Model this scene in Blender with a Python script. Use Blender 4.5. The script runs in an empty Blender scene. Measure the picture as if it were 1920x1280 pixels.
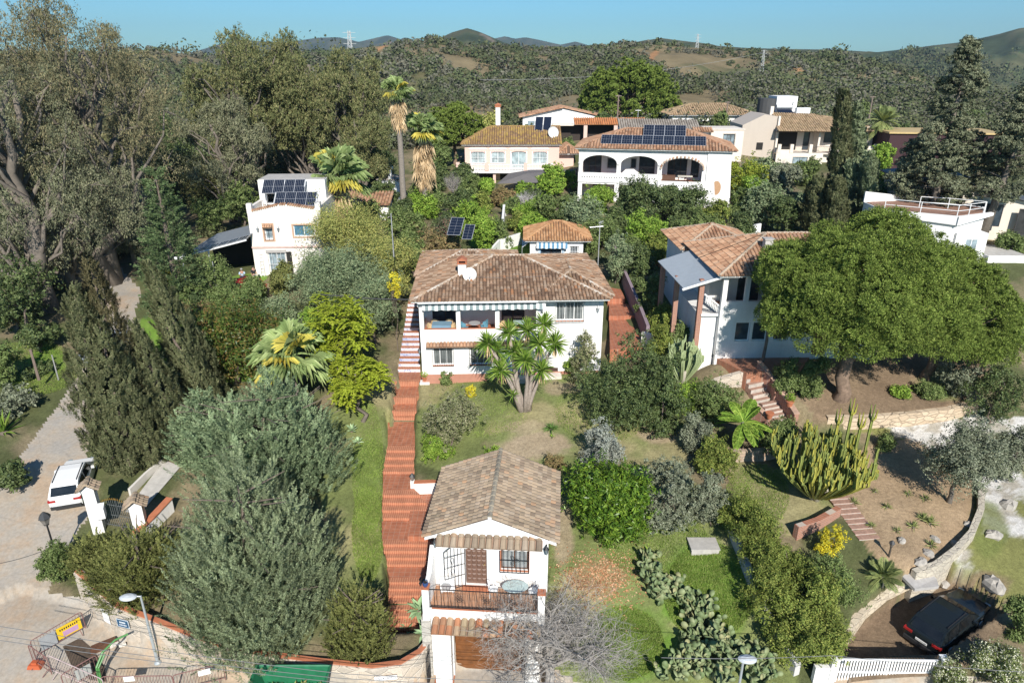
import bpy, math, random
import numpy as np
from mathutils import Vector, Matrix
R = math.radians
SC = bpy.context.scene
COL = SC.collection
# ---------------------------------------------------------------- camera
TH = R(22); CT, ST = math.cos(TH), math.sin(TH); FPX = 1280.0; CZ = 26.5
cam_d = bpy.data.cameras.new("camera"); cam_d.lens = 24; cam_d.sensor_width = 36
cam_d.clip_start = 0.5; cam_d.clip_end = 20000
cam = bpy.data.objects.new("camera", cam_d); COL.objects.link(cam)
cam.location = (0, 0, CZ); cam.rotation_euler = (R(90) - TH, 0, 0); SC.camera = cam
# ---------------------------------------------------------------- sky and sun
SUN_EL = R(35); SHX, SHY = -0.16, 0.987
W = bpy.data.worlds.new("World"); SC.world = W; W.use_nodes = True
nt = W.node_tree; bg = nt.nodes["Background"]
sky = nt.nodes.new("ShaderNodeTexSky"); sky.sky_type = 'NISHITA'; sky.sun_disc = False
sky.sun_elevation = SUN_EL; sky.sun_rotation = R(171); sky.altitude = 0; sky.air_density = 1.0; sky.dust_density = 0.3; sky.ozone_density = 2.0
tn = nt.nodes.new("ShaderNodeMix"); tn.data_type = 'RGBA'; tn.blend_type = 'MULTIPLY'; tn.inputs[0].default_value = 1; tn.inputs[7].default_value = (.42, .79, 1.05, 1)
nt.links.new(sky.outputs[0], tn.inputs[6]); nt.links.new(tn.outputs[2], bg.inputs[0]); bg.inputs[1].default_value = 0.085
ld = bpy.data.lights.new("sun", 'SUN'); ld.energy = 5.0; ld.angle = R(0.5); ld.color = (1.0, 0.95, 0.87)
so = bpy.data.objects.new("sun", ld); COL.objects.link(so)
so.rotation_euler = Vector((SHX * math.cos(SUN_EL), SHY * math.cos(SUN_EL), -math.sin(SUN_EL))).to_track_quat('-Z', 'Y').to_euler()
SC.view_settings.view_transform = 'Standard'; SC.view_settings.look = 'None'
SC.view_settings.exposure = 0.38; SC.view_settings.gamma = 1.0
SC.render.engine = 'CYCLES'
try:
    SC.cycles.use_denoising = True
    SC.cycles.max_bounces = 6; SC.cycles.diffuse_bounces = 3; SC.cycles.transparent_max_bounces = 8
    SC.cycles.use_adaptive_sampling = False
except Exception: pass
# ---------------------------------------------------------------- photo pixel -> world helpers
def ray(px, py):
    x = (px - 960) / FPX; v = -(py - 640) / FPX
    return (x, CT + v * ST, -ST + v * CT)
def at_z(px, py, z):
    r = ray(px, py); k = (z - CZ) / r[2]; return (r[0] * k, r[1] * k, z)
def at_d(px, py, Y):
    r = ray(px, py); k = Y / r[1]; return (r[0] * k, Y, CZ + r[2] * k)
def proj(X, Y, Z):
    h = Z - CZ; zc = Y * CT - h * ST; yv = Y * ST + h * CT
    return 960 + FPX * X / zc, 640 - FPX * yv / zc
def ppm(Y, z=8.0): return FPX / (Y * CT + (CZ - z) * ST)
# ---------------------------------------------------------------- noise
def _h(ix, iy, seed):
    n = (ix.astype(np.int64) * 374761393 + iy.astype(np.int64) * 668265263 + seed * 1442695041) & 0xffffffff
    n = ((n ^ (n >> 13)) * 1274126177) & 0xffffffff
    return ((n ^ (n >> 16)) & 0xffff) / 65535.0
def vnoise(x, y, seed=0):
    x = np.asarray(x, float); y = np.asarray(y, float)
    ix = np.floor(x); iy = np.floor(y); fx = x - ix; fy = y - iy
    fx = fx * fx * (3 - 2 * fx); fy = fy * fy * (3 - 2 * fy)
    a = _h(ix, iy, seed); b = _h(ix + 1, iy, seed); c = _h(ix, iy + 1, seed); d = _h(ix + 1, iy + 1, seed)
    return (a * (1 - fx) + b * fx) * (1 - fy) + (c * (1 - fx) + d * fx) * fy
def fbm(x, y, o=4, seed=0):
    s = 0; a = 0.5; t = 0
    for k in range(o):
        s = s + a * vnoise(x * 2 ** k, y * 2 ** k, seed + k * 17); t += a; a *= 0.5
    return s / t
def sstep(a, b, x):
    t = np.clip((x - a) / (b - a), 0, 1); return t * t * (3 - 2 * t)
def in_poly(px, py, poly):
    px = np.asarray(px); py = np.asarray(py); ins = np.zeros(px.shape, bool); n = len(poly); j = n - 1
    for i in range(n):
        xi, yi = poly[i]; xj, yj = poly[j]
        if yi != yj:
            ins ^= ((yi > py) != (yj > py)) & (px < (xj - xi) * (py - yi) / (yj - yi) + xi)
        j = i
    return ins
# ---------------------------------------------------------------- ground heights
GP = [(620, 880, 4.2), (690, 760, 5.1), (985, 770, 5.3), (960, 705, 5.55), (1100, 700, 5.6), (1030, 810, 5.0), (900, 870, 4.2),
      (1127, 860, 4.6), (1230, 830, 4.8), (1260, 930, 4.2), (1060, 1070, 3.4), (1145, 1050, 3.1), (1150, 1180, 1.7), (1320, 1100, 2.7),
      (1365, 990, 3.9), (1420, 1130, 2.6), (1490, 1260, 1.4), (1150, 1275, 0.6), (1420, 900, 4.6), (1525, 925, 4.5), (1500, 970, 4.4),
      (1650, 880, 4.5), (1740, 930, 4.3), (1700, 1040, 4.0), (1800, 960, 4.2), (1590, 1060, 3.6), (1880, 900, 3.9), (1880, 1000, 3.5),
      (1850, 1080, 2.9), (1700, 810, 5.0), (1850, 800, 4.8), (1440, 780, 5.2), (1380, 840, 4.9), (1600, 1130, 3.1),
      (1900, 1200, 2.2), (1300, 700, 6.0)]
GW = [(-16, 26, 2.9), (-12, 25.2, 2.7), (-8.5, 25, 2.2), (-7, 28, 2.0), (-9, 31, 3.2), (-6.4, 25, 1.2), (-19, 28, 3.2), (-20, 33, 3.9), (-15, 33, 3.9), (-12, 37, 4.6),
      (-24, 38, 4.8), (-15, 45, 5.6), (-11, 45, 5.6), (-20, 50, 6.6), (-22, 60, 8.2), (-30, 62, 7.9), (-15, 62, 8.4), (-8, 45, 5.6), (7, 45.5, 5.6),
      (-8, 57, 6.4), (0, 58, 6.6), (7, 55, 6.6), (-2, 63, 8.6), (4, 62, 8.4), (8, 66, 9.0), (-10, 68, 9.2), (-2, 80, 10.0), (10, 80, 10.2), (-10, 90, 10.0), (0, 100, 9.7),
      (12, 58, 7.8), (14, 43, 7.7), (21, 42.5, 7.4), (28, 44, 7.2), (12, 50, 7.6), (28, 55, 9), (25, 52, 8.8), (36, 55, 10.0), (48, 62, 10.5), (40, 45, 6.5), (45, 40, 5),
      (14, 88, 10.6), (28, 84, 9.9), (30, 75, 9.5), (40, 80, 11.5), (42, 105, 11), (60, 110, 12), (60, 80, 12), (20, 110, 15), (40, 125, 16), (5, 122, 14.5), (-25, 110, 10), (-60, 110, 9), (-50, 70, 7.6), (-60, 50, 6.8), (-70, 40, 6), (-25, 90, 9.5), (80, 110, 14), (80, 60, 11)]
ROAD_L = [(-330, 1280, 1.2), (-120, 1050, 2.8), (0, 908, 4.0), (78, 800, 4.9), (125, 735, 5.5), (165, 660, 6.2), (186, 600, 6.8), (195, 560, 7.2), (150, 520, 7.6), (60, 490, 8)]
ROAD_R = [(75, 1170, 2.0), (92, 1110, 2.3), (115, 1050, 2.8), (165, 965, 3.5), (160, 870, 4.2), (170, 800, 4.8), (205, 720, 5.5), (245, 640, 6.2), (250, 590, 6.7), (262, 545, 7.1), (225, 505, 7.7), (120, 470, 8.2)]
ctrl = [at_z(*p) for p in GP] + GW + [at_z(*p) for p in ROAD_L[1:]] + [at_z(*p) for p in ROAD_R]
class RBF:
    def __init__(s, pts):
        P = np.array(pts, float); s.P = P[:, :2]; n = len(P)
        D = np.hypot(*(s.P[:, None] - s.P[None]).transpose(2, 0, 1)) + np.eye(n) * -0.6
        A = np.zeros((n + 3, n + 3)); A[:n, :n] = D; A[:n, n] = 1; A[:n, n + 1:] = s.P; A[n, :n] = 1; A[n + 1:, :n] = s.P.T
        s.w = np.linalg.solve(A, np.r_[P[:, 2], 0, 0, 0])
    def __call__(s, x, y):
        x = np.asarray(x, float); o = np.full(x.shape, s.w[-3]) + s.w[-2] * x + s.w[-1] * y
        for (a, b), w in zip(s.P, s.w): o = o + w * np.hypot(x - a, y - b)
        return o
PATH = [(1226, 722, 808, 0.0, 1198, 0), (1110, 724, 812, 1.5, 1062, 9), (1012, 716, 822, 2.25, 975, 4), (918, 718, 778, 2.95, 888, 4), (835, 727, 778, 3.65, 790, 4), (785, 735, 780, 4.3, 757, 2), (752, 740, 785, 4.8, 724, 1), (720, 746, 788, 5.2, 697, 1)]
PL, PR, PZ = [], [], []
for y0, xl, xr, z, y1, n in PATH:
    for y in (y0, y1): PL.append(at_z(xl, y, z)); PR.append(at_z(xr, y, z)); PZ.append((PL[-1][1], z))
PL.append(at_z(766, 566, 8.6)); PR.append(at_z(784, 566, 8.6)); PZ.append((PL[-1][1], 8.6))
ctrl += [(x - .35, y, z - .05) for x, y, z in PL[2:-1:2]]
garden = RBF(ctrl)
PATIO = [at_z(x, y, 2.6)[:2] for x, y in ((764, 1004), (834, 1004), (834, 924), (776, 924))]
PPOLY = [p[:2] for p in PL] + [p[:2] for p in PR[::-1]]
street = RBF([at_z(*p) for p in [(40, 1260, 1.5), (75, 1170, 2.0), (150, 1150, 1.9), (230, 1212, 1.35), (300, 1240, 1.0), (420, 1268, 0.7), (620, 1285, 0.3), (-330, 1280, 1.2)]] +
             [(-3.6, 23.8, 0), (1.5, 23.8, 0.0), (-15, 16, -0.4), (0, 16, -0.8), (8, 16, -0.3), (16, 21, 0.6), (25, 18, .8), (8, 22.4, 0.3)])
FW = [(-20.9, 26.1), (-19.6, 25.3), (-18.2, 24.45), (-16.3, 23.95), (-14.6, 23.55), (-13.1, 23.3), (-11, 22.95), (-8.5, 22.65), (-6.2, 22.55), (-5.0, 22.8), (-4.2, 23.4), (-3.75, 24.0)]
STREET = [(-60, 5), (-32, 20), (-24.6, 27.0)] + FW + [(-3.5, 24.2), (1.6, 24.2), (1.75, 23.0), (4.5, 21.9), (9, 21.6), (13.8, 22.0), (18.4, 21.9), (40, 20), (40, 5)]
PARK = [at_z(*p)[:2] for p in [(1560, 1262, 1.1), (1590, 1195, 1.3), (1650, 1148, 1.5), (1700, 1122, 1.7), (1765, 1095, 2.0), (1830, 1110, 2.2), (1880, 1160, 1.8), (1760, 1262, 1.0)]]
park = RBF([at_z(*p) for p in [(1560, 1262, 1.0), (1650, 1165, 1.5), (1760, 1110, 2.1), (1830, 1120, 2.2), (1760, 1262, 1.0)]])
PINE = [at_z(1545, 783, 6.2)[:2], at_z(1700, 771, 6.2)[:2], at_z(1825, 750, 6.2)[:2], (34, 44), (30, 45), (15.6, 42.9), at_z(1440, 705, 7.3)[:2], at_z(1480, 755, 6.5)[:2]]
pinez = RBF([at_z(*p) for p in [(1545, 783, 6.0), (1700, 771, 6.05), (1825, 750, 6.0), (1575, 755, 6.5), (1720, 700, 6.9)]] + [(14, 43, 7.7), (26, 44, 7.4), (33, 44.5, 6.9)])
tabp = lambda T, s: np.interp(960 + FPX * s / CT, [a for a, b in T], [b for a, b in T])
C1 = [(0, 112), (200, 108), (240, 96), (300, 92), (340, 100), (400, 116), (560, 110), (620, 96), (700, 88), (760, 83), (830, 80), (900, 86), (1000, 92), (1080, 95), (1150, 88), (1230, 84), (1300, 90), (1380, 96), (1450, 96), (1520, 102), (1560, 108), (1640, 124), (1730, 140), (1800, 185), (1920, 215)]
C2 = [(0, 112), (190, 110), (400, 112), (560, 98), (640, 95), (780, 86), (820, 74), (850, 60), (878, 52), (902, 60), (940, 77), (975, 90), (1060, 97), (1120, 92), (1180, 80), (1235, 71), (1290, 78), (1340, 86), (1400, 90), (1480, 92), (1560, 93), (1640, 98), (1690, 92), (1750, 84), (1800, 78), (1860, 63), (1895, 52), (1920, 50), (2200, 46)]
C3 = [(200, 110), (330, 104), (370, 97), (420, 82), (470, 76), (540, 80), (600, 71), (640, 70), (675, 79), (705, 72), (730, 66), (755, 74), (800, 79), (880, 80), (930, 72), (948, 68), (965, 73), (985, 70), (1010, 75), (1050, 84), (1078, 78), (1105, 86), (1200, 100), (1400, 104), (1920, 100)]
def zfar(X, Y):
    s = X / Y; cr = lambda T, d: CZ - d * np.tan(TH + np.arctan((tabp(T, s) - 640) / FPX))
    z0 = np.interp(s, [-.7, -.2, .1, .7], [9, 11, 13.5, 14]); z1 = cr(C1, 450.); z2 = cr(C2, 1250.); z3 = cr(C3, 4500.)
    g = fbm(s * 9 + 3, Y / 90., 4, 5) - .5
    u = np.clip((Y - 150) / 300, 0, 1); z = z0 + (z1 - z0) * u ** 1.5 + g * 34 * np.sin(np.pi * u) * u
    g2 = fbm(s * 14, Y / 200., 4, 9) - .5
    u = np.clip((Y - 450) / 200, 0, 1); z = np.where(Y > 450, z1 - 30 * sstep(0, 1, u), z)
    u = np.clip((Y - 650) / 600, 0, 1); z = np.where(Y > 650, z1 - 30 + (z2 - z1 + 30) * u ** 1.2 + g2 * 60 * np.sin(np.pi * u), z)
    u = np.clip((Y - 1250) / 900, 0, 1); z = np.where(Y > 1250, z2 - 90 * sstep(0, 1, u), z)
    u = np.clip((Y - 2150) / 2350, 0, 1); z = np.where(Y > 2150, z2 - 90 + (z3 - z2 + 90) * u ** 1.2 + g2 * 200 * np.sin(np.pi * u) , z)
    u = np.clip((Y - 4500) / 3500, 0, 1); z = np.where(Y > 4500, z3 - 250 * u, z)
    return z
def ground(X, Y):
    X = np.asarray(X, float); Y = np.asarray(Y, float)
    z = garden(X, Y)
    z = np.where(in_poly(X, Y, PINE), pinez(X, Y), z); z = np.where(in_poly(X, Y, PARK), park(X, Y), z); z = np.where(in_poly(X, Y, STREET), street(X, Y), z)
    z = np.where(in_poly(X, Y, PPOLY), np.minimum(z, np.interp(Y, *zip(*PZ)) - .5), z)
    z = np.where(in_poly(X, Y, PATIO), np.minimum(z, 2.2), z)
    w = sstep(112, 150, Y) * 1.0
    w = np.maximum(w, sstep(75, 110, np.abs(X)))
    return z * (1 - w) + zfar(X, np.maximum(Y, 1)) * w * (Y > 112) + (w * (Y <= 112)) * np.interp(X, [-90, 90], [8, 13])
def gz(x, y): return float(ground(np.array([x]), np.array([y]))[0])
def at_g(px, py):
    r = ray(px, py); k = np.linspace(20, 400, 3000) / r[1]
    zz = CZ + r[2] * k; g = ground(r[0] * k, r[1] * k); i = int(np.argmax(zz <= g))
    return (r[0] * k[i], r[1] * k[i], float(g[i]))
# ---------------------------------------------------------------- object helpers
def tag(o, label=None, cat=None, group=None, kind=None):
    if label: o["label"] = label
    if cat: o["category"] = cat
    if group: o["group"] = group
    if kind: o["kind"] = kind
    return o
def thing(name, loc, label, cat, group=None, yaw=0.0):
    o = bpy.data.objects.new(name, None); COL.objects.link(o); o.location = loc; o.rotation_euler = (0, 0, yaw); o.empty_display_size = .2
    return tag(o, label, cat, group)
def copy_tree(o, parent=None):
    c = o.copy(); COL.objects.link(c)
    if parent is not None: c.parent = parent
    for ch in [x for x in COL.objects if x.parent == o]: copy_tree(ch, c)
    return c
class MB:
    def __init__(s): s.V = []; s.F = []; s.M = []; s.T = None; s.m = 0
    def add(s, v, f, m=None):
        b = len(s.V); T = s.T
        s.V += [tuple(T @ Vector(p)) for p in v] if T is not None else [tuple(p) for p in v]
        s.F += [tuple(i + b for i in q) for q in f]; s.M += [s.m if m is None else m] * len(f); return s
    def box(s, x0, x1, y0, y1, z0, z1, m=None):
        return s.add([(x0, y0, z0), (x1, y0, z0), (x1, y1, z0), (x0, y1, z0), (x0, y0, z1), (x1, y0, z1), (x1, y1, z1), (x0, y1, z1)],
                     [(0, 3, 2, 1), (4, 5, 6, 7), (0, 1, 5, 4), (1, 2, 6, 5), (2, 3, 7, 6), (3, 0, 4, 7)], m)
    def rbox(s, c, sz, M=None, m=None, taper=1.0):
        x, y, z = sz[0] / 2, sz[1] / 2, sz[2] / 2; t = taper
        v = [(-x, -y, -z), (x, -y, -z), (x, y, -z), (-x, y, -z), (-x * t, -y * t, z), (x * t, -y * t, z), (x * t, y * t, z), (-x * t, y * t, z)]
        M = M or Matrix(); v = [M @ Vector(p) + Vector(c) for p in v]
        return s.add(v, [(0, 3, 2, 1), (4, 5, 6, 7), (0, 1, 5, 4), (1, 2, 6, 5), (2, 3, 7, 6), (3, 0, 4, 7)], m)
    def prism(s, poly, z0, z1, m=None):
        n = len(poly); v = [(x, y, z0) for x, y in poly] + [(x, y, z1) for x, y in poly]
        return s.add(v, [tuple(range(n - 1, -1, -1)), tuple(range(n, 2 * n))] + [(i, (i + 1) % n, n + (i + 1) % n, n + i) for i in range(n)], m)
    def extr(s, poly3, d, m=None):
        n = len(poly3); d = Vector(d); v = [Vector(p) for p in poly3]; v = v + [p + d for p in v]
        return s.add(v, [tuple(range(n - 1, -1, -1)), tuple(range(n, 2 * n))] + [(i, (i + 1) % n, n + (i + 1) % n, n + i) for i in range(n)], m)
    def tube(s, pts, r, k=6, m=None, cap=True):
        pts = [Vector(p) for p in pts]; n = len(pts); r = r if hasattr(r, '__len__') else [r] * n; V = []; u = None
        for i, p in enumerate(pts):
            t = (pts[min(i + 1, n - 1)] - pts[max(i - 1, 0)]); t = t.normalized() if t.length > 1e-9 else Vector((0, 0, 1))
            if u is None: u = t.orthogonal().normalized()
            u = (u - t * u.dot(t)); u = u.normalized() if u.length > 1e-6 else t.orthogonal().normalized(); w = t.cross(u)
            V += [p + (u * math.cos(a) + w * math.sin(a)) * r[i] for a in (2 * math.pi * j / k for j in range(k))]
        F = [(i * k + j, i * k + (j + 1) % k, (i + 1) * k + (j + 1) % k, (i + 1) * k + j) for i in range(n - 1) for j in range(k)]
        if cap: F += [tuple(range(k - 1, -1, -1)), tuple((n - 1) * k + j for j in range(k))]
        return s.add(V, F, m)
    def lathe(s, prof, c=(0, 0, 0), k=12, m=None, sx=1, sy=1):
        V = [(c[0] + r * sx * math.cos(2 * math.pi * j / k), c[1] + r * sy * math.sin(2 * math.pi * j / k), c[2] + z) for r, z in prof for j in range(k)]
        n = len(prof); F = [(i * k + j, i * k + (j + 1) % k, (i + 1) * k + (j + 1) % k, (i + 1) * k + j) for i in range(n - 1) for j in range(k)]
        F += [tuple(range(k - 1, -1, -1)), tuple((n - 1) * k + j for j in range(k))]
        return s.add(V, F, m)
    def build(s, name, mat, parent=None, smooth=False, loc=None, bevel=0):
        me = bpy.data.meshes.new(name); me.from_pydata(s.V, [], s.F)
        mats = mat if isinstance(mat, (list, tuple)) else [mat]
        for q in mats: me.materials.append(q)
        if len(mats) > 1: me.polygons.foreach_set("material_index", s.M)
        if smooth: me.polygons.foreach_set("use_smooth", [True] * len(me.polygons))
        me.update(); o = bpy.data.objects.new(name, me); COL.objects.link(o)
        if parent is not None: o.parent = parent
        if loc is not None: o.location = loc
        if bevel:
            b = o.modifiers.new("bevel", 'BEVEL'); b.width = bevel; b.segments = 2; b.limit_method = 'ANGLE'
        return o
def qmesh(name, Q, mat, parent=None, loc=None, mi=None):
    Q = np.asarray(Q, np.float32); k = Q.shape[1]; n = len(Q)
    me = bpy.data.meshes.new(name); me.vertices.add(n * k); me.vertices.foreach_set("co", Q.reshape(-1))
    me.loops.add(n * k); me.loops.foreach_set("vertex_index", np.arange(n * k, dtype=np.int32))
    me.polygons.add(n); me.polygons.foreach_set("loop_start", np.arange(0, n * k, k, dtype=np.int32))
    try: me.polygons.foreach_set("loop_total", np.full(n, k, np.int32))
    except Exception: pass
    mats = mat if isinstance(mat, (list, tuple)) else [mat]
    for q in mats: me.materials.append(q)
    if mi is not None: me.polygons.foreach_set("material_index", np.asarray(mi, np.int32))
    me.update(calc_edges=True)
    o = bpy.data.objects.new(name, me); COL.objects.link(o)
    if parent is not None: o.parent = parent
    if loc is not None: o.location = loc
    return o
# ---------------------------------------------------------------- materials
MATS = {}
def newmat(name):
    m = bpy.data.materials.new(name); m.use_nodes = True; t = m.node_tree
    return m, t, t.nodes["Principled BSDF"]
def nd(t, typ, **kw):
    n = t.nodes.new(typ)
    for k, v in kw.items(): setattr(n, k, v)
    return n
def ramp(t, stops, interp='LINEAR'):
    r = nd(t, "ShaderNodeValToRGB"); r.color_ramp.interpolation = interp; e = r.color_ramp.elements
    while len(e) < len(stops): e.new(0.5)
    for q, (p, c) in zip(e, stops): q.position = p; q.color = (*c, 1)
    return r
def noise(t, scale, detail=4, rough=.6, coord=None):
    n = nd(t, "ShaderNodeTexNoise"); n.inputs["Scale"].default_value = scale; n.inputs["Detail"].default_value = detail; n.inputs["Roughness"].default_value = rough
    if coord is not None: t.links.new(coord, n.inputs["Vector"])
    return n
def wpos(t): return nd(t, "ShaderNodeNewGeometry").outputs["Position"]
def mixc(t, f, a, b, typ='MIX'):
    m = nd(t, "ShaderNodeMix", data_type='RGBA', blend_type=typ)
    for s, v in ((0, f), (6, a), (7, b)):
        if hasattr(v, 'is_linked'): t.links.new(v, m.inputs[s])
        else: m.inputs[s].default_value = v if s == 0 else (*v, 1)
    return m.outputs[2]
def bump(t, b, h, s=.3, d=.02):
    n = nd(t, "ShaderNodeBump"); n.inputs["Strength"].default_value = s; n.inputs["Distance"].default_value = d
    t.links.new(h, n.inputs["Height"]); t.links.new(n.outputs[0], b.inputs["Normal"])
def plain(name, c, rough=.6, metal=0, var=.12, scale=3.0):
    if name in MATS: return MATS[name]
    m, t, b = newmat(name); p = wpos(t); n = noise(t, scale, 5, .65, p)
    r = ramp(t, [(.25, tuple(x * (1 - var) for x in c)), (.75, tuple(min(1, x * (1 + var)) for x in c))]); t.links.new(n.outputs[0], r.inputs[0])
    t.links.new(r.outputs[0], b.inputs["Base Color"]); b.inputs["Roughness"].default_value = rough; b.inputs["Metallic"].default_value = metal
    MATS[name] = m; return m
def plaster(name, c, dirt=(.45, .42, .36), amt=.35):
    if name in MATS: return MATS[name]
    m, t, b = newmat(name); p = wpos(t)
    mp = nd(t, "ShaderNodeMapping"); mp.inputs["Scale"].default_value = (1.6, 1.6, .25); t.links.new(p, mp.inputs[0])
    n1 = noise(t, 1.1, 6, .7, mp.outputs[0]); n2 = noise(t, 9, 4, .6, p)
    r1 = ramp(t, [(.46, (0, 0, 0)), (.76, (amt,) * 3)]); t.links.new(n1.outputs[0], r1.inputs[0])
    r2 = ramp(t, [(.3, tuple(x * .93 for x in c)), (.7, c)]); t.links.new(n2.outputs[0], r2.inputs[0])
    t.links.new(mixc(t, r1.outputs[0], r2.outputs[0], dirt), b.inputs["Base Color"]); b.inputs["Roughness"].default_value = .85
    bump(t, b, n2.outputs[0], .25, .01); MATS[name] = m; return m
def island(name, stops, rough=.8, nz=None, trans=0.0, vary=.25, nscale=.9, spec=.3):
    """colour chosen per loose piece (tile, leaf, stone), with a slow noise on top; nz = (colour, lo, hi, scale) adds patches"""
    if name in MATS: return MATS[name]
    m, t, b = newmat(name); g = nd(t, "ShaderNodeNewGeometry"); r = ramp(t, stops); t.links.new(g.outputs["Random Per Island"], r.inputs[0])
    n = noise(t, nscale, 3, .6, g.outputs["Position"]); rr = ramp(t, [(.3, (1 - vary,) * 3), (.7, (1 + vary * .6,) * 3)]); t.links.new(n.outputs[0], rr.inputs[0])
    c = mixc(t, 1.0, r.outputs[0], rr.outputs[0], 'MULTIPLY')
    if nz:
        n2 = noise(t, nz[3], 5, .7, g.outputs["Position"]); r2 = ramp(t, [(nz[1], (0, 0, 0)), (nz[2], (.9,) * 3)]); t.links.new(n2.outputs[0], r2.inputs[0]); c = mixc(t, r2.outputs[0], c, nz[0])
    t.links.new(c, b.inputs["Base Color"]); b.inputs["Roughness"].default_value = rough; b.inputs["Specular IOR Level"].default_value = spec
    if trans:
        tr = nd(t, "ShaderNodeBsdfTranslucent"); t.links.new(c, tr.inputs[0]); mx = nd(t, "ShaderNodeMixShader"); mx.inputs[0].default_value = trans
        t.links.new(b.outputs[0], mx.inputs[1]); t.links.new(tr.outputs[0], mx.inputs[2]); t.links.new(mx.outputs[0], t.nodes["Material Output"].inputs[0])
    MATS[name] = m; return m
def leaf(name, a, bb, c=None, trans=.25, rough=.6, vary=.3, spec=.1, nscale=.9):
    a, bb, c = [q and tuple(x * 1.6 for x in q) for q in (a, bb, c)]; spec = min(spec, .25); st = [(0, a), (.55, bb)] + ([(1, c)] if c else []); return island(name, st, rough, None, trans, vary, nscale, spec)
def stonewall(name, c1, c2, c3, mortar, scale=2.2, flat=1.6):
    if name in MATS: return MATS[name]
    m, t, b = newmat(name); p = wpos(t); mp = nd(t, "ShaderNodeMapping"); mp.inputs["Scale"].default_value = (1, 1, flat); t.links.new(p, mp.inputs[0])
    n = noise(t, 1.5, 3, .5, mp.outputs[0]); w = mixc(t, .12, mp.outputs[0], n.outputs[1])
    v = nd(t, "ShaderNodeTexVoronoi", feature='F1'); v.inputs["Scale"].default_value = scale; t.links.new(w, v.inputs["Vector"])
    e = nd(t, "ShaderNodeTexVoronoi", feature='DISTANCE_TO_EDGE'); e.inputs["Scale"].default_value = scale; t.links.new(w, e.inputs["Vector"])
    sp = nd(t, "ShaderNodeSeparateColor"); t.links.new(v.outputs["Color"], sp.inputs[0]); r = ramp(t, [(0, c1), (.5, c2), (1, c3)]); t.links.new(sp.outputs[0], r.inputs[0])
    n2 = noise(t, 14, 4, .7, p); rr = ramp(t, [(.3, (.75,) * 3), (.7, (1.1,) * 3)]); t.links.new(n2.outputs[0], rr.inputs[0]); c = mixc(t, 1.0, r.outputs[0], rr.outputs[0], 'MULTIPLY')
    re = ramp(t, [(.02, (0, 0, 0)), (.07, (1, 1, 1))]); t.links.new(e.outputs["Distance"], re.inputs[0])
    t.links.new(mixc(t, re.outputs[0], mortar, c), b.inputs["Base Color"]); b.inputs["Roughness"].default_value = .9
    bump(t, b, re.outputs[0], .8, .04); MATS[name] = m; return m
def brickmat(name, c1, c2, mortar, sx=.25, sz=.07):
    if name in MATS: return MATS[name]
    m, t, b = newmat(name); p = wpos(t); sep = nd(t, "ShaderNodeSeparateXYZ"); t.links.new(p, sep.inputs[0])
    ad = nd(t, "ShaderNodeMath", operation='ADD'); t.links.new(sep.outputs[0], ad.inputs[0]); t.links.new(sep.outputs[1], ad.inputs[1])
    cb = nd(t, "ShaderNodeCombineXYZ"); t.links.new(ad.outputs[0], cb.inputs[0]); t.links.new(sep.outputs[2], cb.inputs[1])
    k = nd(t, "ShaderNodeTexBrick"); t.links.new(cb.outputs[0], k.inputs[0]); k.inputs["Scale"].default_value = 1; k.inputs["Brick Width"].default_value = sx; k.inputs["Row Height"].default_value = sz; k.inputs["Mortar Size"].default_value = .008
    k.inputs["Color1"].default_value = (*c1, 1); k.inputs["Color2"].default_value = (*c2, 1); k.inputs["Mortar"].default_value = (*mortar, 1)
    t.links.new(k.outputs[0], b.inputs["Base Color"]); b.inputs["Roughness"].default_value = .85; MATS[name] = m; return m
def floortile(name, c1, c2, grout, size=.3):
    if name in MATS: return MATS[name]
    m, t, b = newmat(name); p = wpos(t)
    k = nd(t, "ShaderNodeTexBrick"); t.links.new(p, k.inputs[0]); k.inputs["Scale"].default_value = 1; k.offset = 0; k.inputs["Brick Width"].default_value = size; k.inputs["Row Height"].default_value = size; k.inputs["Mortar Size"].default_value = .012
    k.inputs["Color1"].default_value = (*c1, 1); k.inputs["Color2"].default_value = (*c2, 1); k.inputs["Mortar"].default_value = (*grout, 1)
    n = noise(t, 2.2, 5, .7, p); rr = ramp(t, [(.3, (.72,) * 3), (.7, (1.12,) * 3)]); t.links.new(n.outputs[0], rr.inputs[0])
    t.links.new(mixc(t, 1.0, k.outputs[0], rr.outputs[0], 'MULTIPLY'), b.inputs["Base Color"]); b.inputs["Roughness"].default_value = .6; MATS[name] = m; return m
def glassmat(name, c=(.03, .04, .05), rough=.06):
    if name in MATS: return MATS[name]
    m, t, b = newmat(name); p = wpos(t); n = noise(t, 1.7, 2, .5, p); r = ramp(t, [(.35, c), (.7, tuple(x * 2.0 for x in c))]); t.links.new(n.outputs[0], r.inputs[0]); t.links.new(r.outputs[0], b.inputs["Base Color"])
    b.inputs["Roughness"].default_value = rough; b.inputs["Specular IOR Level"].default_value = .6; MATS[name] = m; return m
WHITE = plaster("white_plaster", (.80, .79, .77), (.50, .47, .42), .42)
CREAM = plaster("cream_plaster", (.76, .68, .58), (.45, .40, .33), .3)
SHADECR = plaster("shaded_cream_plaster", (.52, .45, .38), (.38, .33, .28), .3)  # greyer cream: the shade on the villa's end wall is painted in
PINK = plaster("pink_plaster", (.72, .50, .42), (.55, .45, .4), .25)
GREYW = plaster("grey_plaster", (.55, .54, .52), (.4, .38, .36), .3)
PURP = plaster("purple_plaster", (.26, .20, .23), (.16, .13, .14), .3)
MAROON = plaster("shaded_maroon_plaster", (.05, .02, .024), (.03, .02, .02), .2)  # maroon darkened so that the wall's shade sits in its colour
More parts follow.
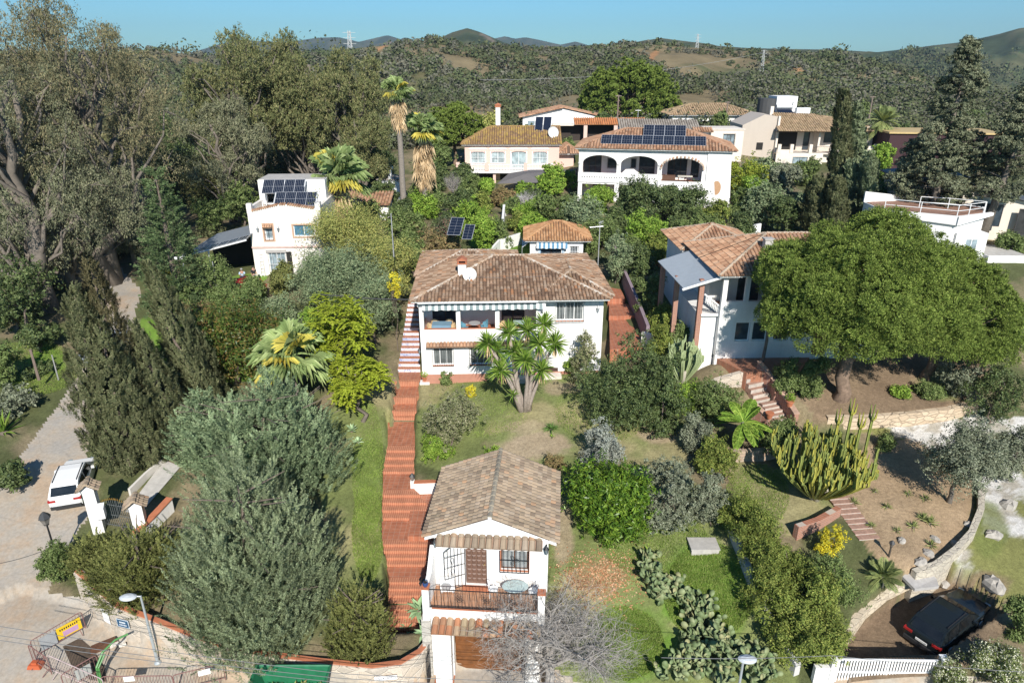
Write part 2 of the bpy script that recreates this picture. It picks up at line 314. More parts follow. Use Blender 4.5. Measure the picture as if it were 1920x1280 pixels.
T_GUEST = island("old_roof_tile", [(0, (.20, .15, .11)), (.3, (.29, .225, .16)), (.6, (.36, .275, .19)), (.88, (.33, .265, .2)), (1, (.40, .25, .15))], .9, ((.15, .13, .09), .55, .75, 2.4))
T_MAIN = island("brown_roof_tile", [(0, (.17, .105, .068)), (.35, (.26, .16, .10)), (.65, (.33, .22, .145)), (.9, (.38, .28, .2)), (1, (.40, .19, .09))], .9, ((.38, .24, .04), .64, .78, 1.1))
T_ORANGE = island("terracotta_roof_tile", [(0, (.28, .145, .085)), (.4, (.40, .225, .135)), (.75, (.47, .285, .175)), (1, (.36, .24, .165))], .85, ((.28, .2, .13), .6, .8, 1.3))
T_MOSS = island("mossy_roof_tile", [(0, (.24, .145, .085)), (.4, (.34, .21, .085)), (.75, (.41, .28, .08)), (1, (.32, .2, .12))], .9, ((.16, .11, .08), .58, .75, .8))
T_STRAW = island("straw_roof_tile", [(0, (.27, .19, .11)), (.5, (.40, .29, .17)), (1, (.46, .32, .2))], .9, ((.2, .15, .1), .6, .8, .8))
T_GREY = island("grey_roof_tile", [(0, (.25, .22, .19)), (1, (.36, .32, .27))], .9)
ROOFBASE = plain("roof_underlay", (.12, .075, .05), .95)
MORTAR = plain("roof_mortar", (.55, .5, .44), .9, var=.25)
DARK = plain("dark_interior", (.02, .018, .016), .9)
GLASS = glassmat("window_glass"); GLASSB = glassmat("pale_window_glass", (.16, .2, .22), .1)
IRON = plain("black_iron", (.015, .015, .017), .5); WMETAL = plain("white_metal", (.78, .78, .77), .45)
WOOD = plain("brown_wood", (.10, .045, .025), .6, var=.35, scale=9); DWOOD = plain("dark_wood", (.05, .025, .018), .6, var=.3)
TERRA = plain("terracotta", (.42, .15, .075), .75, var=.2); RTILE = floortile("red_floor_tile", (.44, .165, .09), (.36, .13, .07), (.42, .24, .17))
BRICK = brickmat("red_brick", (.36, .14, .08), (.28, .11, .07), (.45, .38, .32))
STONE = stonewall("rubble_stone", (.5, .42, .33), (.58, .5, .41), (.42, .37, .31), (.55, .48, .4), 1.7)
SAND = stonewall("sandstone_blocks", (.55, .43, .3), (.62, .5, .36), (.5, .38, .26), (.4, .31, .22), 1.5, 2.6)
GREYM = plain("grey_metal", (.38, .39, .40), .45, .3); CONC = plain("concrete", (.42, .40, .37), .9, var=.2)
SOLAR = plain("solar_cells", (.012, .017, .032), .15, var=.3, scale=6); ALU = plain("aluminium", (.6, .6, .6), .4, .6)
# ================================================================ ground, road, hills
def build_ground():
    Ys = np.r_[np.arange(13, 20, .5), np.arange(20, 50, .22), np.arange(50, 75, .45), np.arange(75, 150, 1.0), 150 * 1.014 ** np.arange(0, 100), 600 * 1.028 ** np.arange(1, 96)]
    Ss = np.r_[np.arange(-1.9, -.95, .03), np.arange(-.95, .95, .005), np.arange(.95, 1.91, .03)]
    Yg, Sg = np.meshgrid(Ys, Ss, indexing='ij'); X = Sg * Yg; Y = Yg
    Z = ground(X, Y); rough = (fbm(X * .8, Y * .8, 4, 3) - .5) * .12 * (Y < 120) * ~in_poly(X, Y, STREET); Z = Z + rough
    h = Z - CZ; zc = np.maximum(Y * CT - h * ST, 1); PX = 960 + FPX * X / zc; PY = 640 - FPX * (Y * ST + h * CT) / zc
    jx = (fbm(X * .5, Y * .5, 4, 41) - .5) * 26; jy = (fbm(X * .5, Y * .5, 4, 77) - .5) * 26
    jx = np.where(Y > 130, (fbm(X * .03, Y * .03, 4, 1) - .5) * 20, jx); qx = PX + jx; qy = PY + np.where(Y > 130, 0, jy)
    n1 = fbm(X * .35, Y * .35, 5, 11); n2 = fbm(X * 1.6, Y * 1.6, 4, 21); n3 = fbm(X * .02, Y * .02, 5, 31)
    c = lambda *v: np.array(v)[None, None, :]
    lerp = lambda A, B, w: A * (1 - w[..., None]) + B * w[..., None]
    Cc = lerp(c(.085, .095, .04), c(.19, .155, .095), sstep(.42, .62, n1)) * (0.75 + .5 * n2[..., None])
    lawn = lerp(c(.155, .18, .065), c(.27, .24, .125), sstep(.44, .62, n1)) * (0.75 + .5 * n2[..., None])
    dry = lerp(c(.30, .235, .15), c(.36, .29, .2), n2) * (.8 + .4 * n1[..., None])
    bright = lerp(c(.10, .20, .025), c(.16, .24, .05), n2) * (.7 + .6 * n1[..., None])
    soil = lerp(c(.27, .19, .115), c(.34, .25, .16), n1) * (.8 + .4 * n2[..., None])
    brown = lerp(c(.15, .105, .07), c(.21, .155, .1), n1) * (.75 + .5 * n2[..., None])
    rock = lerp(c(.50, .48, .45), c(.33, .30, .25), sstep(.5, .62, n2)); rock = lerp(rock, c(.17, .17, .06), sstep(.5, .6, n1))
    litter = lerp(c(.30, .17, .10), c(.24, .19, .12), n2)
    near = Y < 125
    def zone(poly, col): nonlocal Cc; Cc = np.where((in_poly(qx, qy, poly) & near)[..., None], col, Cc)
    def blob(x, y, rx, ry, col, s=1.0):
        nonlocal Cc; d = ((qx - x) / rx) ** 2 + ((qy - y) / ry) ** 2; w = sstep(1.25, .6, d + (n2 - .5) * .9) * s * near; Cc = lerp(Cc, col, w)
    zone([(780, 690), (1110, 690), (1200, 780), (1290, 800), (1290, 900), (1050, 900), (830, 885), (775, 860)], lawn)
    zone([(620, 760), (735, 700), (735, 900), (718, 1100), (640, 1110), (600, 900)], lawn)
    zone([(1040, 880), (1300, 900), (1400, 1000), (1500, 1290), (1010, 1290)], lawn)
    zone([(1360, 860), (1520, 880), (1570, 950), (1480, 1010), (1390, 970)], lawn)
    zone([(880, 450), (1000, 450), (1000, 500), (880, 500)], bright)
    zone([(1560, 860), (1720, 820), (1830, 900), (1820, 1010), (1740, 1080), (1640, 1060), (1590, 960)], soil)
    zone([(1600, 810), (1830, 780), (1950, 780), (1950, 1120), (1780, 1120), (1760, 1080), (1835, 1000), (1850, 920), (1740, 830)], rock)
    zone([(1560, 1290), (1580, 1190), (1660, 1140), (1750, 1090), (1840, 1110), (1890, 1170), (1760, 1290)], brown)
    zone([(1440, 700), (1520, 660), (1860, 660), (1840, 760), (1560, 800)], brown)
    zone([(250, 600), (500, 500), (500, 720), (330, 700)], bright)
    blob(85, 675, 40, 26, bright)
    blob(1000, 838, 75, 26, dry); blob(1060, 725, 40, 14, dry, .8); blob(980, 800, 40, 16, dry, .6); blob(870, 770, 40, 20, dry, .3); blob(1230, 815, 45, 18, dry, .9)
    blob(1120, 1085, 55, 34, litter, .6); blob(1200, 1010, 50, 25, lawn, 1); blob(1055, 1000, 20, 60, dry, .9)
    blob(1330, 1110, 95, 95, bright); blob(1175, 1210, 85, 75, bright, .95); blob(690, 880, 25, 60, bright, .4)
    blob(1770, 720, 60, 30, lawn, .8); blob(1850, 990, 40, 50, c(.13, .15, .045) + 0 * lawn, .8); blob(1860, 1090, 40, 26, brown, .8)
    # hills
    far = sstep(118, 150, Y)
    m = sstep(.42, .58, n3 + (fbm(X * .012, Y * .03, 4, 61) - .5) * .5)
    hill = lerp(c(.19, .15, .085), c(.105, .11, .05), m) * (.75 + .5 * fbm(X * .09, Y * .09, 3, 71)[..., None])
    hill2 = lerp(c(.045, .06, .03), c(.085, .085, .045), sstep(.45, .6, n3)) * (.6 + .8 * fbm(X * .03, Y * .03, 4, 83)[..., None])
    hill = lerp(hill, hill2, sstep(480, 650, Y)); Cc = lerp(Cc, hill, far)
    def track(pts, w, col=c(.36, .19, .09)):
        nonlocal Cc
        for (a, b), (e, f) in zip(pts[:-1], pts[1:]):
            L = (e - a) ** 2 + (f - b) ** 2; u = np.clip(((PX - a) * (e - a) + (PY - b) * (f - b)) / L, 0, 1); d = np.hypot(PX - a - u * (e - a), PY - b - u * (f - b) + (n3 - .5) * 6)
            Cc = lerp(Cc, col + 0 * Cc, sstep(w, w * .5, d) * (Y > 140) * .9)
    track([(1213, 124), (1222, 104), (1232, 97)], 6.5); track([(1200, 118), (1214, 100)], 3.5); track([(705, 96), (730, 80)], 3.5); track([(1000, 94), (1035, 88)], 2); track([(1488, 124), (1510, 142)], 3.5); track([(905, 64), (925, 77)], 3, c(.22, .17, .13))
    track([(1815, 76), (1806, 88), (1826, 98)], 4, c(.3, .2, .13)); track([(1690, 184), (1712, 178)], 5, c(.36, .27, .17)); track([(1130, 88), (1165, 92)], 2)
    road = (in_poly(qx * .3 + PX * .7, qy * .3 + PY * .7, [p[:2] for p in ROAD_L] + [p[:2] for p in ROAD_R[::-1]]) | in_poly(X, Y, STREET)) & (Y < 85)
    nY, nS = X.shape; idx = np.arange(nY * nS).reshape(nY, nS); quad = np.stack([idx[:-1, :-1], idx[:-1, 1:], idx[1:, 1:], idx[1:, :-1]], -1).reshape(-1, 4)
    rm = road[:-1, :-1].reshape(-1); V = np.stack([X, Y, Z], -1).reshape(-1, 3).astype(np.float32); Cf = np.concatenate([np.clip(Cc, 0, 1), np.ones(Cc.shape[:2] + (1,))], -1).reshape(-1, 4).astype(np.float32)
    gm, t, b = newmat("ground_cover"); at = nd(t, "ShaderNodeAttribute", attribute_name="tint"); p = wpos(t)
    na = noise(t, 5.0, 6, .75, p); ra = ramp(t, [(.25, (.75,) * 3), (.75, (1.6,) * 3)]); t.links.new(na.outputs[0], ra.inputs[0])
    nb = noise(t, .06, 6, .7, p); rb = ramp(t, [(.3, (.75,) * 3), (.7, (1.2,) * 3)]); t.links.new(nb.outputs[0], rb.inputs[0])
    nc = noise(t, 24, 4, .8, p); rc = ramp(t, [(.32, (.62,) * 3), (.68, (1.28,) * 3)]); t.links.new(nc.outputs[0], rc.inputs[0])
    t.links.new(mixc(t, 1, mixc(t, 1, mixc(t, 1, at.outputs[0], ra.outputs[0], 'MULTIPLY'), rb.outputs[0], 'MULTIPLY'), rc.outputs[0], 'MULTIPLY'), b.inputs["Base Color"]); b.inputs["Roughness"].default_value = .95; b.inputs["Specular IOR Level"].default_value = .1
    bump(t, b, na.outputs[0], .6, .08)
    rmat, t, b = newmat("road_surface"); p = wpos(t); n = noise(t, .35, 6, .7, p); n2_ = noise(t, 6, 5, .7, p)
    r = ramp(t, [(.36, (.35, .32, .28)), (.5, (.38, .325, .26)), (.62, (.40, .30, .21))]); t.links.new(n.outputs[0], r.inputs[0]); rr = ramp(t, [(.3, (.78,) * 3), (.7, (1.1,) * 3)]); t.links.new(n2_.outputs[0], rr.inputs[0])
    n3_ = nd(t, "ShaderNodeTexVoronoi", feature='DISTANCE_TO_EDGE'); n3_.inputs["Scale"].default_value = .28; mp = mixc(t, .25, p, noise(t, 1.2, 4, .6, p).outputs[1]); t.links.new(mp, n3_.inputs["Vector"]); rc = ramp(t, [(.0, (.88,) * 3), (.01, (1,) * 3)]); t.links.new(n3_.outputs["Distance"], rc.inputs[0])
    t.links.new(mixc(t, 1, mixc(t, 1, r.outputs[0], rr.outputs[0], 'MULTIPLY'), rc.outputs[0], 'MULTIPLY'), b.inputs["Base Color"]); b.inputs["Roughness"].default_value = .9; bump(t, b, n2_.outputs[0], .3, .02)
    for name, q, mt in (("ground", quad[~rm], gm), ("road", quad[rm], rmat)):
        u, inv = np.unique(q, return_inverse=True); me = bpy.data.meshes.new(name); me.from_pydata(V[u], [], inv.reshape(-1, 4).tolist()); me.materials.append(mt)
        a = me.color_attributes.new("tint", 'FLOAT_COLOR', 'POINT'); a.data.foreach_set("color", Cf[u].reshape(-1)); me.polygons.foreach_set("use_smooth", [True] * len(me.polygons))
        o = bpy.data.objects.new(name, me); COL.objects.link(o); o["kind"] = "structure"
build_ground()
# ================================================================ red tiled path with steps
def build_path():
    m = MB(); st = MB(); wh = MB()
    # (y pixel, x left, x right, z) landings from the street gate up past the villa
    L = PATH
    def edge(py, xl, xr, z): a = at_z(xl, py, z); b = at_z(xr, py, z); return Vector(a), Vector(b)
    prev = None
    for (y0, xl, xr, z, y1, ns) in L:
        a, b = edge(y0, xl, xr, z)
        if prev is not None:
            pa, pb, pz = prev; ym = max(a.y, pa.y + .3 * ns); a.y = b.y = ym
            for k in range(ns):
                f0, f1 = k / ns, (k + 1) / ns; zz = pz + (z - pz) * (k + 1) / (ns + 0.0)
                p0, q0 = pa.lerp(a, f0), pb.lerp(b, f0); p1, q1 = pa.lerp(a, f1), pb.lerp(b, f1)
                if k == ns - 1: zz = z - .001
                for (u0, v0, u1, v1, zt, zb, mm) in ((p0, q0, p1, q1, zz, zz - 1.0, st),):
                    poly = [(u0.x, u0.y), (v0.x, v0.y), (v1.x, v1.y), (u1.x, u1.y)]; mm.prism(poly, zb, zt)
                    n = Vector((0, -.025, 0)); mm.prism([(u0.x, u0.y - .025), (v0.x, v0.y - .025), (v0.x, v0.y), (u0.x, u0.y)], zt - .045, zt + .004)
        c, d = edge(y1, xl, xr, z); c.y = d.y = max(c.y, a.y + .4)
        m.prism([(a.x, a.y), (b.x, b.y), (d.x, d.y), (c.x, c.y)], z - 1.2, z); prev = (c, d, z)
    # second flight of stairs beside the guest house landing, then white-riser stairs up the villa's left side
    pa, pb, pz = prev; n = 14
    a2, b2 = Vector(at_z(766, 566, 8.6)), Vector(at_z(784, 566, 8.6)); lo = MB()
    for k in range(n):
        z1 = pz + (8.6 - pz) * (k + 1) / n; p0, q0, p1, q1 = pa.lerp(a2, k / n), pb.lerp(b2, k / n), pa.lerp(a2, (k + 1) / n), pb.lerp(b2, (k + 1) / n)
        st.prism([(p0.x, p0.y), (q0.x, q0.y), (q1.x, q1.y), (p1.x, p1.y)], z1 - .9, z1)
        wh.prism([(p0.x, p0.y - .02), (q0.x, q0.y - .02), (q0.x, q0.y), (p0.x, p0.y)], z1 - (8.6 - pz) / n, z1 - .03)
    top = MB(); m.prism([(a2.x, a2.y), (b2.x, b2.y), (b2.x, b2.y + 6), (a2.x - .3, a2.y + 6)], 7.5, 8.6)
    # side patio by the guest house
    q = [at_z(*p) for p in [(764, 1004, 2.6), (830, 1004, 2.6), (826, 916, 2.6), (774, 916, 2.6)]]; m.prism([(p[0], p[1]) for p in q], .6, 2.565)
    # fan of tiles at the bottom landing
    o = m.build("path", RTILE); o["kind"] = "structure"
    tread, t, b = newmat("stair_tread"); p = wpos(t); wv = nd(t, "ShaderNodeTexWave"); wv.bands_direction = 'X'; wv.inputs["Scale"].default_value = 2.6; wv.inputs["Distortion"].default_value = .3; t.links.new(p, wv.inputs[0])
    r = ramp(t, [(.0, (.32, .11, .06)), (.35, (.46, .19, .11)), (1, (.51, .24, .14))]); t.links.new(wv.outputs[0], r.inputs[0]); nn = noise(t, 2, 5, .7, p); rr = ramp(t, [(.3, (.75,) * 3), (.7, (1.1,) * 3)]); t.links.new(nn.outputs[0], rr.inputs[0])
    t.links.new(mixc(t, 1, r.outputs[0], rr.outputs[0], 'MULTIPLY'), b.inputs["Base Color"]); b.inputs["Roughness"].default_value = .7
    s = st.build("path_steps", tread); s["kind"] = "structure"; s.parent = o
    blue = island("painted_riser", [(0, (.55, .58, .7)), (.5, (.7, .7, .72)), (1, (.4, .45, .6))], .4, ((.2, .25, .45), .52, .6, 7))
    w = wh.build("path_risers", blue); w["kind"] = "structure"; w.parent = o
    return o
build_path()
# ================================================================ building kit
def tiles_on(mb, P, rng, pitch=.24, course=.36, lift=.0):
    """barrel tiles on a planar roof face; P[0]-P[1] is the eave"""
    P = [Vector(p) for p in P]; e = (P[1] - P[0]).normalized(); n = e.cross(P[2] - P[1]).normalized()
    if n.z < 0: n = -n
    s = n.cross(e).normalized()
    if s.z < 0: s = -s
    uv = [((p - P[0]).dot(e), (p - P[0]).dot(s)) for p in P]; um = min(u for u, v in uv); uM = max(u for u, v in uv); k = max(1, int((uM - um) / pitch)); d = (uM - um) / k
    for i in range(k):
        u = um + (i + .5) * d; vs = []
        for j in range(len(uv)):
            (a, b), (c, g) = uv[j], uv[(j + 1) % len(uv)]
            if (a - u) * (c - u) < 0: vs.append(b + (g - b) * (u - a) / (c - a))
        if len(vs) < 2: continue
        v0, v1 = min(vs), max(vs); v = v0 - (.07 if abs(v0) < .01 else 0)
        while v < v1 - .05:
            ve = min(v + course * 1.12, v1 + .03); w0 = d * .46 * rng.uniform(.93, 1.05); w1 = w0 * .86; ju = rng.uniform(-.012, .012); jn = rng.uniform(0, .012); V = []
            for (vv, w, h) in ((v, w0, .035 + jn), (ve, w1, .008 + jn)):
                for a in (0, 45, 90, 135, 180):
                    V.append(P[0] + e * (u + ju - w * math.cos(R(a))) + s * vv + n * (h + lift + w * .85 * math.sin(R(a))))
            mb.add(V, [(q, q + 1, q + 6, q + 5) for q in range(4)] + [(4, 3, 2, 1, 0)]); v += course
def cap_line(mb, a, b, rng, w=.13, course=.4):
    a, b = Vector(a), Vector(b); L = (b - a).length; t = (b - a).normalized(); side = t.cross(Vector((0, 0, 1))).normalized(); up = side.cross(t).normalized(); v = 0
    while v < L:
        V = []
        for (vv, ww, h) in ((v, w, .05), (min(v + course * 1.1, L), w * .85, .03)):
            for an in (-20, 30, 90, 150, 200): V.append(a + t * vv + side * (ww * math.cos(R(an))) + up * (h + ww * .8 * math.sin(R(an))))
        mb.add(V, [(q, q + 1, q + 6, q + 5) for q in range(4)] + [(4, 3, 2, 1, 0)]); v += course
class Roof:
    def __init__(s): s.base = MB(); s.t = MB(); s.cap = MB(); s.rng = random.Random(5); s.eave = MB()
    def face(s, P, **k):
        s.base.add(P, [tuple(range(len(P)))]); tiles_on(s.t, P, s.rng, **k)
    def hip(s, x0, x1, y0, y1, z, rise, fl=None, fr=None, axis='x', f0=None, **k):
        """hipped roof over a rectangle; ridge along axis; f0/f1 = distance from the eaves to the ridge ends (0 = gable)"""
        if axis == 'x':
            ym = (y0 + y1) / 2; a = fl if fl is not None else (y1 - y0) / 2; b = fr if fr is not None else (y1 - y0) / 2
            r0, r1 = (x0 + a, ym, z + rise), (x1 - b, ym, z + rise)
            s.face([(x0, y0, z), (x1, y0, z), r1, r0], **k); s.face([(x1, y1, z), (x0, y1, z), r0, r1], **k)
            if a > .05: s.face([(x0, y1, z), (x0, y0, z), r0], **k)
            if b > .05: s.face([(x1, y0, z), (x1, y1, z), r1], **k)
        else:
            xm = (x0 + x1) / 2; a = fl if fl is not None else (x1 - x0) / 2; b = fr if fr is not None else (x1 - x0) / 2
            r0, r1 = (xm, y0 + a, z + rise), (xm, y1 - b, z + rise)
            s.face([(x0, y1, z), (x0, y0, z), r0, r1], **k); s.face([(x1, y0, z), (x1, y1, z), r1, r0], **k)
            if a > .05: s.face([(x0, y0, z), (x1, y0, z), r0], **k)
            if b > .05: s.face([(x1, y1, z), (x0, y1, z), r1], **k)
        for c, r, d in (((x0, y0, z), r0, a), ((x1, y0, z), r1 if axis == 'x' else r0, b if axis == 'x' else a), ((x0, y1, z), r0 if axis == 'x' else r1, a if axis == 'x' else b), ((x1, y1, z), r1, b)):
            if d > .05: cap_line(s.cap, c, r, s.rng)
        if (Vector(r1) - Vector(r0)).length > .3: cap_line(s.cap, r0, r1, s.rng)
        s.eave.box(x0 + .06, x1 - .06, y0 + .06, y1 - .06, z - .12, z - .01); return s
    def build(s, parent, mat, eave=WHITE, capmat=None, name="roof"):
        o = s.t.build(name, mat, parent); s.base.build("roof_base", ROOFBASE, o)
        if s.cap.V: s.cap.build("ridge_caps", capmat or mat, o)
        if s.eave.V: s.eave.build("eaves", eave, o)
        return o
def panel(mb, x0, x1, z0, z1, y, t, holes=()):
    """wall in the xz plane, front face at y facing -y, with rectangular or arched (fifth value = arch rise) holes"""
    xs = sorted({x0, x1, *[h[0] for h in holes], *[h[1] for h in holes]}); zs = sorted({z0, z1, *[h[2] for h in holes], *[h[3] for h in holes]})
    xs = [x for x in xs if x0 <= x <= x1]; zs = [z for z in zs if z0 <= z <= z1]
    for a, b in zip(xs[:-1], xs[1:]):
        for c, d in zip(zs[:-1], zs[1:]):
            mx, mz = (a + b) / 2, (c + d) / 2
            if any(h[0] < mx < h[1] and h[2] < mz < h[3] for h in holes): continue
            mb.add([(a, y, c), (b, y, c), (b, y, d), (a, y, d), (a, y + t, c), (b, y + t, c), (b, y + t, d), (a, y + t, d)], [(0, 1, 2, 3), (5, 4, 7, 6)])
    mb.add([(x0, y, z0), (x1, y, z0), (x1, y, z1), (x0, y, z1), (x0, y + t, z0), (x1, y + t, z0), (x1, y + t, z1), (x0, y + t, z1)], [(3, 2, 6, 7), (0, 3, 7, 4), (2, 1, 5, 6), (1, 0, 4, 5)])
    for h in holes:
        a, b, c, d = h[:4]; r = h[4] if len(h) > 4 else 0
        V = [(a, y, c), (b, y, c), (b, y, d), (a, y, d), (a, y + t, c), (b, y + t, c), (b, y + t, d), (a, y + t, d)]; F = [(0, 4, 5, 1), (0, 3, 7, 4), (1, 5, 6, 2)] + ([] if r else [(3, 2, 6, 7)]); mb.add(V, F)
        if r:
            n = 14; cx, rx = (a + b) / 2, (b - a) / 2; pts = [(cx - rx * math.cos(math.pi * i / n), d - r + r * math.sin(math.pi * i / n)) for i in range(n + 1)]
            for (u, v), (p, q) in zip(pts[:-1], pts[1:]):
                mb.add([(u, y, v), (p, y, q), (p, y, d), (u, y, d)], [(0, 1, 2, 3)]); mb.add([(u, y + t, v), (p, y + t, q), (p, y + t, d), (u, y + t, d)], [(3, 2, 1, 0)]); mb.add([(u, y, v), (p, y, q), (p, y + t, q), (u, y + t, v)], [(0, 3, 2, 1)])
def block(mb, x0, x1, y0, y1, z0, z1, t=.25, front=(), right=(), left=(), back=()):
    panel(mb, x0, x1, z0, z1, y0, t, front); T0 = mb.T or Matrix()
    for (ox, oy, ang, L, H) in ((x1, y0 + t, 90, y1 - y0 - 2 * t, right), (x1, y1, 180, x1 - x0, back), (x0, y1 - t, -90, y1 - y0 - 2 * t, left)):
        mb.T = T0 @ Matrix.Translation((ox, oy, 0)) @ Matrix.Rotation(R(ang), 4, 'Z'); panel(mb, 0, L, z0, z1, 0, t, H)
    mb.T = T0 if T0 != Matrix() else None
def window(parent, x0, x1, z0, z1, y, frame=None, glass=None, lights=2, grille=None, depth=.12, bars=7, sill=None, T=None, name="window", arch=0, out=.12, hbars=2):
    """framed window set back DEPTH from the wall face y; grille bars stand OUT in front"""
    f = MB(); f.T = T; w = .06; yy = y + depth
    f.box(x0, x1, yy, yy + .06, z1 - w, z1); f.box(x0, x1, yy, yy + .06, z0, z0 + w); f.box(x0, x0 + w, yy, yy + .06, z0 + w, z1 - w); f.box(x1 - w, x1, yy, yy + .06, z0 + w, z1 - w)
    for k in range(1, lights): xm = x0 + (x1 - x0) * k / lights; f.box(xm - w / 2, xm + w / 2, yy + .002, yy + .058, z0 + w, z1 - w)
    o = f.build(name, frame or WMETAL, parent)
    g = MB(); g.T = T; g.box(x0 + .02, x1 - .02, yy + .025, yy + .035, z0 + .02, z1 - .02); g.build("pane", glass or GLASS, o)
    if grille:
        q = MB(); q.T = T; yo = y - out
        for k in range(bars + 1): xx = x0 - .04 + (x1 - x0 + .08) * k / bars; q.box(xx - .011, xx + .011, yo, yo + .022, z0 - .06, z1 + .06)
        for k in range(hbars + 1): zz = z0 - .05 + (z1 - z0 + .1) * k / hbars; q.box(x0 - .05, x1 + .05, yo - .003, yo + .025, zz - .012, zz + .012)
        for xx in (x0 - .04, x1 + .04):
            for zz in (z0 - .05, z1 + .05): q.box(xx - .012, xx + .012, yo, y, zz - .014, zz + .014)
        q.build("grille", grille, o)
    if sill is not None: q = MB(); q.T = T; q.box(x0 - .06, x1 + .06, y - .07, y + depth, z0 - .05, z0 - .002); q.build("sill", sill, o)
    return o
def canopy(parent, x0, x1, z, y, proj_, drop, mat, name="tile_canopy", pitch=.22, course=.3):
    r = Roof(); r.face([(x0, y - proj_, z - drop), (x1, y - proj_, z - drop), (x1, y, z), (x0, y, z)], pitch=pitch, course=course)
    o = r.t.build(name, mat, parent); b = MB(); b.extr([(x0, y - proj_, z - drop - .09), (x0, y, z - .09), (x0, y, z - .01), (x0, y - proj_, z - drop - .01)], (x1 - x0, 0, 0)); b.build("canopy_base", plain("canopy_brown", (.24, .15, .1)), o); return o
def awning(parent, x0, x1, y, z, proj_, drop, val, stripe=.22, mats=None, sc=True):
    m = MB(); n = max(2, int((x1 - x0) / stripe)); d = (x1 - x0) / n; yf, zf = y - proj_, z - drop
    for i in range(n):
        a, b = x0 + i * d, x0 + (i + 1) * d; k = i % 2
        m.add([(a, y, z), (b, y, z), (b, yf, zf), (a, yf, zf), (a, y, z - .02), (b, y, z - .02), (b, yf, zf - .02), (a, yf, zf - .02)], [(0, 3, 2, 1), (4, 5, 6, 7), (3, 7, 6, 2)], k)
        za = zf - val - (.05 * math.sin(math.pi * (i % 3) / 3)); zb = zf - val - (.05 * math.sin(math.pi * ((i + 1) % 3 or 3) / 3)); yj = yf + .03 * math.sin(i * 1.3)
        m.add([(a, yf, zf), (b, yf, zf), (b, yj, zb), (a, yj, za), (a, yf + .012, zf), (b, yf + .012, zf), (b, yj + .012, zb), (a, yj + .012, za)], [(0, 3, 2, 1), (4, 5, 6, 7), (2, 3, 7, 6)], k)
    return m.build("awning", mats or [plain("awning_white", (.72, .74, .74), .8), plain("awning_blue", (.22, .28, .29), .8)], parent)
def lantern(parent, x, y, z, mat=None, s=1.0, sg=-1):
    m = MB(); m.box(x - .03 * s, x + .03 * s, y + sg * .2 * s, y, z + .1 * s, z + .14 * s); m.lathe([(.02 * s, .12 * s), (.13 * s, .02 * s), (.02 * s, .2 * s)], (x, y + sg * .2 * s, z), 6); m.lathe([(.04 * s, -.26 * s), (.02 * s, -.3 * s)], (x, y + sg * .2 * s, z), 6)
    for k in range(6): a = k * math.pi / 3; m.tube([(x + .11 * s * math.cos(a), y + sg * .2 * s + .11 * s * math.sin(a), z + .02 * s), (x + .05 * s * math.cos(a), y + sg * .2 * s + .05 * s * math.sin(a), z - .26 * s)], .008 * s, 4)
    o = m.build("wall_lantern", mat or IRON, parent); g = MB(); g.lathe([(.045 * s, -.25 * s), (.10 * s, .02 * s)], (x, y + sg * .2 * s, z), 6); g.build("lamp_glass", GLASSB, o); return o
def dish(loc, rad, label, yaw, tilt=25):
    t = thing("satellite_dish", loc, label, "satellite dish", None, yaw); M = Matrix.Rotation(R(90 - tilt), 4, 'X'); m = MB(); m.T = Matrix.Translation((0, 0, rad * 1.1)) @ M
    m.lathe([(rad * q, .12 * rad * q * q * 1.6) for q in (.02, .3, .6, .85, 1.0)] + [(rad, .17 * rad + .02), (rad * .6, .06 * rad - .03), (rad * .02, -.03)], (0, 0, 0), 24)
    m.build("reflector", plain("dish_white", (.62, .62, .6), .6), t, True)
    p = MB(); p.tube([(0, .05, -.3), (0, .05, rad * .9), (0, .0, rad * 1.05)], .03); p.build("mast", GREYM, t)
    a = MB(); a.tube([(0, -.05, rad * .2), (0, -rad * .7, rad * .9)], .015); a.lathe([(.04, 0), (.05, .08), (.03, .12)], (0, -rad * .7, rad * .85), 8); a.build("feed_arm", GREYM, t); return t
def solar(loc, w, h, tilt, yaw, label, parent, cols=4, rows=6, name="solar_panel"):
    M = Matrix.Rotation(R(tilt), 4, 'X'); a = MB(); a.T = M; a.box(0, w, 0, h, -.03, .006); t = a.build(name, SOLAR)
    t.matrix_world = Matrix.Translation(loc) @ Matrix.Rotation(yaw, 4, 'Z')
    if parent is None: tag(t, label, "solar panel", "ground solar panels behind the villa")
    else: t.parent = parent; t.matrix_basis = parent.matrix_basis.inverted() @ Matrix.Translation(loc) @ Matrix.Rotation(yaw, 4, 'Z')
    f = MB(); f.T = M
    for k in range(cols + 1): x = w * k / cols; e = .022 if k in (0, cols) else .006; f.box(x - e, x + e, 0, h, -.02, .012)
    for k in range(rows + 1): y = h * k / rows; e = .022 if k in (0, rows) else (.012 if k * 2 == rows else .004); f.box(0, w, y - e, y + e, -.02, .0105)
    f.build("frame", ALU, t); return t
def floor_slab(parent, name, x0, x1, y0, y1, z0, z1, mat): m = MB(); m.box(x0, x1, y0, y1, z0, z1); return m.build(name, mat, parent)
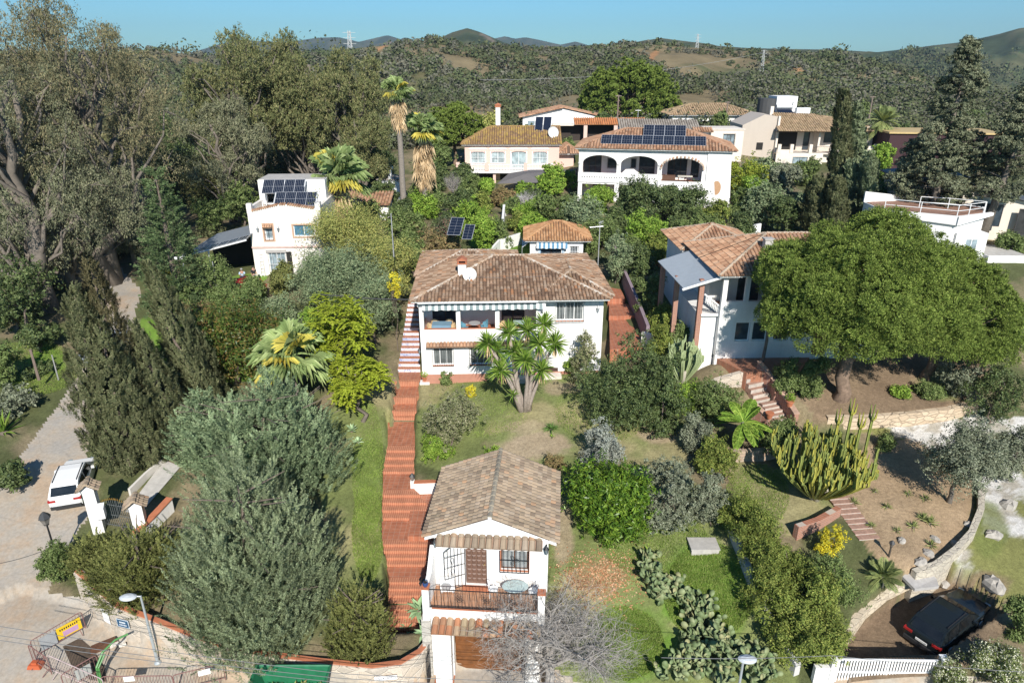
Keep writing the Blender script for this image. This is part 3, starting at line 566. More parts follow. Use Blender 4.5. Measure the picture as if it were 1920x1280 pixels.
# ================================================================ main villa
def main_house():
    H = thing("villa", (-6.42, 44.5, 5.6), "white two storey villa with mottled brown hipped tile roof and striped awning over its balcony", "house", None, R(2.4)); H.scale = (.97, 1, 1)
    w = MB(); Wd, D = 13.3, 11.2
    lw = [(.85, 2.3, 1.1, 2.45), (3.55, 5.05, 1.1, 2.45), (6.1, 7.2, .05, 2.4)]
    panel(w, 0, 8.7, 0, 2.9, 0, .25, lw)
    panel(w, 8.7, 13.3, 0, 6.05, .5, .25, [(9.85, 11.85, 4.15, 5.5)])
    w.box(8.7, 8.95, .25, 2.9, 0, 2.9); T0 = Matrix.Translation((13.3, .75, 0)) @ Matrix.Rotation(R(90), 4, 'Z'); w.T = T0; panel(w, 0, D - 1.25, 0, 6.05, 0, .25, [(3, 4.2, 4, 5.3)]); w.T = None
    w.box(0, 13.3, D - .25, D - .002, 0, 6.05); w.box(0, .25, .25, D - .25, 0, 2.9); w.box(0, .25, 2.8, D - .25, 2.9, 6.05)
    panel(w, .25, 8.7, 3.1, 6.05, 2.8, .2, [(.7, 2.7, 3.12, 5.3), (4.95, 5.5, 4.3, 5.1), (5.95, 7.7, 3.12, 5.1)])
    w.box(8.7, 8.95, .75, 2.8, 2.9, 6.05); w.box(.25, 7.2, 5.2, D + 1.4, 0, 6.0); w.build("wall", WHITE, H)
    # balcony
    b = MB(); b.box(0, 8.68, -.04, 2.8, 2.9, 3.08); b.build("balcony_floor", RTILE, H)
    b = MB(); b.box(-.003, 8.69, -.06, .16, 2.86, 3.8); b.box(0.1, 8.6, -.10, -.06, 3.02, 3.1); b.box(-.03, .16, .16, 2.8, 2.86, 3.8)
    o = b.build("parapet", WHITE, H); c = MB(); c.box(.3, 8.3, -.02, .2, 3.8, 3.83); c.build("coping", TERRA, o); pg = MB()
    for k in range(18): x = .6 + k * .46; pg.box(x - .025, x + .025, -.13, -.06, 3.12, 3.17)
    pg.build("drain_tiles", plain("drain_grey", (.35, .33, .3)), o)
    for x in (0, 2.62, 5.42, 8.36): c = MB(); c.box(x - .004, x + .3, -.07, .22, 3.831, 5.5); c.build("column", WHITE, H)
    c = MB(); c.box(-.1, 8.72, -.12, .24, 5.501, 6.04); c.build("beam", WHITE, H); c = MB(); c.box(.25, 8.6, .24, 2.8, 5.9, 5.98); c.build("balcony_ceiling", WHITE, H)
    awning(H, .25, 9.0, -.13, 5.72, .3, .12, .22)
    for (a, e, z0, z1, n, nm) in ((.7, 2.7, 3.12, 5.3, 2, "balcony_door"), (4.95, 5.5, 4.3, 5.1, 1, "window"), (5.95, 7.7, 3.12, 5.1, 2, "balcony_door")): window(H, a, e, z0, z1, 2.8, DWOOD, GLASS, n, None, .06, name=nm)
    s = MB(); s.box(3.0, 4.6, 2.74, 2.79, 3.12, 4.35); s.build("cupboard", WHITE, H)
    for (a, e, z0, z1) in lw[:2]: window(H, a, e, z0, z1, 0, WMETAL, glassmat("curtain_glass", (.09, .10, .10), .2), 3, plain("grille_dark", (.05, .05, .05)), .12, 9, TERRA, name="window", hbars=1)
    d = MB(); d.box(6.12, 7.18, .14, .2, .05, 2.38); d.build("door", plain("shadow_blue_door", (.4, .5, .58)), H)  # bluish shadow of the doorway is put into the door colour
    window(H, 9.85, 11.85, 4.15, 5.5, .5, WMETAL, glassmat("curtain_glass"), 3, plain("grille_pale", (.45, .45, .45)), .12, 8, TERRA, hbars=1, out=.2)
    canopy(H, .4, 8.4, 2.83, -.10, .34, .17, T_ORANGE, "tile_canopy", .24, .3)
    p = MB(); p.box(-.02, 8.72, -.05, -.002, -.4, .36); p.box(8.72, 13.31, .44, .499, -.4, .22); p.build("plinth", plain("terracotta_plinth", (.42, .2, .14), .8), H)
    p = MB(); p.box(6.6, 8.6, -.75, -.05, -.4, .22); p.box(9.0, 10.3, -.3, .44, -.4, .15); p.build("doorstep", plain("step_white", (.62, .56, .5)), H)
    v = MB(); v.box(9.2, 10.1, .44, .5, .25, .5); v.build("vent", DWOOD, H)
    r = Roof()
    r.hip(-.55, 13.6, -.6, 11.4, 6.05, 1.55); r.hip(8.5, 13.9, -.02, 9.0, 6.05, 1.0, fl=3.2, fr=3.0, axis='y', lift=.02); r.hip(-.75, 7.6, 5.4, 12.8, 6.03, 1.05, lift=.02)
    o = r.build(H, T_MAIN, capmat=island("pale_ridge_tile", [(0, (.5, .42, .34)), (.5, (.4, .27, .17)), (1, (.6, .55, .48))], .9))
    te = MB(); rg = random.Random(3)
    for (a, e, y) in ((-.5, 8.4, -.6), (8.6, 13.8, -.02)):
        for k in range(int((e - a) / .236)): x = a + .12 + k * .236; te.lathe([(.075, 0), (.075, .06)], (x, y + .04, 5.985), 8)
    te.build("eave_tile_ends", WHITE, o)
    c = MB(); c.box(2.75, 3.35, 2.6, 3.2, 6.2, 7.75); o = c.build("chimney", WHITE, H); c = MB(); c.box(2.68, 3.42, 2.53, 3.27, 7.751, 7.8); c.extr([(2.66, 2.5, 8.0), (3.44, 2.5, 8.0), (3.05, 2.5, 8.25)], (0, .8, 0))
    for x in (2.72, 3.3): c.box(x, x + .1, 2.56, 3.24, 7.8, 8.0)
    c.build("chimney_cap", TERRA, o)
    lantern(H, 12.9, .5, 5.1, plain("white_lantern", (.6, .6, .6))); lantern(H, -.1, -.1, 2.35, IRON)
    g = MB(); g.tube([(.0, -.68, 5.98), (8.4, -.68, 5.98)], .06, 8); g.tube([(.1, -.66, 5.95), (.12, -.1, 5.6), (.12, -.09, 3.2)], .035, 6); g.build("gutter", WMETAL, H)
    return H
VH = main_house()
def vl(x, y, z): return tuple(VH.matrix_basis @ Vector((x, y, z)))
bpy.context.view_layer.update()
dish(vl(3.6, 2.2, 6.55), .5, "round pale satellite dish beside the chimney on the brown villa roof", R(8), 20)
WICK = plain("wicker", (.5, .36, .2), .8, var=.3, scale=30); BLUEF = plain("blue_fabric", (.10, .25, .33), .8); CLOTH = plain("blue_cloth", (.16, .27, .36), .85)
def chair(loc, yaw, label, mat, group):
    t = thing("balcony_chair", loc, label, "chair", group, yaw)
    s = MB(); s.box(-.24, .24, -.24, .24, .4, .47); s.build("seat", mat, t)
    b = MB(); n = 8
    pts = [(.27 * math.sin(a), .27 * math.cos(a)) for a in [R(-100 + 200 * i / n) for i in range(n + 1)]]; 
    for (p, q), h in zip(zip(pts[:-1], pts[1:]), (.66, .72, .84, .9, .9, .84, .72, .66)): b.extr([(p[0], p[1], .45), (q[0], q[1], .45), (q[0], q[1], h), (p[0], p[1], h)], (p[0] * .12, p[1] * .12, 0))
    b.build("backrest", mat, t)
    for x in (-.2, .2):
        for y in (-.2, .2): l = MB(); l.tube([(x, y, 0), (x * .95, y * .95, .42)], .022, 6); l.build("leg", mat, t)
def table(loc, label, top, leg, round_=False, w=.7, d=.45, cloth=None):
    t = thing("balcony_table", loc, label, "table"); m = MB()
    if round_: m.lathe([(w, .70), (w, .74)], (0, 0, 0), 20); m.build("tabletop", top, t); l = MB(); l.tube([(0, 0, .03), (0, 0, .70)], .035, 8); l.lathe([(.24, 0), (.05, .05)], (0, 0, 0), 12); l.build("pedestal", leg, t)
    else:
        m.box(-w, w, -d, d, .70, .74); m.build("tabletop", top, t)
        for x in (-w + .08, w - .08):
            for y in (-d + .08, d - .08): l = MB(); l.box(x - .03, x + .03, y - .03, y + .03, 0, .7); l.build("leg", leg, t)
        if cloth: 
            c = MB(); c.box(-w - .03, w + .03, -d - .03, d + .03, .741, .75); c.box(-w - .03, w + .03, -d - .035, -d - .03, .25, .75); c.box(-w - .035, -w - .03, -d - .03, d + .03, .3, .75); c.box(w + .03, w + .035, -d - .03, d + .03, .3, .75); tag(c.build("tablecloth", cloth), "blue cloth hanging over the wicker dining table on the villa balcony", "tablecloth").location = loc
    return t
table(vl(1.5, 1.15, 3.08), "dining table under a blue cloth in the left bay of the villa balcony", WOOD, WOOD, False, .65, .42, CLOTH)
G = "wicker chairs around the balcony dining table"
chair(vl(.75, .7, 3.08), R(60), "wicker chair at the near left corner of the blue clothed balcony table", WICK, G); chair(vl(2.25, .7, 3.08), R(-60), "wicker chair at the near right corner of the blue clothed balcony table", WICK, G)
chair(vl(.95, 1.9, 3.08), R(170), "wicker chair at the far left of the blue clothed balcony table", WICK, G); chair(vl(2.0, 1.95, 3.08), R(190), "wicker chair at the far right of the blue clothed balcony table", WICK, G)
table(vl(3.9, 1.2, 3.08), "small round grey cafe table in the middle bay of the villa balcony", plain("grey_top", (.35, .35, .36)), IRON, True, .42)
G = "blue cushioned chairs at the round cafe table"
chair(vl(3.15, 1.0, 3.08), R(80), "blue cushioned chair to the left of the round cafe table", BLUEF, G); chair(vl(4.6, 1.3, 3.08), R(-80), "blue cushioned chair to the right of the round cafe table", BLUEF, G)
table(vl(7.3, 1.2, 3.08), "square pale green table in the right bay of the villa balcony behind the yucca", plain("pale_green", (.35, .47, .43)), WOOD, False, .5, .4)
chair(vl(5.9, .9, 3.08), R(-40), "wicker chair beside the middle column of the villa balcony", WICK, G)
# ================================================================ guest house over its garage
def guest_house():
    H = thing("guest_house", (-3.55, 25.45, 3.9), "white gabled guest house over a garage with weathered beige tiles and brown arched door", "house", None, R(-4))
    Wd, D, e = 5.2, 5.0, 2.98
    w = MB(); block(w, 0, Wd, 0, D, -.1, e, .25, front=[(1.4, 2.4, .1, 2.62, .25), (3.05, 4.3, 1.1, 2.4)])
    for y in (0, D - .25): w.extr([(0, y, e), (Wd, y, e), (Wd / 2, y, e + 1.02)], (0, .25, 0))
    w.build("wall", WHITE, H)
    v = MB()
    for sx in (-1, 1):
        x = Wd / 2 + sx * (Wd / 2 + .36); v.extr([(x, -.34, e - .16), (Wd / 2, -.34, e + .96), (Wd / 2, -.34, e + 1.12), (x, -.34, e + .0)], (0, .1, 0))
    v.box(Wd / 2 - .08, Wd / 2 + .08, -.37, -.25, e + .98, e + 1.24); v.build("gable_trim", WHITE, H)
    f = MB(); f.extr([(.0, -.235, e + .0), (Wd, -.235, e + .0), (Wd / 2, -.235, e + 1.0)], (0, .23, 0)); f.build("gable_front", WHITE, H)
    r = Roof(); r.eave = MB(); r.hip(-.42, Wd + .42, -.36, D + .45, e - .03, 1.2, fl=0, fr=0, axis='y', pitch=.25, course=.25); r.eave = MB(); r.eave.box(-.3, Wd + .3, -.2, D + .3, e - .12, e - .06)
    o = r.build(H, T_GUEST, capmat=island("grey_ridge_tile", [(0, (.25, .22, .17)), (1, (.38, .33, .25))], .9))
    # door, open iron gate, window
    d = MB(); d.box(1.42, 2.38, .14, .2, .1, 2.6)
    for i in range(4):
        for j in range(9):
            x = 1.47 + i * .228; z = .2 + j * .262; d.add([(x, .139, z), (x + .19, .139, z), (x + .19, .139, z + .22), (x, .139, z + .22), (x + .05, .105, z + .05), (x + .14, .105, z + .05), (x + .14, .105, z + .17), (x + .05, .105, z + .17)], [(4, 5, 6, 7), (0, 1, 5, 4), (1, 2, 6, 5), (2, 3, 7, 6), (3, 0, 4, 7)])
    o = d.build("door", plain("carved_door", (.15, .085, .06), .5, var=.3, scale=8), H); q = MB(); q.lathe([(.03, 0), (.04, .03), (.02, .06)], (2.27, .1, 1.2), 8); q.build("handle", plain("brass", (.5, .35, .12), .3, .8), o)
    g = MB(); g.T = Matrix.Translation((1.38, -.02, 0)) @ Matrix.Rotation(R(28), 4, 'Z') @ Matrix.Rotation(R(180), 4, 'Z')
    n = 6; L = .98; top = lambda x: 2.28 + .34 * math.sqrt(max(0, 1 - (1 - x / L) ** 2)) * 1.0 if False else 2.62 - .36 * (x / L) ** 2
    for k in range(n + 1): x = L * k / n; g.tube([(x, 0, .1), (x, 0, top(x))], .013 if 0 < k < n else .02, 5)
    for z in (.1, .75, 1.35, 1.95): g.tube([(0, 0, z), (L, 0, z)], .014, 5)
    g.tube([(L * k / 8, 0, top(L * k / 8)) for k in range(9)], .02, 5)
    for c0 in (1.05, 1.65): g.tube([(L * .6 + .1 * math.cos(a) * (1 - a / 9), 0, c0 + .2 * math.sin(a)) for a in np.linspace(0, 6.28, 14)], .009, 4)
    g.build("iron_gate", IRON, H)
    window(H, 3.05, 4.3, 1.1, 2.4, 0, WOOD, glassmat("grey_glass", (.18, .19, .19), .15), 2, IRON, .1, 7, TERRA, out=.16)
    s = MB(); s.tube([(3.68 + .22 * math.cos(a) * (.6 + .4 * math.cos(3 * a)), -.17, 1.75 + .3 * math.sin(a) * (.6 + .4 * math.cos(3 * a))) for a in np.linspace(0, 6.28, 30)], .012, 4); s.build("grille_scroll", IRON, H)
    f = MB(); f.box(2.99, 3.05, -.02, .02, 1.04, 2.46); f.box(4.3, 4.36, -.02, .02, 1.04, 2.46); f.box(3.05, 4.3, -.02, .02, 2.41, 2.46); f.build("window_surround", TERRA, H)
    canopy(H, .18, 4.95, 3.12, -.24, .42, .30, T_GUEST, "tile_canopy", .30, .45)
    sc = MB()
    for k in range(16): x = .33 + k * .298; sc.lathe([(.12, 0), (.09, .05)], (x, -.6, 2.70), 10, None, 1, .5)
    sc.build("canopy_scallops", WHITE, H)
    lantern(H, .08, -.02, 2.62); lantern(H, 5.12, -.02, 2.5)
    st = MB(); st.box(1.25, 2.55, -.32, -.002, 0, .1); st.build("doorstep", TERRA, H)
    # terrace
    t = MB(); t.box(-.12, 5.0, -1.62, -.0, -.22, 0); t.build("terrace_floor", floortile("terrace_tile", (.46, .25, .15), (.40, .21, .12), (.42, .28, .2), .33), H)
    t = MB(); t.box(-.16, 5.04, -1.72, -1.622, -.05, .2); t.box(-.2, 5.08, -1.76, -1.6, -.12, -.05); o = t.build("terrace_edge", WHITE, H); c = MB(); c.box(.1, 4.8, -1.74, -1.62, .2, .23); c.build("edge_tiles", TERRA, o)
    for (x, nm) in ((-.3, 0), (4.82, 1)):
        p = MB(); p.box(x, x + .3, -1.78, -1.45, -.44, 1.3); o = p.build("terrace_pillar", WHITE, H); c = MB(); c.box(x - .03, x + .33, -1.81, -1.42, 1.301, 1.35); c.build("pillar_cap", TERRA, o)
    b = MB(); b.extr([(-.28, -1.45, -.4), (-.28, -1.45, 1.2), (-.28, -.7, 1.2), (-.2, 0, 2.3), (-.2, 0, -.4)], (.2, 0, 0)); b.build("side_wall", WHITE, H)
    q = MB()
    for k in range(31): x = .06 + k * .156; q.tube([(x, -1.68, .24), (x + (.03 if k % 2 else -.03), -1.68, .7), (x, -1.68, 1.25)], .012, 4)
    for z in (.26, 1.24): q.box(0, 4.82, -1.70, -1.66, z, z + .03)
    for cx in (1.35, 2.55, 3.7):
        q.tube([(cx + .12 * math.cos(a), -1.69, .75 + .13 * math.sin(a)) for a in np.linspace(0, 6.28, 14)], .011, 4)
        for a in range(0, 180, 45): q.tube([(cx - .2 * math.cos(R(a)), -1.69, .75 - .2 * math.sin(R(a))), (cx + .2 * math.cos(R(a)), -1.69, .75 + .2 * math.sin(R(a)))], .008, 4)
    q.build("railing", IRON, H)
    # garage storey
    w = MB(); zb = -3.95
    panel(w, .0, 4.95, zb, -.12, -1.62, .3, [(1.0, 4.35, zb + .01, -.85)] + [(1.25 + .4 * k, 1.42 + .4 * k, -.32, -.2) for k in range(6)]); w.box(0, .3, -1.32, 4.9, zb, -.23); w.box(4.65, 4.95, -1.32, 4.9, zb, -.23); w.build("garage_wall", WHITE, H)
    p = MB(); p.box(.2, .95, -2.1, -1.621, zb, -.78); o = p.build("garage_pillar", WHITE, H); p = MB(); p.box(.12, 1.0, -2.2, -1.62, zb - .1, zb + .14); p.build("pillar_base", TERRA, o)
    p = MB(); p.box(4.3, 4.92, -2.1, -1.621, zb, -.78); p.build("garage_pillar", WHITE, H)
    canopy(H, .1, 4.95, -.42, -1.63, .62, .26, island("mixed_canopy_tile", [(0, (.38, .30, .19)), (.4, (.28, .2, .13)), (.7, (.45, .17, .08)), (1, (.42, .33, .22))], .9), "garage_canopy", .32, .4)
    d = MB(); d.box(1.0, 4.35, -1.15, -1.08, zb, -.8)
    for k in range(10): z = zb + .1 + k * .3; d.box(1.05, 4.3, -1.17, -1.15, z, z + .24)
    d.build("garage_door", plain("varnished_wood", (.16, .06, .018), .45, var=.4, scale=4), H)
    s = MB(); s.box(-.42, 0, -1.72, .2, zb, -.46); s.build("stone_side", stonewall("grey_rubble", (.42, .40, .36), (.5, .47, .42), (.36, .33, .3), (.46, .43, .38), 2.6), H)
    return H
GH = guest_house(); bpy.context.view_layer.update()
def gl(x, y, z): return tuple(GH.matrix_basis @ Vector((x, y, z)))
def terrace_bits():
    t = thing("glass_table", gl(3.75, -.65, 0), "oval frosted glass table on the guest house terrace behind the bare tree", "table")
    m = MB(); m.lathe([(.5, .71), (.52, .73), (.5, .74)], (0, 0, 0), 24, None, 1.15, .8); m.build("tabletop", plain("frosted_glass", (.45, .55, .54), .2), t)
    for a in range(4): l = MB(); l.tube([(.4 * math.cos(R(45 + 90 * a)), .28 * math.sin(R(45 + 90 * a)), 0), (.3 * math.cos(R(45 + 90 * a)), .2 * math.sin(R(45 + 90 * a)), .71)], .018, 6); l.build("leg", WMETAL, t)
    for (x, lab) in ((2.75, "white wire chair between the arched door and the glass table"), (4.55, "white wire chair at the right end of the glass table")):
        c = thing("wire_chair", gl(x, -.55, 0), lab, "chair", "white terrace chairs", R(90 if x < 3 else -90)); s = MB(); s.lathe([(.22, .42), (.22, .45)], (0, 0, 0), 14); s.build("seat", WMETAL, c)
        b = MB(); b.tube([(.24 * math.cos(R(a)), .24 * math.sin(R(a)), .45 + .42 * math.sin(R(a))) for a in range(0, 181, 20)], .015, 5); b.tube([(.12 * math.cos(R(a)), .23, .45 + .3 * math.sin(R(a))) for a in range(0, 181, 30)], .012, 5); b.build("backrest", WMETAL, c)
        for x2 in (-.16, .16):
            for y2 in (-.16, .16): l = MB(); l.tube([(x2 * 1.1, y2 * 1.1, 0), (x2, y2, .43)], .014, 5); l.build("leg", WMETAL, c)
    a = thing("air_conditioner", gl(.6, -.35, 0), "white outdoor air conditioning unit on the terrace left of the open iron gate", "air conditioner"); m = MB(); m.box(-.33, .33, -.15, .15, .08, .72); m.build("casing", WMETAL, a); m = MB(); m.lathe([(.24, 0), (.2, .02)], (0, 0, 0), 16); o = m.build("fan_grille", GREYM, a); o.rotation_euler = (R(90), 0, 0); o.location = (-.05, -.152, .4); m = MB(); m.box(-.3, -.22, -.14, .14, 0, .08); m.box(.22, .3, -.14, .14, 0, .08); m.build("feet", GREYM, a)
    p = thing("blue_pot", gl(-.15, -1.62, 1.35), "small dark blue glazed pot on the left terrace pillar", "pot"); m = MB(); m.lathe([(.08, 0), (.13, .1), (.12, .2), (.09, .22)], (0, 0, 0), 12); m.build("bowl", plain("blue_glaze", (.03, .06, .16), .25), p); m = MB(); m.lathe([(.085, .215), (.085, .225)], (0, 0, 0), 12); m.build("soil", DARK, p)
terrace_bits()
# ================================================================ pool house behind the villa
def pool_house():
    H = thing("pool_house", (1.7, 63, 8.35), "small white cabin with orange pyramid tile roof and striped awning behind the villa", "cabin", None, R(-1)); w = MB()
    block(w, 0, 5.0, 0, 4.6, 0, 3.0, .22, front=[(1.0, 3.0, .05, 2.35), (3.75, 4.55, 1.4, 2.4)]); w.build("wall", WHITE, H)
    window(H, 1.0, 3.0, .05, 2.35, 0, DWOOD, GLASS, 2, None, .14, name="glass_door"); window(H, 3.75, 4.55, 1.4, 2.4, 0, WMETAL, GLASS, 1, WMETAL, .1, 6)
    b = [plain("awning_white"  , (.72, .74, .74)), plain("awning_bright_blue", (.10, .25, .40), .8)]
    awning(H, .6, 3.5, -.02, 2.85, .5, .2, .35, .2, b)
    a = MB(); n = 8
    for i in range(n): y0, y1 = .1 + i * .42, .1 + (i + 1) * .42; a.extr([(-.02, y0, 2.8), (-.02, y1, 2.8), (-.75, y1, 2.2), (-.75, y0, 2.2)], (0, 0, -.02), i % 2); a.box(-.76, -.74, y0, y1, 1.5, 2.2, i % 2)
    a.build("side_awning", b, H); c = MB()
    for x in (.85, 3.05):
        for k in range(4): c.box(x + k * .07 - .1, x + (k + 1) * .07 - .1, -.08 - .02 * (k % 2), -.05, .1, 2.4, k % 2)
    c.build("curtain", b, H)
    r = Roof(); r.hip(-.55, 5.75, -.5, 5.2, 3.0, 1.25, fl=2.75, fr=2.75, pitch=.25, course=.36); r.build(H, island("pool_roof_tile", [(0, (.34, .17, .08)), (.5, (.46, .25, .12)), (1, (.5, .3, .16))], .9, ((.4, .28, .08), .6, .75, 1.2)))
    v = MB(); v.box(3.7, 4.3, -.35, -.02, .05, .75); v.build("equipment_box", GREYM, H)
pool_house()
# ================================================================ the white house on the left with its carport
def left_house():
    H = thing("house", (-23.95, 61.6, 8.2), "cream white flat roofed house with solar panels on its roof terrace", "house", None, R(3)); w = MB(); top = 5.9
    block(w, 0, 6.5, 0, 8.0, 0, top, .3, front=[(1.35, 2.0, 3.5, 4.5), (3.95, 5.8, 3.75, 4.75), (1.35, 2.9, .05, 2.25), (3.0, 3.5, .05, 2.3)]); w.extr([(.35, 0, top), (6.2, 0, top), (6.2, 0, top + .35), (3.6, 0, top + .75), (2.9, 0, top + .75), (.35, 0, top + .2)], (0, .28, 0))
    w.box(-.02, .42, -.02, .45, top, top + .85); w.box(6.1, 6.55, -.02, .45, top, top + .9); w.box(0, .3, .45, 8, top, top + .5); w.box(6.2, 6.5, .45, 8, top, top + .5); w.box(.3, 6.2, .3, 7.9, top - .3, top - .1); w.build("wall", CREAM if False else plaster("warm_white", (.79, .74, .68), (.5, .45, .4), .25), H)
    t = MB(); rg = random.Random(2)
    for a, b in (((.4, top + .22), (2.9, top + .78)), ((2.9, top + .78), (3.6, top + .78)), ((3.6, top + .78), (6.1, top + .38))):
        for k in range(int((b[0] - a[0]) / .2)): f = (k + .5) * .2 / (b[0] - a[0]); x = a[0] + (b[0] - a[0]) * f; z = a[1] + (b[1] - a[1]) * f; t.tube([(x, -.1, z), (x, .35, z + .04)], .085, 7)
    t.build("parapet_tiles", T_ORANGE, H)
    m = MB(); m.box(-.04, 6.54, -.1, -.002, 2.68, 2.84); m.box(1.2, 3.0, -.05, -.002, -.1, .1); m.build("cornice", plain("pinkish_trim", (.6, .43, .38)), H)
    f = MB(); f.box(1.15, 1.34, -.06, -.002, 3.3, 5.0); f.box(2.01, 2.2, -.06, -.002, 3.3, 5.0); f.box(1.34, 2.01, -.06, -.002, 3.3, 3.45); f.box(1.34, 2.01, -.06, -.002, 4.85, 5.0); f.build("window_surround", plain("tan_trim", (.5, .32, .22)), H); f = MB(); f.box(3.8, 3.94, -.05, -.002, 3.6, 4.9); f.box(3.94, 5.9, -.05, -.002, 4.78, 4.9); f.box(3.94, 5.9, -.05, -.002, 3.6, 3.72); f.build("window_surround", plain("tan_trim", (.5, .32, .22)), H)
    canopy(H, 1.25, 2.1, 4.88, -.06, .3, .22, T_ORANGE, "niche_canopy", .2, .25)
    window(H, 1.35, 2.0, 3.5, 4.5, 0, WMETAL, GLASSB, 1, IRON, .12, 2); window(H, 3.95, 5.8, 3.75, 4.75, 0, WMETAL, glassmat("blue_glass", (.06, .14, .2)), 2, None, .1)
    window(H, 1.35, 2.9, .05, 2.25, 0, WMETAL, GLASSB, 2, WMETAL, .1, 4, name="patio_door"); d = MB(); d.box(3.0, 3.5, .12, .18, .05, 2.3); d.build("door", DARK, H)
    b = MB(); b.box(1.2, 3.05, -.14, -.002, 2.25, 2.5); b.build("shutter_box", plain("shutter_grey", (.4, .38, .36)), H)
    l = MB()
    for x in (.55, .85): l.tube([(x, -.25, 0), (x, -.06, 2.4)], .025, 5)
    for k in range(7): l.tube([(.55, -.24 + .026 * k, .2 + .32 * k), (.85, -.24 + .026 * k, .2 + .32 * k)], .02, 5)
    tag(l.build("ladder", WMETAL), "white ladder leaning on the wall left of the patio door of the cream house", "ladder"); bpy.data.objects["ladder"].location = H.location; bpy.data.objects["ladder"].rotation_euler = H.rotation_euler
    for x in (.75, 2.6): lantern(H, x, 0, 4.55, GREYM)
    u = MB(); block(u, 0, 6.3, 4.2, 7.9, top, top + 2.3, .25, front=[(.7, 1.9, top + .2, top + 1.6)]); u.build("roof_room", WHITE, H); q = MB(); q.box(.05, 6.25, 4.3, 7.85, top + 2.28, top + 2.36); q.build("roof_room_deck", CONC, H)
    bpy.context.view_layer.update()
    hl = lambda x, y, z: tuple(H.matrix_basis @ Vector((x, y, z)))
    for k in range(4):
        solar(hl(.75 + k * .98, 2.5, top + 1.35), .96, 1.7, 38, R(3), "", H, 6, 2)
        solar(hl(2.05 + k * .98, 1.1, top + .45), .96, 1.7, 36, R(3), "", H, 6, 2)
    s = MB()
    for x in (.7, 2.7, 4.6): s.tube([(x, 2.5, top), (x, 2.5, top + 1.3)], .04, 5); s.tube([(x, 3.7, top), (x, 3.7, top + 2.2)], .04, 5); s.tube([(x, 2.5, top + 1.3), (x, 3.8, top + 2.35)], .04, 5)
    for x in (2.1, 4.0, 5.9): s.tube([(x, 1.1, top - .1), (x, 1.1, top + .42)], .04, 5); s.tube([(x, 2.4, top - .1), (x, 2.4, top + 1.3)], .04, 5); s.tube([(x, 1.1, top + .42), (x, 2.45, top + 1.4)], .04, 5)
    s.build("panel_rack", WMETAL, H)
    # carport
    C = thing("carport", (-23.7, 59.9, 7.9), "open carport with sloping dark sheet roof leaning on the left side of the cream house", "carport"); r = MB()
    A, B, B2, A2 = (-6.2, 0, 2.6), (0, 0, 4.2), (-.1, 5.5, 4.6), (-4.9, 5.5, 3.4); r.extr([A, B, B2, A2], (0, 0, .08)); r.build("sheet_roof", plain("shaded_sheet", (.2, .22, .24), .5), C)
    g = MB(); g.tube([(-6.6, -.05, 2.45), (0, -.05, 4.15)], .07, 6); g.lathe([(.35, 0), (.42, .12), (.1, .2)], (-6.7, .2, 2.35), 14, None, 1.2, .8); g.build("gutter", WMETAL, C)
    for x, z in ((-6.1, 2.55), (-3.6, 3.2)): p = MB(); p.tube([(x, .05, 0), (x, .05, z)], .07, 6); p.build("post", WMETAL, C)
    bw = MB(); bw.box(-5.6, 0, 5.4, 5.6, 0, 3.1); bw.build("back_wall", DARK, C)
    for k in range(6):
        x = -5.55 + k * .93; z = 2.6 + 1.6 * (x + 6.2) / 6.2 + .1
        t = solar((-23.7 + x, 59.88, 7.9 + z), .9, 1.1, 4, 0, "", C, 3, 2); t.rotation_euler = (0, -math.atan(1.6 / 6.2), 0)
left_house()
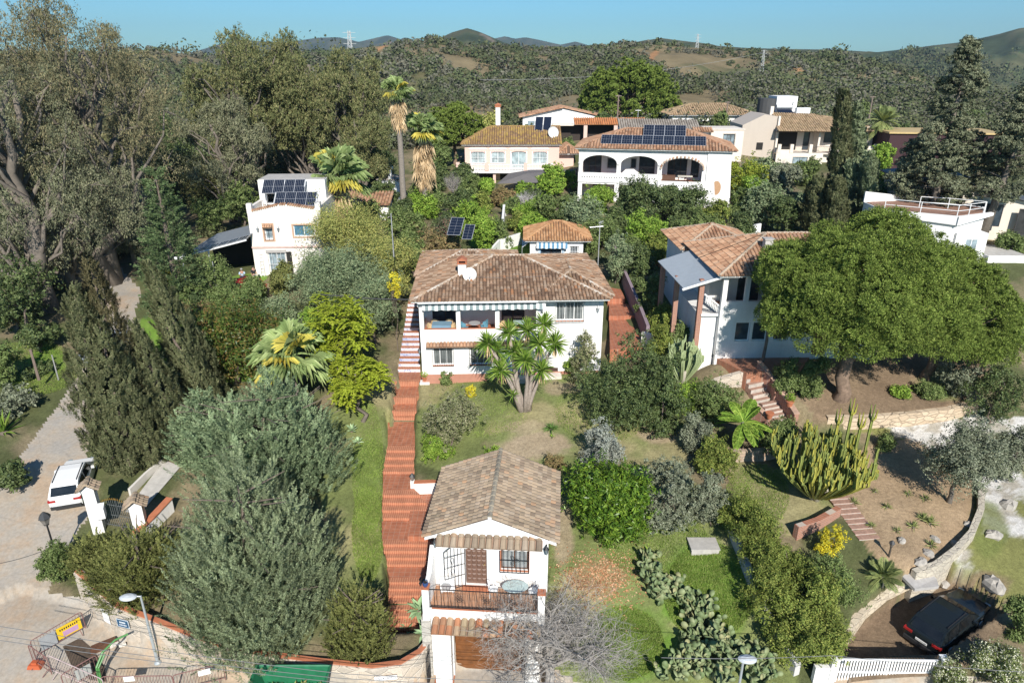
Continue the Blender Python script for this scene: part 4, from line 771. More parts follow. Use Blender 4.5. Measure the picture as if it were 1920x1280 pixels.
# ================================================================ houses further back
def pink_house():
    H = thing("pink_villa", (-7.0, 104.3, 9.7), "pale pink villa with white curved balcony and mossy yellow tile roof", "house"); w = MB()
    wins = [(.9, 3.0, 3.3, 4.95, .25), (3.9, 5.9, 3.3, 4.95, .25), (6.9, 9.1, 2.5, 5.0, .25), (10.1, 12.2, 3.2, 4.95, .25)]
    block(w, 0, 14, 0, 9, 0, 6.0, .3, front=wins + [(1.2, 4.2, .3, 1.9), (5.2, 8.6, .3, 1.9)]); w.extr([(14, 1, 6.0), (14, 9, 6.0), (14, 5, 7.6)], (-.3, 0, 0)); w.build("wall", PINK, H)
    for h in wins: window(H, *h[:4], 0, WMETAL, glassmat("shaded_pane", (.22, .27, .28), .15), 2, WMETAL if h[2] > 3 else None, .14, 9, WMETAL)
    m = MB()
    for h in wins: m.extr([(h[0] - .35, -.08, 5.25), (h[1] + .35, -.08, 5.25), (h[1] + .1, -.08, 5.5), (h[0] - .1, -.08, 5.5)], (0, .08, 0)); m.box(h[0] - .14, h[0] - .02, -.04, 0, h[2], 5.0); m.box(h[1] + .02, h[1] + .14, -.04, 0, h[2], 5.0)
    m.build("window_trim", WHITE, H)
    b = MB(); b.prism([(-1.0, 0), (-1.0, -1.0), (2.0, -1.9), (11.0, -1.9), (13.5, -.9), (13.5, 0)], 2.1, 2.42); b.build("balcony_slab", WHITE, H)
    ra = MB(); path = [(-1.0, -.95), (2.0, -1.82), (11.0, -1.82), (13.45, -.85)]
    for (p, q) in zip(path[:-1], path[1:]):
        L = math.hypot(q[0] - p[0], q[1] - p[1]); n = int(L / .22)
        for k in range(n): f = (k + .5) / n; ra.lathe([(.05, 2.42), (.075, 2.7), (.04, 3.0), (.06, 3.25)], (p[0] + (q[0] - p[0]) * f, p[1] + (q[1] - p[1]) * f, 0), 6)
        d = Vector((q[0] - p[0], q[1] - p[1], 0)); nn = d.cross(Vector((0, 0, 1))).normalized() * .09; ra.extr([(p[0] - nn.x, p[1] - nn.y, 3.25), (q[0] - nn.x, q[1] - nn.y, 3.25), (q[0] + nn.x, q[1] + nn.y, 3.25), (p[0] + nn.x, p[1] + nn.y, 3.25)], (0, 0, .12))
    ra.build("balustrade", WHITE, H); ps = MB()
    for x, y in ((-1, -.95), (3.3, -1.82), (9.0, -1.82), (13.4, -.85)): pp = MB(); pp.box(x - .25, x + .25, y - .2, y + .2, 2.42, 3.55); pp.build("balustrade_pier", PINK, H)
    for x in (.2, 4.4, 9, 13): pp = MB(); pp.box(x - .2, x + .2, -1.5, -1.1, 0, 2.1); pp.build("column", PINK, H)
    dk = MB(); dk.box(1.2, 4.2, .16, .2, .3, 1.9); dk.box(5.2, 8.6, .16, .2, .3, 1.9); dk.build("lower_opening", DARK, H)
    r = Roof(); r.hip(-.5, 14.4, -.5, 9.6, 6.0, 2.2, fl=4.2, fr=0, pitch=.34, course=.5); r.build(H, T_MOSS, name="roof")
    c = MB(); c.box(4.5, 5.2, 5.5, 6.2, 7, 10.9); o = c.build("chimney", WHITE, H); c = MB(); c.box(4.4, 5.3, 5.4, 6.3, 10.9, 11.2); c.box(4.55, 5.15, 5.55, 6.15, 10.6, 10.9); c.extr([(4.3, 5.3, 11.2), (5.4, 5.3, 11.2), (4.85, 5.3, 11.5)], (0, 1.1, 0)); c.build("chimney_cap", TERRA, o)
    for k in (0, 1): solar((-7 + 10.4 + k * 1.25, 104.3 + 3.2, 9.7 + 7.6), 1.15, 2.4, 55, R(-10), "", H, 1, 1, "solar_collector")
    dish((-7 + 13.1, 104.3 + 1.6, 9.7 + 6.6), .85, "large pale satellite dish at the right end of the mossy yellow roof", R(20), 15)
    w2 = MB(); w2.box(14.0, 16.3, 1.5, 7, 0, 4.6); w2.build("side_wing", PINK, H); r = Roof(); r.hip(13.9, 17.0, .5, 7.4, 4.6, 1.1, fl=1.5, fr=1.5, axis='y', pitch=.34, course=.5); r.build(H, T_ORANGE, name="wing_roof")
    t = thing("sail_canopy", (-1.4, 97.0, 9.7), "dark grey shade canopy stretched in front of the pink villa", "canopy"); s = MB(); s.add([(-.7, -1, 1.6), (6, -2.5, 2.0), (10.5, 1.5, 3.2), (4, 3, 2.9), (1, 2, 2.6), (3.4, -.5, 2.9)], [(0, 1, 5), (1, 2, 5), (2, 3, 5), (3, 4, 5), (4, 0, 5)]); s.add([(-.7, -1, 1.57), (6, -2.5, 1.97), (10.5, 1.5, 3.17), (4, 3, 2.87), (1, 2, 2.57), (3.4, -.5, 2.87)], [(0, 5, 1), (1, 5, 2), (2, 5, 3), (3, 5, 4), (4, 5, 0)]); s.build("cloth", plain("grey_cloth", (.13, .12, .12), .8), t)
    for x, y, z in ((-.7, -1, 1.6), (6, -2.5, 2.0), (10.5, 1.5, 3.2)): p = MB(); p.tube([(x, y, -.5), (x, y, z)], .05, 6); p.build("pole", IRON, t)
pink_house()
def arch_villa():
    H = thing("arcaded_villa", (8.4, 88, 10.4), "white villa with three wide arches and rows of solar panels on its roof", "house", None, R(-11.5)); w = MB()
    ar = [(.5, 4.75, 3.55, 5.75, 1.0), (5.25, 9.75, 3.55, 5.75, 1.0), (10.3, 15.1, 2.75, 5.6, 1.2)]
    panel(w, 0, 15.6, 2.55, 6.6, 0, .35, ar); panel(w, 0, 15.6, -.6, 2.55, 0, .35, [(.5, 4.6, -.5, 2.2), (5.2, 9.4, -.5, 2.2), (10.4, 14.6, -.5, 2.2)])
    panel(w, 15.6, 18.4, -1.5, 6.6, -.15, .4); w.extr([(18.4, -.15, -1.5), (18.4, -.15, 5), (18.9, -.15, -1.5)], (0, 1.5, 0)); w.box(18.1, 18.4, .25, 10, -1.5, 6.6); w.box(0, .3, .35, 10, -.6, 6.6); w.box(.3, 18.1, 9.7, 10, -.6, 6.6)
    panel(w, .3, 15.6, -.6, 6.5, 3.2, .25, [(.3, 2.6, 2.8, 5.4), (3.4, 4.6, 3.8, 5.0), (6.4, 7.0, 3.9, 5.0), (7.4, 9.4, 2.8, 5.4), (11.0, 13.4, 2.8, 5.4), (13.9, 14.9, 2.9, 5.2), (1.6, 2.6, -.5, 1.9), (5.5, 9, -.5, 1.9), (11, 14, -.5, 1.9)]); w.box(15.4, 15.6, .35, 3.2, -.6, 6.5); w.build("wall", WHITE, H)
    f = MB(); f.box(.3, 15.4, .35, 3.2, 2.3, 2.55); f.build("balcony_floor", TERRA, H)
    p = MB(); p.box(9.9, 15.6, -.3, -.06, 1.8, 2.85); p.build("parapet", WHITE, H); p = MB(); p.box(-.02, 9.9, -.12, .12, 2.42, 3.6); o = p.build("parapet", WHITE, H); h = MB()
    for k in range(30):
        x = .5 + k * .31
        h.box(x - .06, x + .06, -.125, -.115, 3.0, 3.13)
    for k in range(17): x = 10.3 + k * .31; h.box(x - .06, x + .06, -.305, -.295, 2.3, 2.43)
    h.build("pierced_band", DARK, o)
    for x in (.15, 5.0, 10.0): c = MB(); c.lathe([(.22, 3.6), (.18, 3.8), (.18, 4.5), (.27, 4.75)], (x, .1, 0), 10); c.build("column", WHITE, H)
    for x in (0.0, 4.75, 9.5): c = MB(); c.box(x, x + .45, -.1, .3, -.8, 1.8); c.build("lower_pier", WHITE, H)
    for a, b, z0, z1 in ((.3, 2.6, 2.8, 5.4), (7.4, 9.4, 2.8, 5.4), (11.0, 13.4, 2.8, 5.4), (13.9, 14.9, 2.9, 5.2)): window(H, a, b, z0, z1, 3.2, DWOOD, GLASS, 3 if b - a > 2 else 1, None, .1, name="glass_door")
    for a, b, z0, z1 in ((3.4, 4.6, 3.8, 5.0), (6.4, 7.0, 3.9, 5.0)): window(H, a, b, z0, z1, 3.2, DWOOD, GLASS, 1, IRON, .1, 5)
    for a, b in ((1.6, 2.6), (5.5, 9), (11, 14)): window(H, a, b, -.5, 1.9, 3.2, WOOD, GLASS, 2, None, .1, name="lower_door")
    t = MB(); n = 17
    for k in range(n + 1): a = math.pi * k / n; x, z = 12.7 - 2.55 * math.cos(a), 4.42 + 1.35 * math.sin(a); t.tube([(x, -.28, z - .05), (x, .0, z + .06)], .12, 7)
    t.build("arch_tiles", island("arch_tile", [(0, (.5, .3, .2)), (.5, (.7, .6, .5)), (1, (.45, .2, .1))]), H)
    o = MB(); M = [(16.95 + .55 * math.cos(a), -.16, 2.2 + .85 * math.sin(a)) for a in np.linspace(0, 2 * math.pi, 24, endpoint=False)]; o.extr(M, (0, .01, 0)); q = o.build("oval_recess", plain("recess_tan", (.45, .27, .15)), H); q2 = MB(); q2.extr([(16.72 + .46 * math.cos(a), -.165, 2.1 + .8 * math.sin(a)) for a in np.linspace(R(100), R(290), 14)], (0, .006, 0)); q2.build("oval_reveal", plain("reveal_white", (.7, .7, .7)), q)
    s = MB(); s.lathe([(.16, 0), (.16, .03)], (0, 0, 0), 14); v = s.build("vent", GREYM, H); v.rotation_euler = (R(90), 0, 0); v.location = (16.6, -.16, -.2)
    r = Roof(); r.hip(-.5, 18.9, -.6, 10.4, 6.6, 2.0, fl=6, fr=6, pitch=.36, course=.5); r.build(H, T_ORANGE); bpy.context.view_layer.update()
    tl = math.degrees(math.atan(2.0 / 5.5))
    for k in range(10): solar(tuple(H.matrix_basis @ Vector((2.6 + k * 1.27, .35, 7.12))), 1.24, 2.0, tl + 6, R(-11.5), "", H, 4, 4)
    for k in range(4): solar(tuple(H.matrix_basis @ Vector((7.7 + k * 1.3, 2.4, 8.0))), 1.25, 2.1, tl + 12, R(-11.5), "", H, 4, 4)
    # balcony furniture
    t = thing("sofa", tuple(H.matrix_basis @ Vector((6.4, 1.6, 2.55))), "white curved sofa under the middle arch of the arcaded villa", "sofa", None, R(-11.5)); m = MB(); m.box(-1.1, 1.1, -.4, .4, .1, .5); m.build("seat", WHITE, t); m = MB(); m.extr([(-1.2, .3, .4), (1.2, .3, .4), (1.2, .3, .8), (.4, .3, 1.35), (-.6, .3, 1.3), (-1.2, .3, .7)], (0, .2, 0)); m.build("backrest", WHITE, t)
    t = thing("dining_table", tuple(H.matrix_basis @ Vector((13.2, 1.4, 2.55))), "pale dining table under the right arch of the arcaded villa", "table", None, R(-11.5)); m = MB(); m.box(-.9, .9, -.5, .5, .7, .76); m.build("tabletop", plain("pale_table", (.6, .57, .5)), t)
    for x in (-.8, .8):
        for y in (-.4, .4): l = MB(); l.box(x - .04, x + .04, y - .04, y + .04, 0, .7); l.build("leg", WOOD, t)
    t = thing("wooden_sideboard", tuple(H.matrix_basis @ Vector((11.2, .9, 2.55))), "low brown sideboard under the right arch of the arcaded villa", "sideboard", None, R(-11.5)); m = MB(); m.box(-.8, .8, -.25, .25, .08, .9); m.build("cabinet", WOOD, t); m = MB()
    for x in (-.7, .7): m.box(x - .05, x + .05, -.2, .2, 0, .08)
    m.build("feet", DWOOD, t)
arch_villa()
def right_house():
    H = thing("neighbour_house", (14.1, 43.6, 7.75), "white two storey house with terracotta hipped roofs half hidden behind the umbrella pine", "house", None, R(1.5)); w = MB()
    low = [(1.2, 2.2, 1.15, 2.5), (2.4, 3.4, 1.15, 2.5), (3.9, 4.9, 1.15, 2.5), (5.1, 6.0, 1.15, 2.5), (6.7, 7.7, .05, 2.4)]
    panel(w, 0, 11, -1.5, 0, 0, .3); panel(w, 0, 11, 0, 3.1, 0, .3, low); panel(w, 0, 11, 3.1, 4.0, 0, .3); panel(w, 3.95, 11, 4.0, 5.9, 0, .3, [(4.7, 6.2, 4.3, 5.4), (8, 9.4, 4.3, 5.4)]); w.box(10.7, 11, .3, 9, 0, 5.9); w.box(0, .3, .3, 2.8, 0, 3.1); w.box(0, 11, 8.7, 9, 0, 5.9)
    T0 = Matrix.Translation((0, 9, 0)) @ Matrix.Rotation(R(-90), 4, 'Z'); w.T = T0; panel(w, 0, 6.2, 0, 5.0, 0, .3, [(1.2, 2.2, 3.3, 4.6)]); w.T = None
    panel(w, .3, 3.95, 3.1, 5.9, 2.8, .25, [(2.0, 3.6, 3.12, 5.2)]); w.box(3.95, 4.2, .3, 2.8, 3.1, 5.9); w.box(.0, .32, .0, .32, 4.0, 5.75); w.box(1.55, 1.83, .0, .28, 4.0, 5.75); w.build("wall", WHITE, H)
    b = MB(); b.box(-.05, 4.0, -.06, .3, 5.75, 5.98); b.build("beam", WHITE, H); f = MB(); f.box(.3, 3.95, .3, 2.8, 3.0, 3.12); f.build("balcony_floor", TERRA, H)
    for h in low[:4]: window(H, *h, 0, WMETAL, GLASS, 1, None, .14)
    d = MB(); d.box(6.7, 7.7, .16, .22, .05, 2.4); d.build("door", plain("orange_brown_door", (.22, .085, .03), .5, var=.4), H); window(H, 2.0, 3.6, 3.12, 5.2, 2.8, DWOOD, GLASS, 2, None, .06, name="balcony_door"); window(H, 4.7, 6.2, 4.3, 5.4, 0, WMETAL, GLASS, 2); window(H, 8, 9.4, 4.3, 5.4, 0, WMETAL, GLASS, 2)
    r = Roof(); r.hip(-.5, 11.6, -.5, 8.6, 5.95, 1.75, pitch=.27, course=.4); r.hip(-.9, 5.6, 7.6, 14.4, 5.6, 1.3, pitch=.27, course=.4); o = r.build(H, T_ORANGE, capmat=island("dusty_ridge", [(0, (.42, .33, .24)), (1, (.5, .4, .3))])); 
    w2 = MB(); w2.box(-.4, 5.1, 8.1, 13.9, 0, 5.6); w2.build("rear_wing", WHITE, H)
    c = MB(); c.box(3.2, 3.75, 1.9, 2.4, 6.2, 7.75); o = c.build("chimney", plain("grey_chimney", (.5, .48, .45)), H); c = MB(); c.box(3.13, 3.82, 1.83, 2.47, 7.75, 7.84); c.build("chimney_cap", CONC, o)
    # lean-to with corrugated sheet and brick piers
    p = MB(); p.extr([(-2.6, .2, 4.85), (.05, -.1, 5.85), (.05, 6.6, 6.0), (-2.9, 6.6, 5.0)], (0, 0, .06)); o = p.build("porch_roof", plain("grey_sheet", (.36, .39, .41), .5, var=.08), H); g = MB(); g.tube([(-2.7, .1, 4.85), (.05, -.2, 5.85), (3.9, -.3, 5.95)], .09, 6); g.build("fascia", WMETAL, o)
    for x, y in ((-1.3, .5), (-2.4, 2.6), (-2.6, 6.0)): q = MB(); q.box(x - .16, x + .16, y - .16, y + .16, .4, 5.0 + (x + 2.6) * .35); q.build("brick_pier", BRICK, H)
    pf = MB(); pf.box(-1.25, -.02, .5, 6.6, -.6, 2.9); pf.build("porch_base", WHITE, H); st = MB()
    for k in range(9): x = -1.05 + k * .115; z = 3.05 + .06 * k; st.lathe([(.03, 0), (.05, .2), (.03, .45), (.04, .6)], (x + .1, .35, 4.0 - .09 * k - .2), 6)
    st.tube([(-1.1, .35, 4.45), (.0, .35, 3.6)], .06, 6); st.box(-1.2, 0, .25, .45, 2.9, 3.05); st.build("balustrade", WHITE, H)
right_house()
def modern_house():
    H = thing("modern_house", (34.0, 62.6, 9.2), "white modern house with flat red terrace roof and pale railings behind the umbrella pine", "house"); w = MB()
    w.prism([(0, 0), (.2, 4), (6, 5), (10.5, 1.5), (8.4, -1.6), (5.0, -3.1)], 0, 5.0); w.build("wall", WHITE, H)
    d = MB(); d.prism([(.15, .15), (.3, 3.8), (6, 4.8), (10.2, 1.5), (8.3, -1.4), (5.0, -2.9)], 5.0, 5.05); d.build("terrace_deck", plain("red_deck", (.3, .17, .12), .8, var=.25), H)
    p = MB(); p.extr([(.2, 4, 5.0), (6, 5, 5.0), (6, 5, 5.25), (.2, 4, 6.0)], (0, .2, 0)); p.build("parapet", WHITE, H); p = MB(); p.extr([(4.9, -3.5, 4.3), (8.9, -2.0, 4.9), (8.9, -2.0, 5.15), (4.9, -3.5, 5.08)], (.0, .4, 0)); p.extr([(-.2, -.2, 4.6), (5, -3.4, 4.3), (5, -3.4, 5.1), (-.2, -.2, 5.1)], (.05, .25, 0)); p.build("parapet", WHITE, H)
    r = MB(); path = [(0.2, .1), (2.6, -1.5), (5.0, -3.0), (6.4, -2.4), (8.3, -1.5)]; path2 = [(4.0, 1.2), (6.2, .4), (8.5, -1.3)]
    for pa in (path, path2):
        for q in pa: r.tube([(q[0], q[1], 5.05), (q[0], q[1], 6.0)], .035, 5)
        for z in (5.5, 6.0): r.tube([(q[0], q[1], z) for q in pa], .03, 5)
    r.build("railing", WMETAL, H)
    fr = MB(); fr.box(5.2, 8.0, -3.3, -1.2, 0, 3.6); fr.build("front_block", WHITE, H); T = Matrix.Translation((5.2, -3.3, 0)); window(H, .9, 2.0, 1.5, 3.1, 0, WMETAL, GLASSB, 2, None, -.03, T=T)
    b = MB(); b.box(8.6, 12.2, -3.2, 1.0, 0, 1.5); o = b.build("terrace_wall", WHITE, H); b = MB(); b.box(8.7, 12.1, -3.0, .9, 1.5, 1.52); b.build("wall_coping", CONC, o)
modern_house()
def cream_house():
    H = thing("bungalow", (39.0, 68.5, 10.0), "cream bungalow with dark roof edge and large dark windows behind two tall conifers", "house", None, R(-14)); w = MB()
    w.extr([(0, 0, 0), (5, 0, 0), (5, 0, 6.4), (0, 0, 5.7)], (0, 8, 0)); w.extr([(5, -.8, 0), (15, -2, 0), (15, -2, 3.6), (5, -.8, 5.6)], (1.5, 8.5, 0)); w.build("wall", CREAM, H)
    r = MB(); r.extr([(-.4, -.4, 5.7), (5.2, -.4, 6.45), (5.2, -.4, 6.6), (-.4, -.4, 5.85)], (0, 9, 0)); r.extr([(4.7, -1.2, 5.75), (15.5, -2.6, 3.6), (15.5, -2.6, 3.75), (4.7, -1.2, 5.9)], (1.6, 9, 0)); r.build("roof", plain("dark_roof", (.07, .08, .09), .6), H)
    fr = plain("dark_frame", (.04, .04, .045), .5); T = Matrix.Translation((0, -1.2, 0)) @ Matrix.Rotation(R(-6.8), 4, 'Z')
    window(H, 9.6, 12.3, 1.6, 4.0, 0, fr, glassmat("big_glass", (.035, .035, .035)), 2, None, .3, T=T); window(H, 5.6, 8.3, 2.2, 4.3, 0, fr, GLASS, 2, None, .3, T=T); window(H, 13, 14.6, 1.4, 3.2, 0, fr, GLASS, 2, None, .3, T=T)
    window(H, 1.2, 1.9, 1.5, 3.0, 0, fr, GLASS, 1, None, -.05)
cream_house()
def upper_houses():
    # cream villa upper right
    H = thing("hillside_villa", (36.2, 112, 10.5), "cream villa with straw coloured tile roof over a shaded veranda, behind the four cypresses", "house", None, R(-3)); w = MB()
    w.extr([(0, 0, 0), (5.3, 0, 0), (5.3, 0, 8.6), (3.2, 0, 8.9), (0, 0, 7.3)], (0, 8, 0)); w.build("end_wall", SHADECR, H); w = MB()
    panel(w, 5.3, 12.5, 0, 3.3, -1.6, .3, [(7.9, 10.2, .6, 2.7)]); panel(w, 12.5, 21.5, 0, 3.3, -.6, .3, [(15, 16.5, .8, 2.3)]); panel(w, 5.3, 21, 3.3, 7.0, 1.6, .3, [(6.0, 9.2, 3.4, 6.2), (10.2, 11.2, 3.4, 6.3), (13.4, 14.8, 4.6, 6.2), (17.2, 18.6, 3.9, 5.9)]); w.box(20.7, 21, 1.9, 7, 3.3, 7.0); w.box(11.8, 12.1, -.5, 1.6, 3.3, 6.8); w.box(5.3, 20.9, -1.3, 1.9, 3.1, 3.29)
    for x in (5.4, 7.3, 10.2, 13.4): w.box(x, x + .5, -1.65, -1.25, 3.3, 4.6)
    w.box(5.3, 7.3, -1.55, -1.35, 3.3, 3.8); w.box(16, 16.5, -.7, -.3, 3.3, 4.6); w.box(20.5, 21, -.7, -.3, 3.3, 4.6); w.box(13.9, 20.5, -.6, -.4, 3.3, 4.3); w.build("wall", plaster("pale_cream", (.74, .66, .57), (.5, .44, .36), .25), H)
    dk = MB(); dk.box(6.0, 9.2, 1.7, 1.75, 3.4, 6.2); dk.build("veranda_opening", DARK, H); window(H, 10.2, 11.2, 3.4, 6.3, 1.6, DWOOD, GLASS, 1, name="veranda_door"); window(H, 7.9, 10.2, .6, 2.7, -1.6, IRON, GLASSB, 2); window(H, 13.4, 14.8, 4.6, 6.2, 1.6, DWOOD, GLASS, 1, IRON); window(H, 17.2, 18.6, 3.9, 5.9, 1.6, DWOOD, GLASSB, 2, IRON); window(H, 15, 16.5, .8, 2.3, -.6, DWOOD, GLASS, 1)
    ra = MB()
    for x in np.arange(7.8, 13.4, .16): ra.tube([(x, -1.45, 3.3), (x, -1.45, 4.3)], .02, 4)
    ra.tube([(7.5, -1.45, 4.3), (13.4, -1.45, 4.3)], .035, 5); ra.build("railing", IRON, H)
    r = Roof(); r.face([(5.0, -2.0, 6.6), (14.2, -1.6, 6.5), (12.3, 4.5, 8.7), (5.6, 4.5, 8.9)], pitch=.36, course=.5); r.face([(14.2, -1.6, 6.5), (21.3, .8, 6.4), (19, 4.5, 7.8), (12.3, 4.5, 8.7)], pitch=.36, course=.5); r.base.add([(5.0, -2, 6.5), (14.2, -1.6, 6.4), (21.3, .8, 6.3), (19, 5, 6.3), (5, 5, 6.3)], [(4, 3, 2, 1, 0)]); r.build(H, T_STRAW)
    c = MB(); c.box(5.3, 5.6, -.4, .0, 0, 8.7); c.box(5.2, 5.7, 4, 4.5, 8.6, 9.9); c.build("chimney", plaster("pale_cream", (.7, .6, .5)), H); fw = MB(); fw.box(2.5, 3.5, -.06, 0, 3.6, 4.7); fw.build("side_window", DARK, H)
    a = thing("air_conditioner", (36.2 + 11.2, 112 + 5.2, 10.5 + 8.6), "white rooftop air conditioning unit right of the solar water heater", "air conditioner"); m = MB(); m.box(-1, 1.2, 0, .8, .1, 1.0); m.build("casing", WMETAL, a); m = MB(); m.box(-.9, -.7, .1, .7, -.2, .1); m.box(.9, 1.1, .1, .7, -.2, .1); m.build("feet", GREYM, a)
    # white tower
    t = thing("white_tower", (42.0, 119, 14), "square white rooftop tower with one dark rounded side behind the straw coloured roof", "tower"); m = MB(); m.box(1.6, 5.0, 0, 4, 0, 7.8); m.build("tower_block", WHITE, t); m = MB(); m.lathe([(1.9, 0), (1.9, 7.4)], (1.2, 2.2, 0), 18); m.build("round_side", plain("dark_render", (.07, .07, .07), .9), t); m = MB(); m.tube([(4.2, -.1, 4.5), (4.3, -.1, 7)], .06, 5); m.build("antenna_post", GREYM, t)
    s = thing("solar_water_heater", (43.9, 116.6, 19.0), "solar water heater with silver tank in front of the white tower", "water heater"); m = MB(); m.tube([(-.7, 1.2, 1.2), (1.8, 1.2, 1.2)], .36, 12); m.build("tank", ALU, s); m = MB(); m.extr([(-.5, -.9, -.2), (1.9, -.9, -.2), (1.5, 1.0, 1.0), (-.7, 1.0, 1.0)], (0, .06, .08)); m.build("collector", SOLAR, s); m = MB(); m.box(-.5, -.4, 1, 1.3, -1, 1); m.box(1.4, 1.5, 1, 1.3, -1, 1); m.build("stand", GREYM, s)
    # hipped house with arcade
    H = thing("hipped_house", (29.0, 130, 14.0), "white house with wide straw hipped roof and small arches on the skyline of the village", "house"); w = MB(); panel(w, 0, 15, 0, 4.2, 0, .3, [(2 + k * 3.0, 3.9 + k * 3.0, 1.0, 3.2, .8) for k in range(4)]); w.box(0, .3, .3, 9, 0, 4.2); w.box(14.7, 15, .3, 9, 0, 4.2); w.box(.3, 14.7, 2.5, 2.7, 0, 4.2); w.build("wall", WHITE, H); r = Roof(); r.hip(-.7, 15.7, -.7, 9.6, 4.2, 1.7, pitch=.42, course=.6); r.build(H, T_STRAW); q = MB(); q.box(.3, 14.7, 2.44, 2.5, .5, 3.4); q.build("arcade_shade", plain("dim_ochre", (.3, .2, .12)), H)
    # long low building with lattice wall
    H = thing("long_outbuilding", (16.8, 110, 14.2), "long low white outbuilding with grey tile roof and lattice wall behind the arcaded villa", "outbuilding", None, R(-2)); w = MB(); w.box(0, 10.5, 0, 4, 0, 3.2); w.box(10.5, 12.8, -1, 3, -.5, 2.6); w.build("wall", WHITE, H); g = MB()
    for i in range(24):
        for j in range(7): g.box(3 + i * .31, 3.17 + i * .31, -.02, .0, .6 + j * .31, .77 + j * .31)
    g.build("lattice", plain("lattice_shade", (.42, .4, .38)), H); r = Roof(); r.face([(-.3, -.9, 3.1), (12.2, -.9, 2.9), (12.2, 3, 4.3), (-.3, 3, 4.5)], pitch=.36, course=.5); r.build(H, T_GREY)
    H = thing("cream_annex", (29.4, 106, 13.0), "small cream annex with barred window and orange tile edge right of the lattice wall", "outbuilding"); w = MB(); panel(w, 0, 5.2, 0, 4.6, 0, .3, [(2.2, 3.9, 1.8, 4.0)]); w.box(5.0, 5.2, .3, 5, 0, 4.6); w.box(0, .2, .3, 5, 0, 4.6); w.box(0, 5.2, 5, 5.3, 0, 4.6); w.box(-.1, 5.3, -.12, 5.3, 4.6, 4.75); w.build("wall", plaster("pale_cream", (.7, .6, .5)), H); window(H, 2.2, 3.9, 1.8, 4.0, 0, DWOOD, GLASSB, 3, IRON); dd = MB(); dd.box(5.2, 5.25, 1, 3.5, 0, 4.0); dd.build("side_door", DWOOD, H); canopy(H, -2.6, .4, 4.9, .3, 1.2, .5, T_ORANGE, "tile_edge", .36, .5)
    # white gabled house behind the pink villa
    H = thing("gabled_house", (1.9, 126, 13.5), "white low gabled house behind the pink villa's chimney", "house"); w = MB(); w.extr([(0, 0, 0), (19, 0, 0), (19, 0, 4.0), (16, 0, 4.1), (7, 0, 6.0), (0, 0, 4.6)], (0, 8, 0)); w.build("wall", WHITE, H); r = Roof(); r.face([(-.6, 8, 4.5), (-.6, -.6, 4.5), (7, -.6, 6.1), (7, 8, 6.1)], pitch=.42, course=.6); r.face([(16, -.3, 4.2), (16, 8, 4.2), (7, 8, 6.1), (7, -.3, 6.1)], pitch=.42, course=.6); r.build(H, T_ORANGE)
    window(H, .8, 3.4, 1.6, 4.0, 0, WMETAL, GLASSB, 2, None, -.06); bx = MB(); bx.box(-2.6, 12, -4, -.02, 0, 2.0); bx.build("front_terrace", plaster("pale_cream", (.7, .6, .5)), H)
    # pergola with orange tiles
    P = thing("tiled_pergola", (10.3, 119, 13.0), "long pergola with bright orange tile roof and brown metal gates", "pergola"); r = Roof(); r.face([(0, -1, 4.4), (12, -1, 4.4), (12, 1.2, 5.3), (0, 1.2, 5.3)], pitch=.36, course=.5); r.build(P, island("new_orange_tile", [(0, (.5, .19, .07)), (1, (.55, .24, .1))]))
    for x in (1.6, 6.6, 11.2): p = MB(); p.box(x, x + .6, -.9, -.3, 0, 4.3); p.build("pillar", PINK, P)
    gm = MB()
    for x in (7.3, 9.3): gm.box(x, x + 1.85, -.6, -.5, .5, 4.0)
    gm.build("metal_gate", plain("rust_brown", (.13, .05, .035), .6), P); bk = MB(); bk.box(-3.5, 12, 1.3, 1.5, 0, 4.2); bk.build("back_wall", plain("deep_brown", (.04, .03, .025), .9), P); fl = MB(); fl.box(-3.6, 0, -.5, 1.3, 4.2, 4.45); fl.build("flat_roof", CREAM, P)
    # maroon building and yellow beam
    B = thing("maroon_shed", (57.0, 107, 11.0), "maroon walled building coloured as in shade, with pale flat edge behind the right conifers", "outbuilding", None, R(-8)); m = MB(); m.box(0, 16, 0, 8, 0, 6.0); m.build("wall", MAROON, B); m = MB(); m.box(-.3, 16.3, -.3, 8.3, 6.0, 6.25); m.build("roof_edge", plain("ochre_edge", (.5, .36, .16)), B)
    # hut by the palm
    B = thing("garden_hut", (-17.3, 90, 9.3), "small white hut with a tall thin chimney half hidden behind the palm trunk", "hut"); m = MB(); m.box(0, 2.6, 0, 2.5, 0, 3.4); m.build("wall", WHITE, B); m = MB(); m.box(1.3, 1.7, -.1, .3, 2.5, 4.8); m.box(1.1, 1.9, -.2, .4, 4.8, 5.1); m.build("chimney", WHITE, B); r = Roof(); r.hip(-.2, 2.8, -.2, 2.7, 3.4, .5, pitch=.36, course=.5); r.build(B, T_GREY)
    B = thing("tiled_shed", (-19.5, 80, 9.4), "low shed with orange tiled roof beyond the yellow green tree", "shed"); m = MB(); m.box(0, 5.0, 0, 3, 0, 2.0); m.build("wall", WHITE, B); r = Roof(); r.face([(-.3, -.4, 2.0), (5.3, -.4, 2.0), (5.3, 3, 3.0), (-.3, 3, 3.0)], pitch=.36, course=.5); r.build(B, T_ORANGE)
upper_houses()
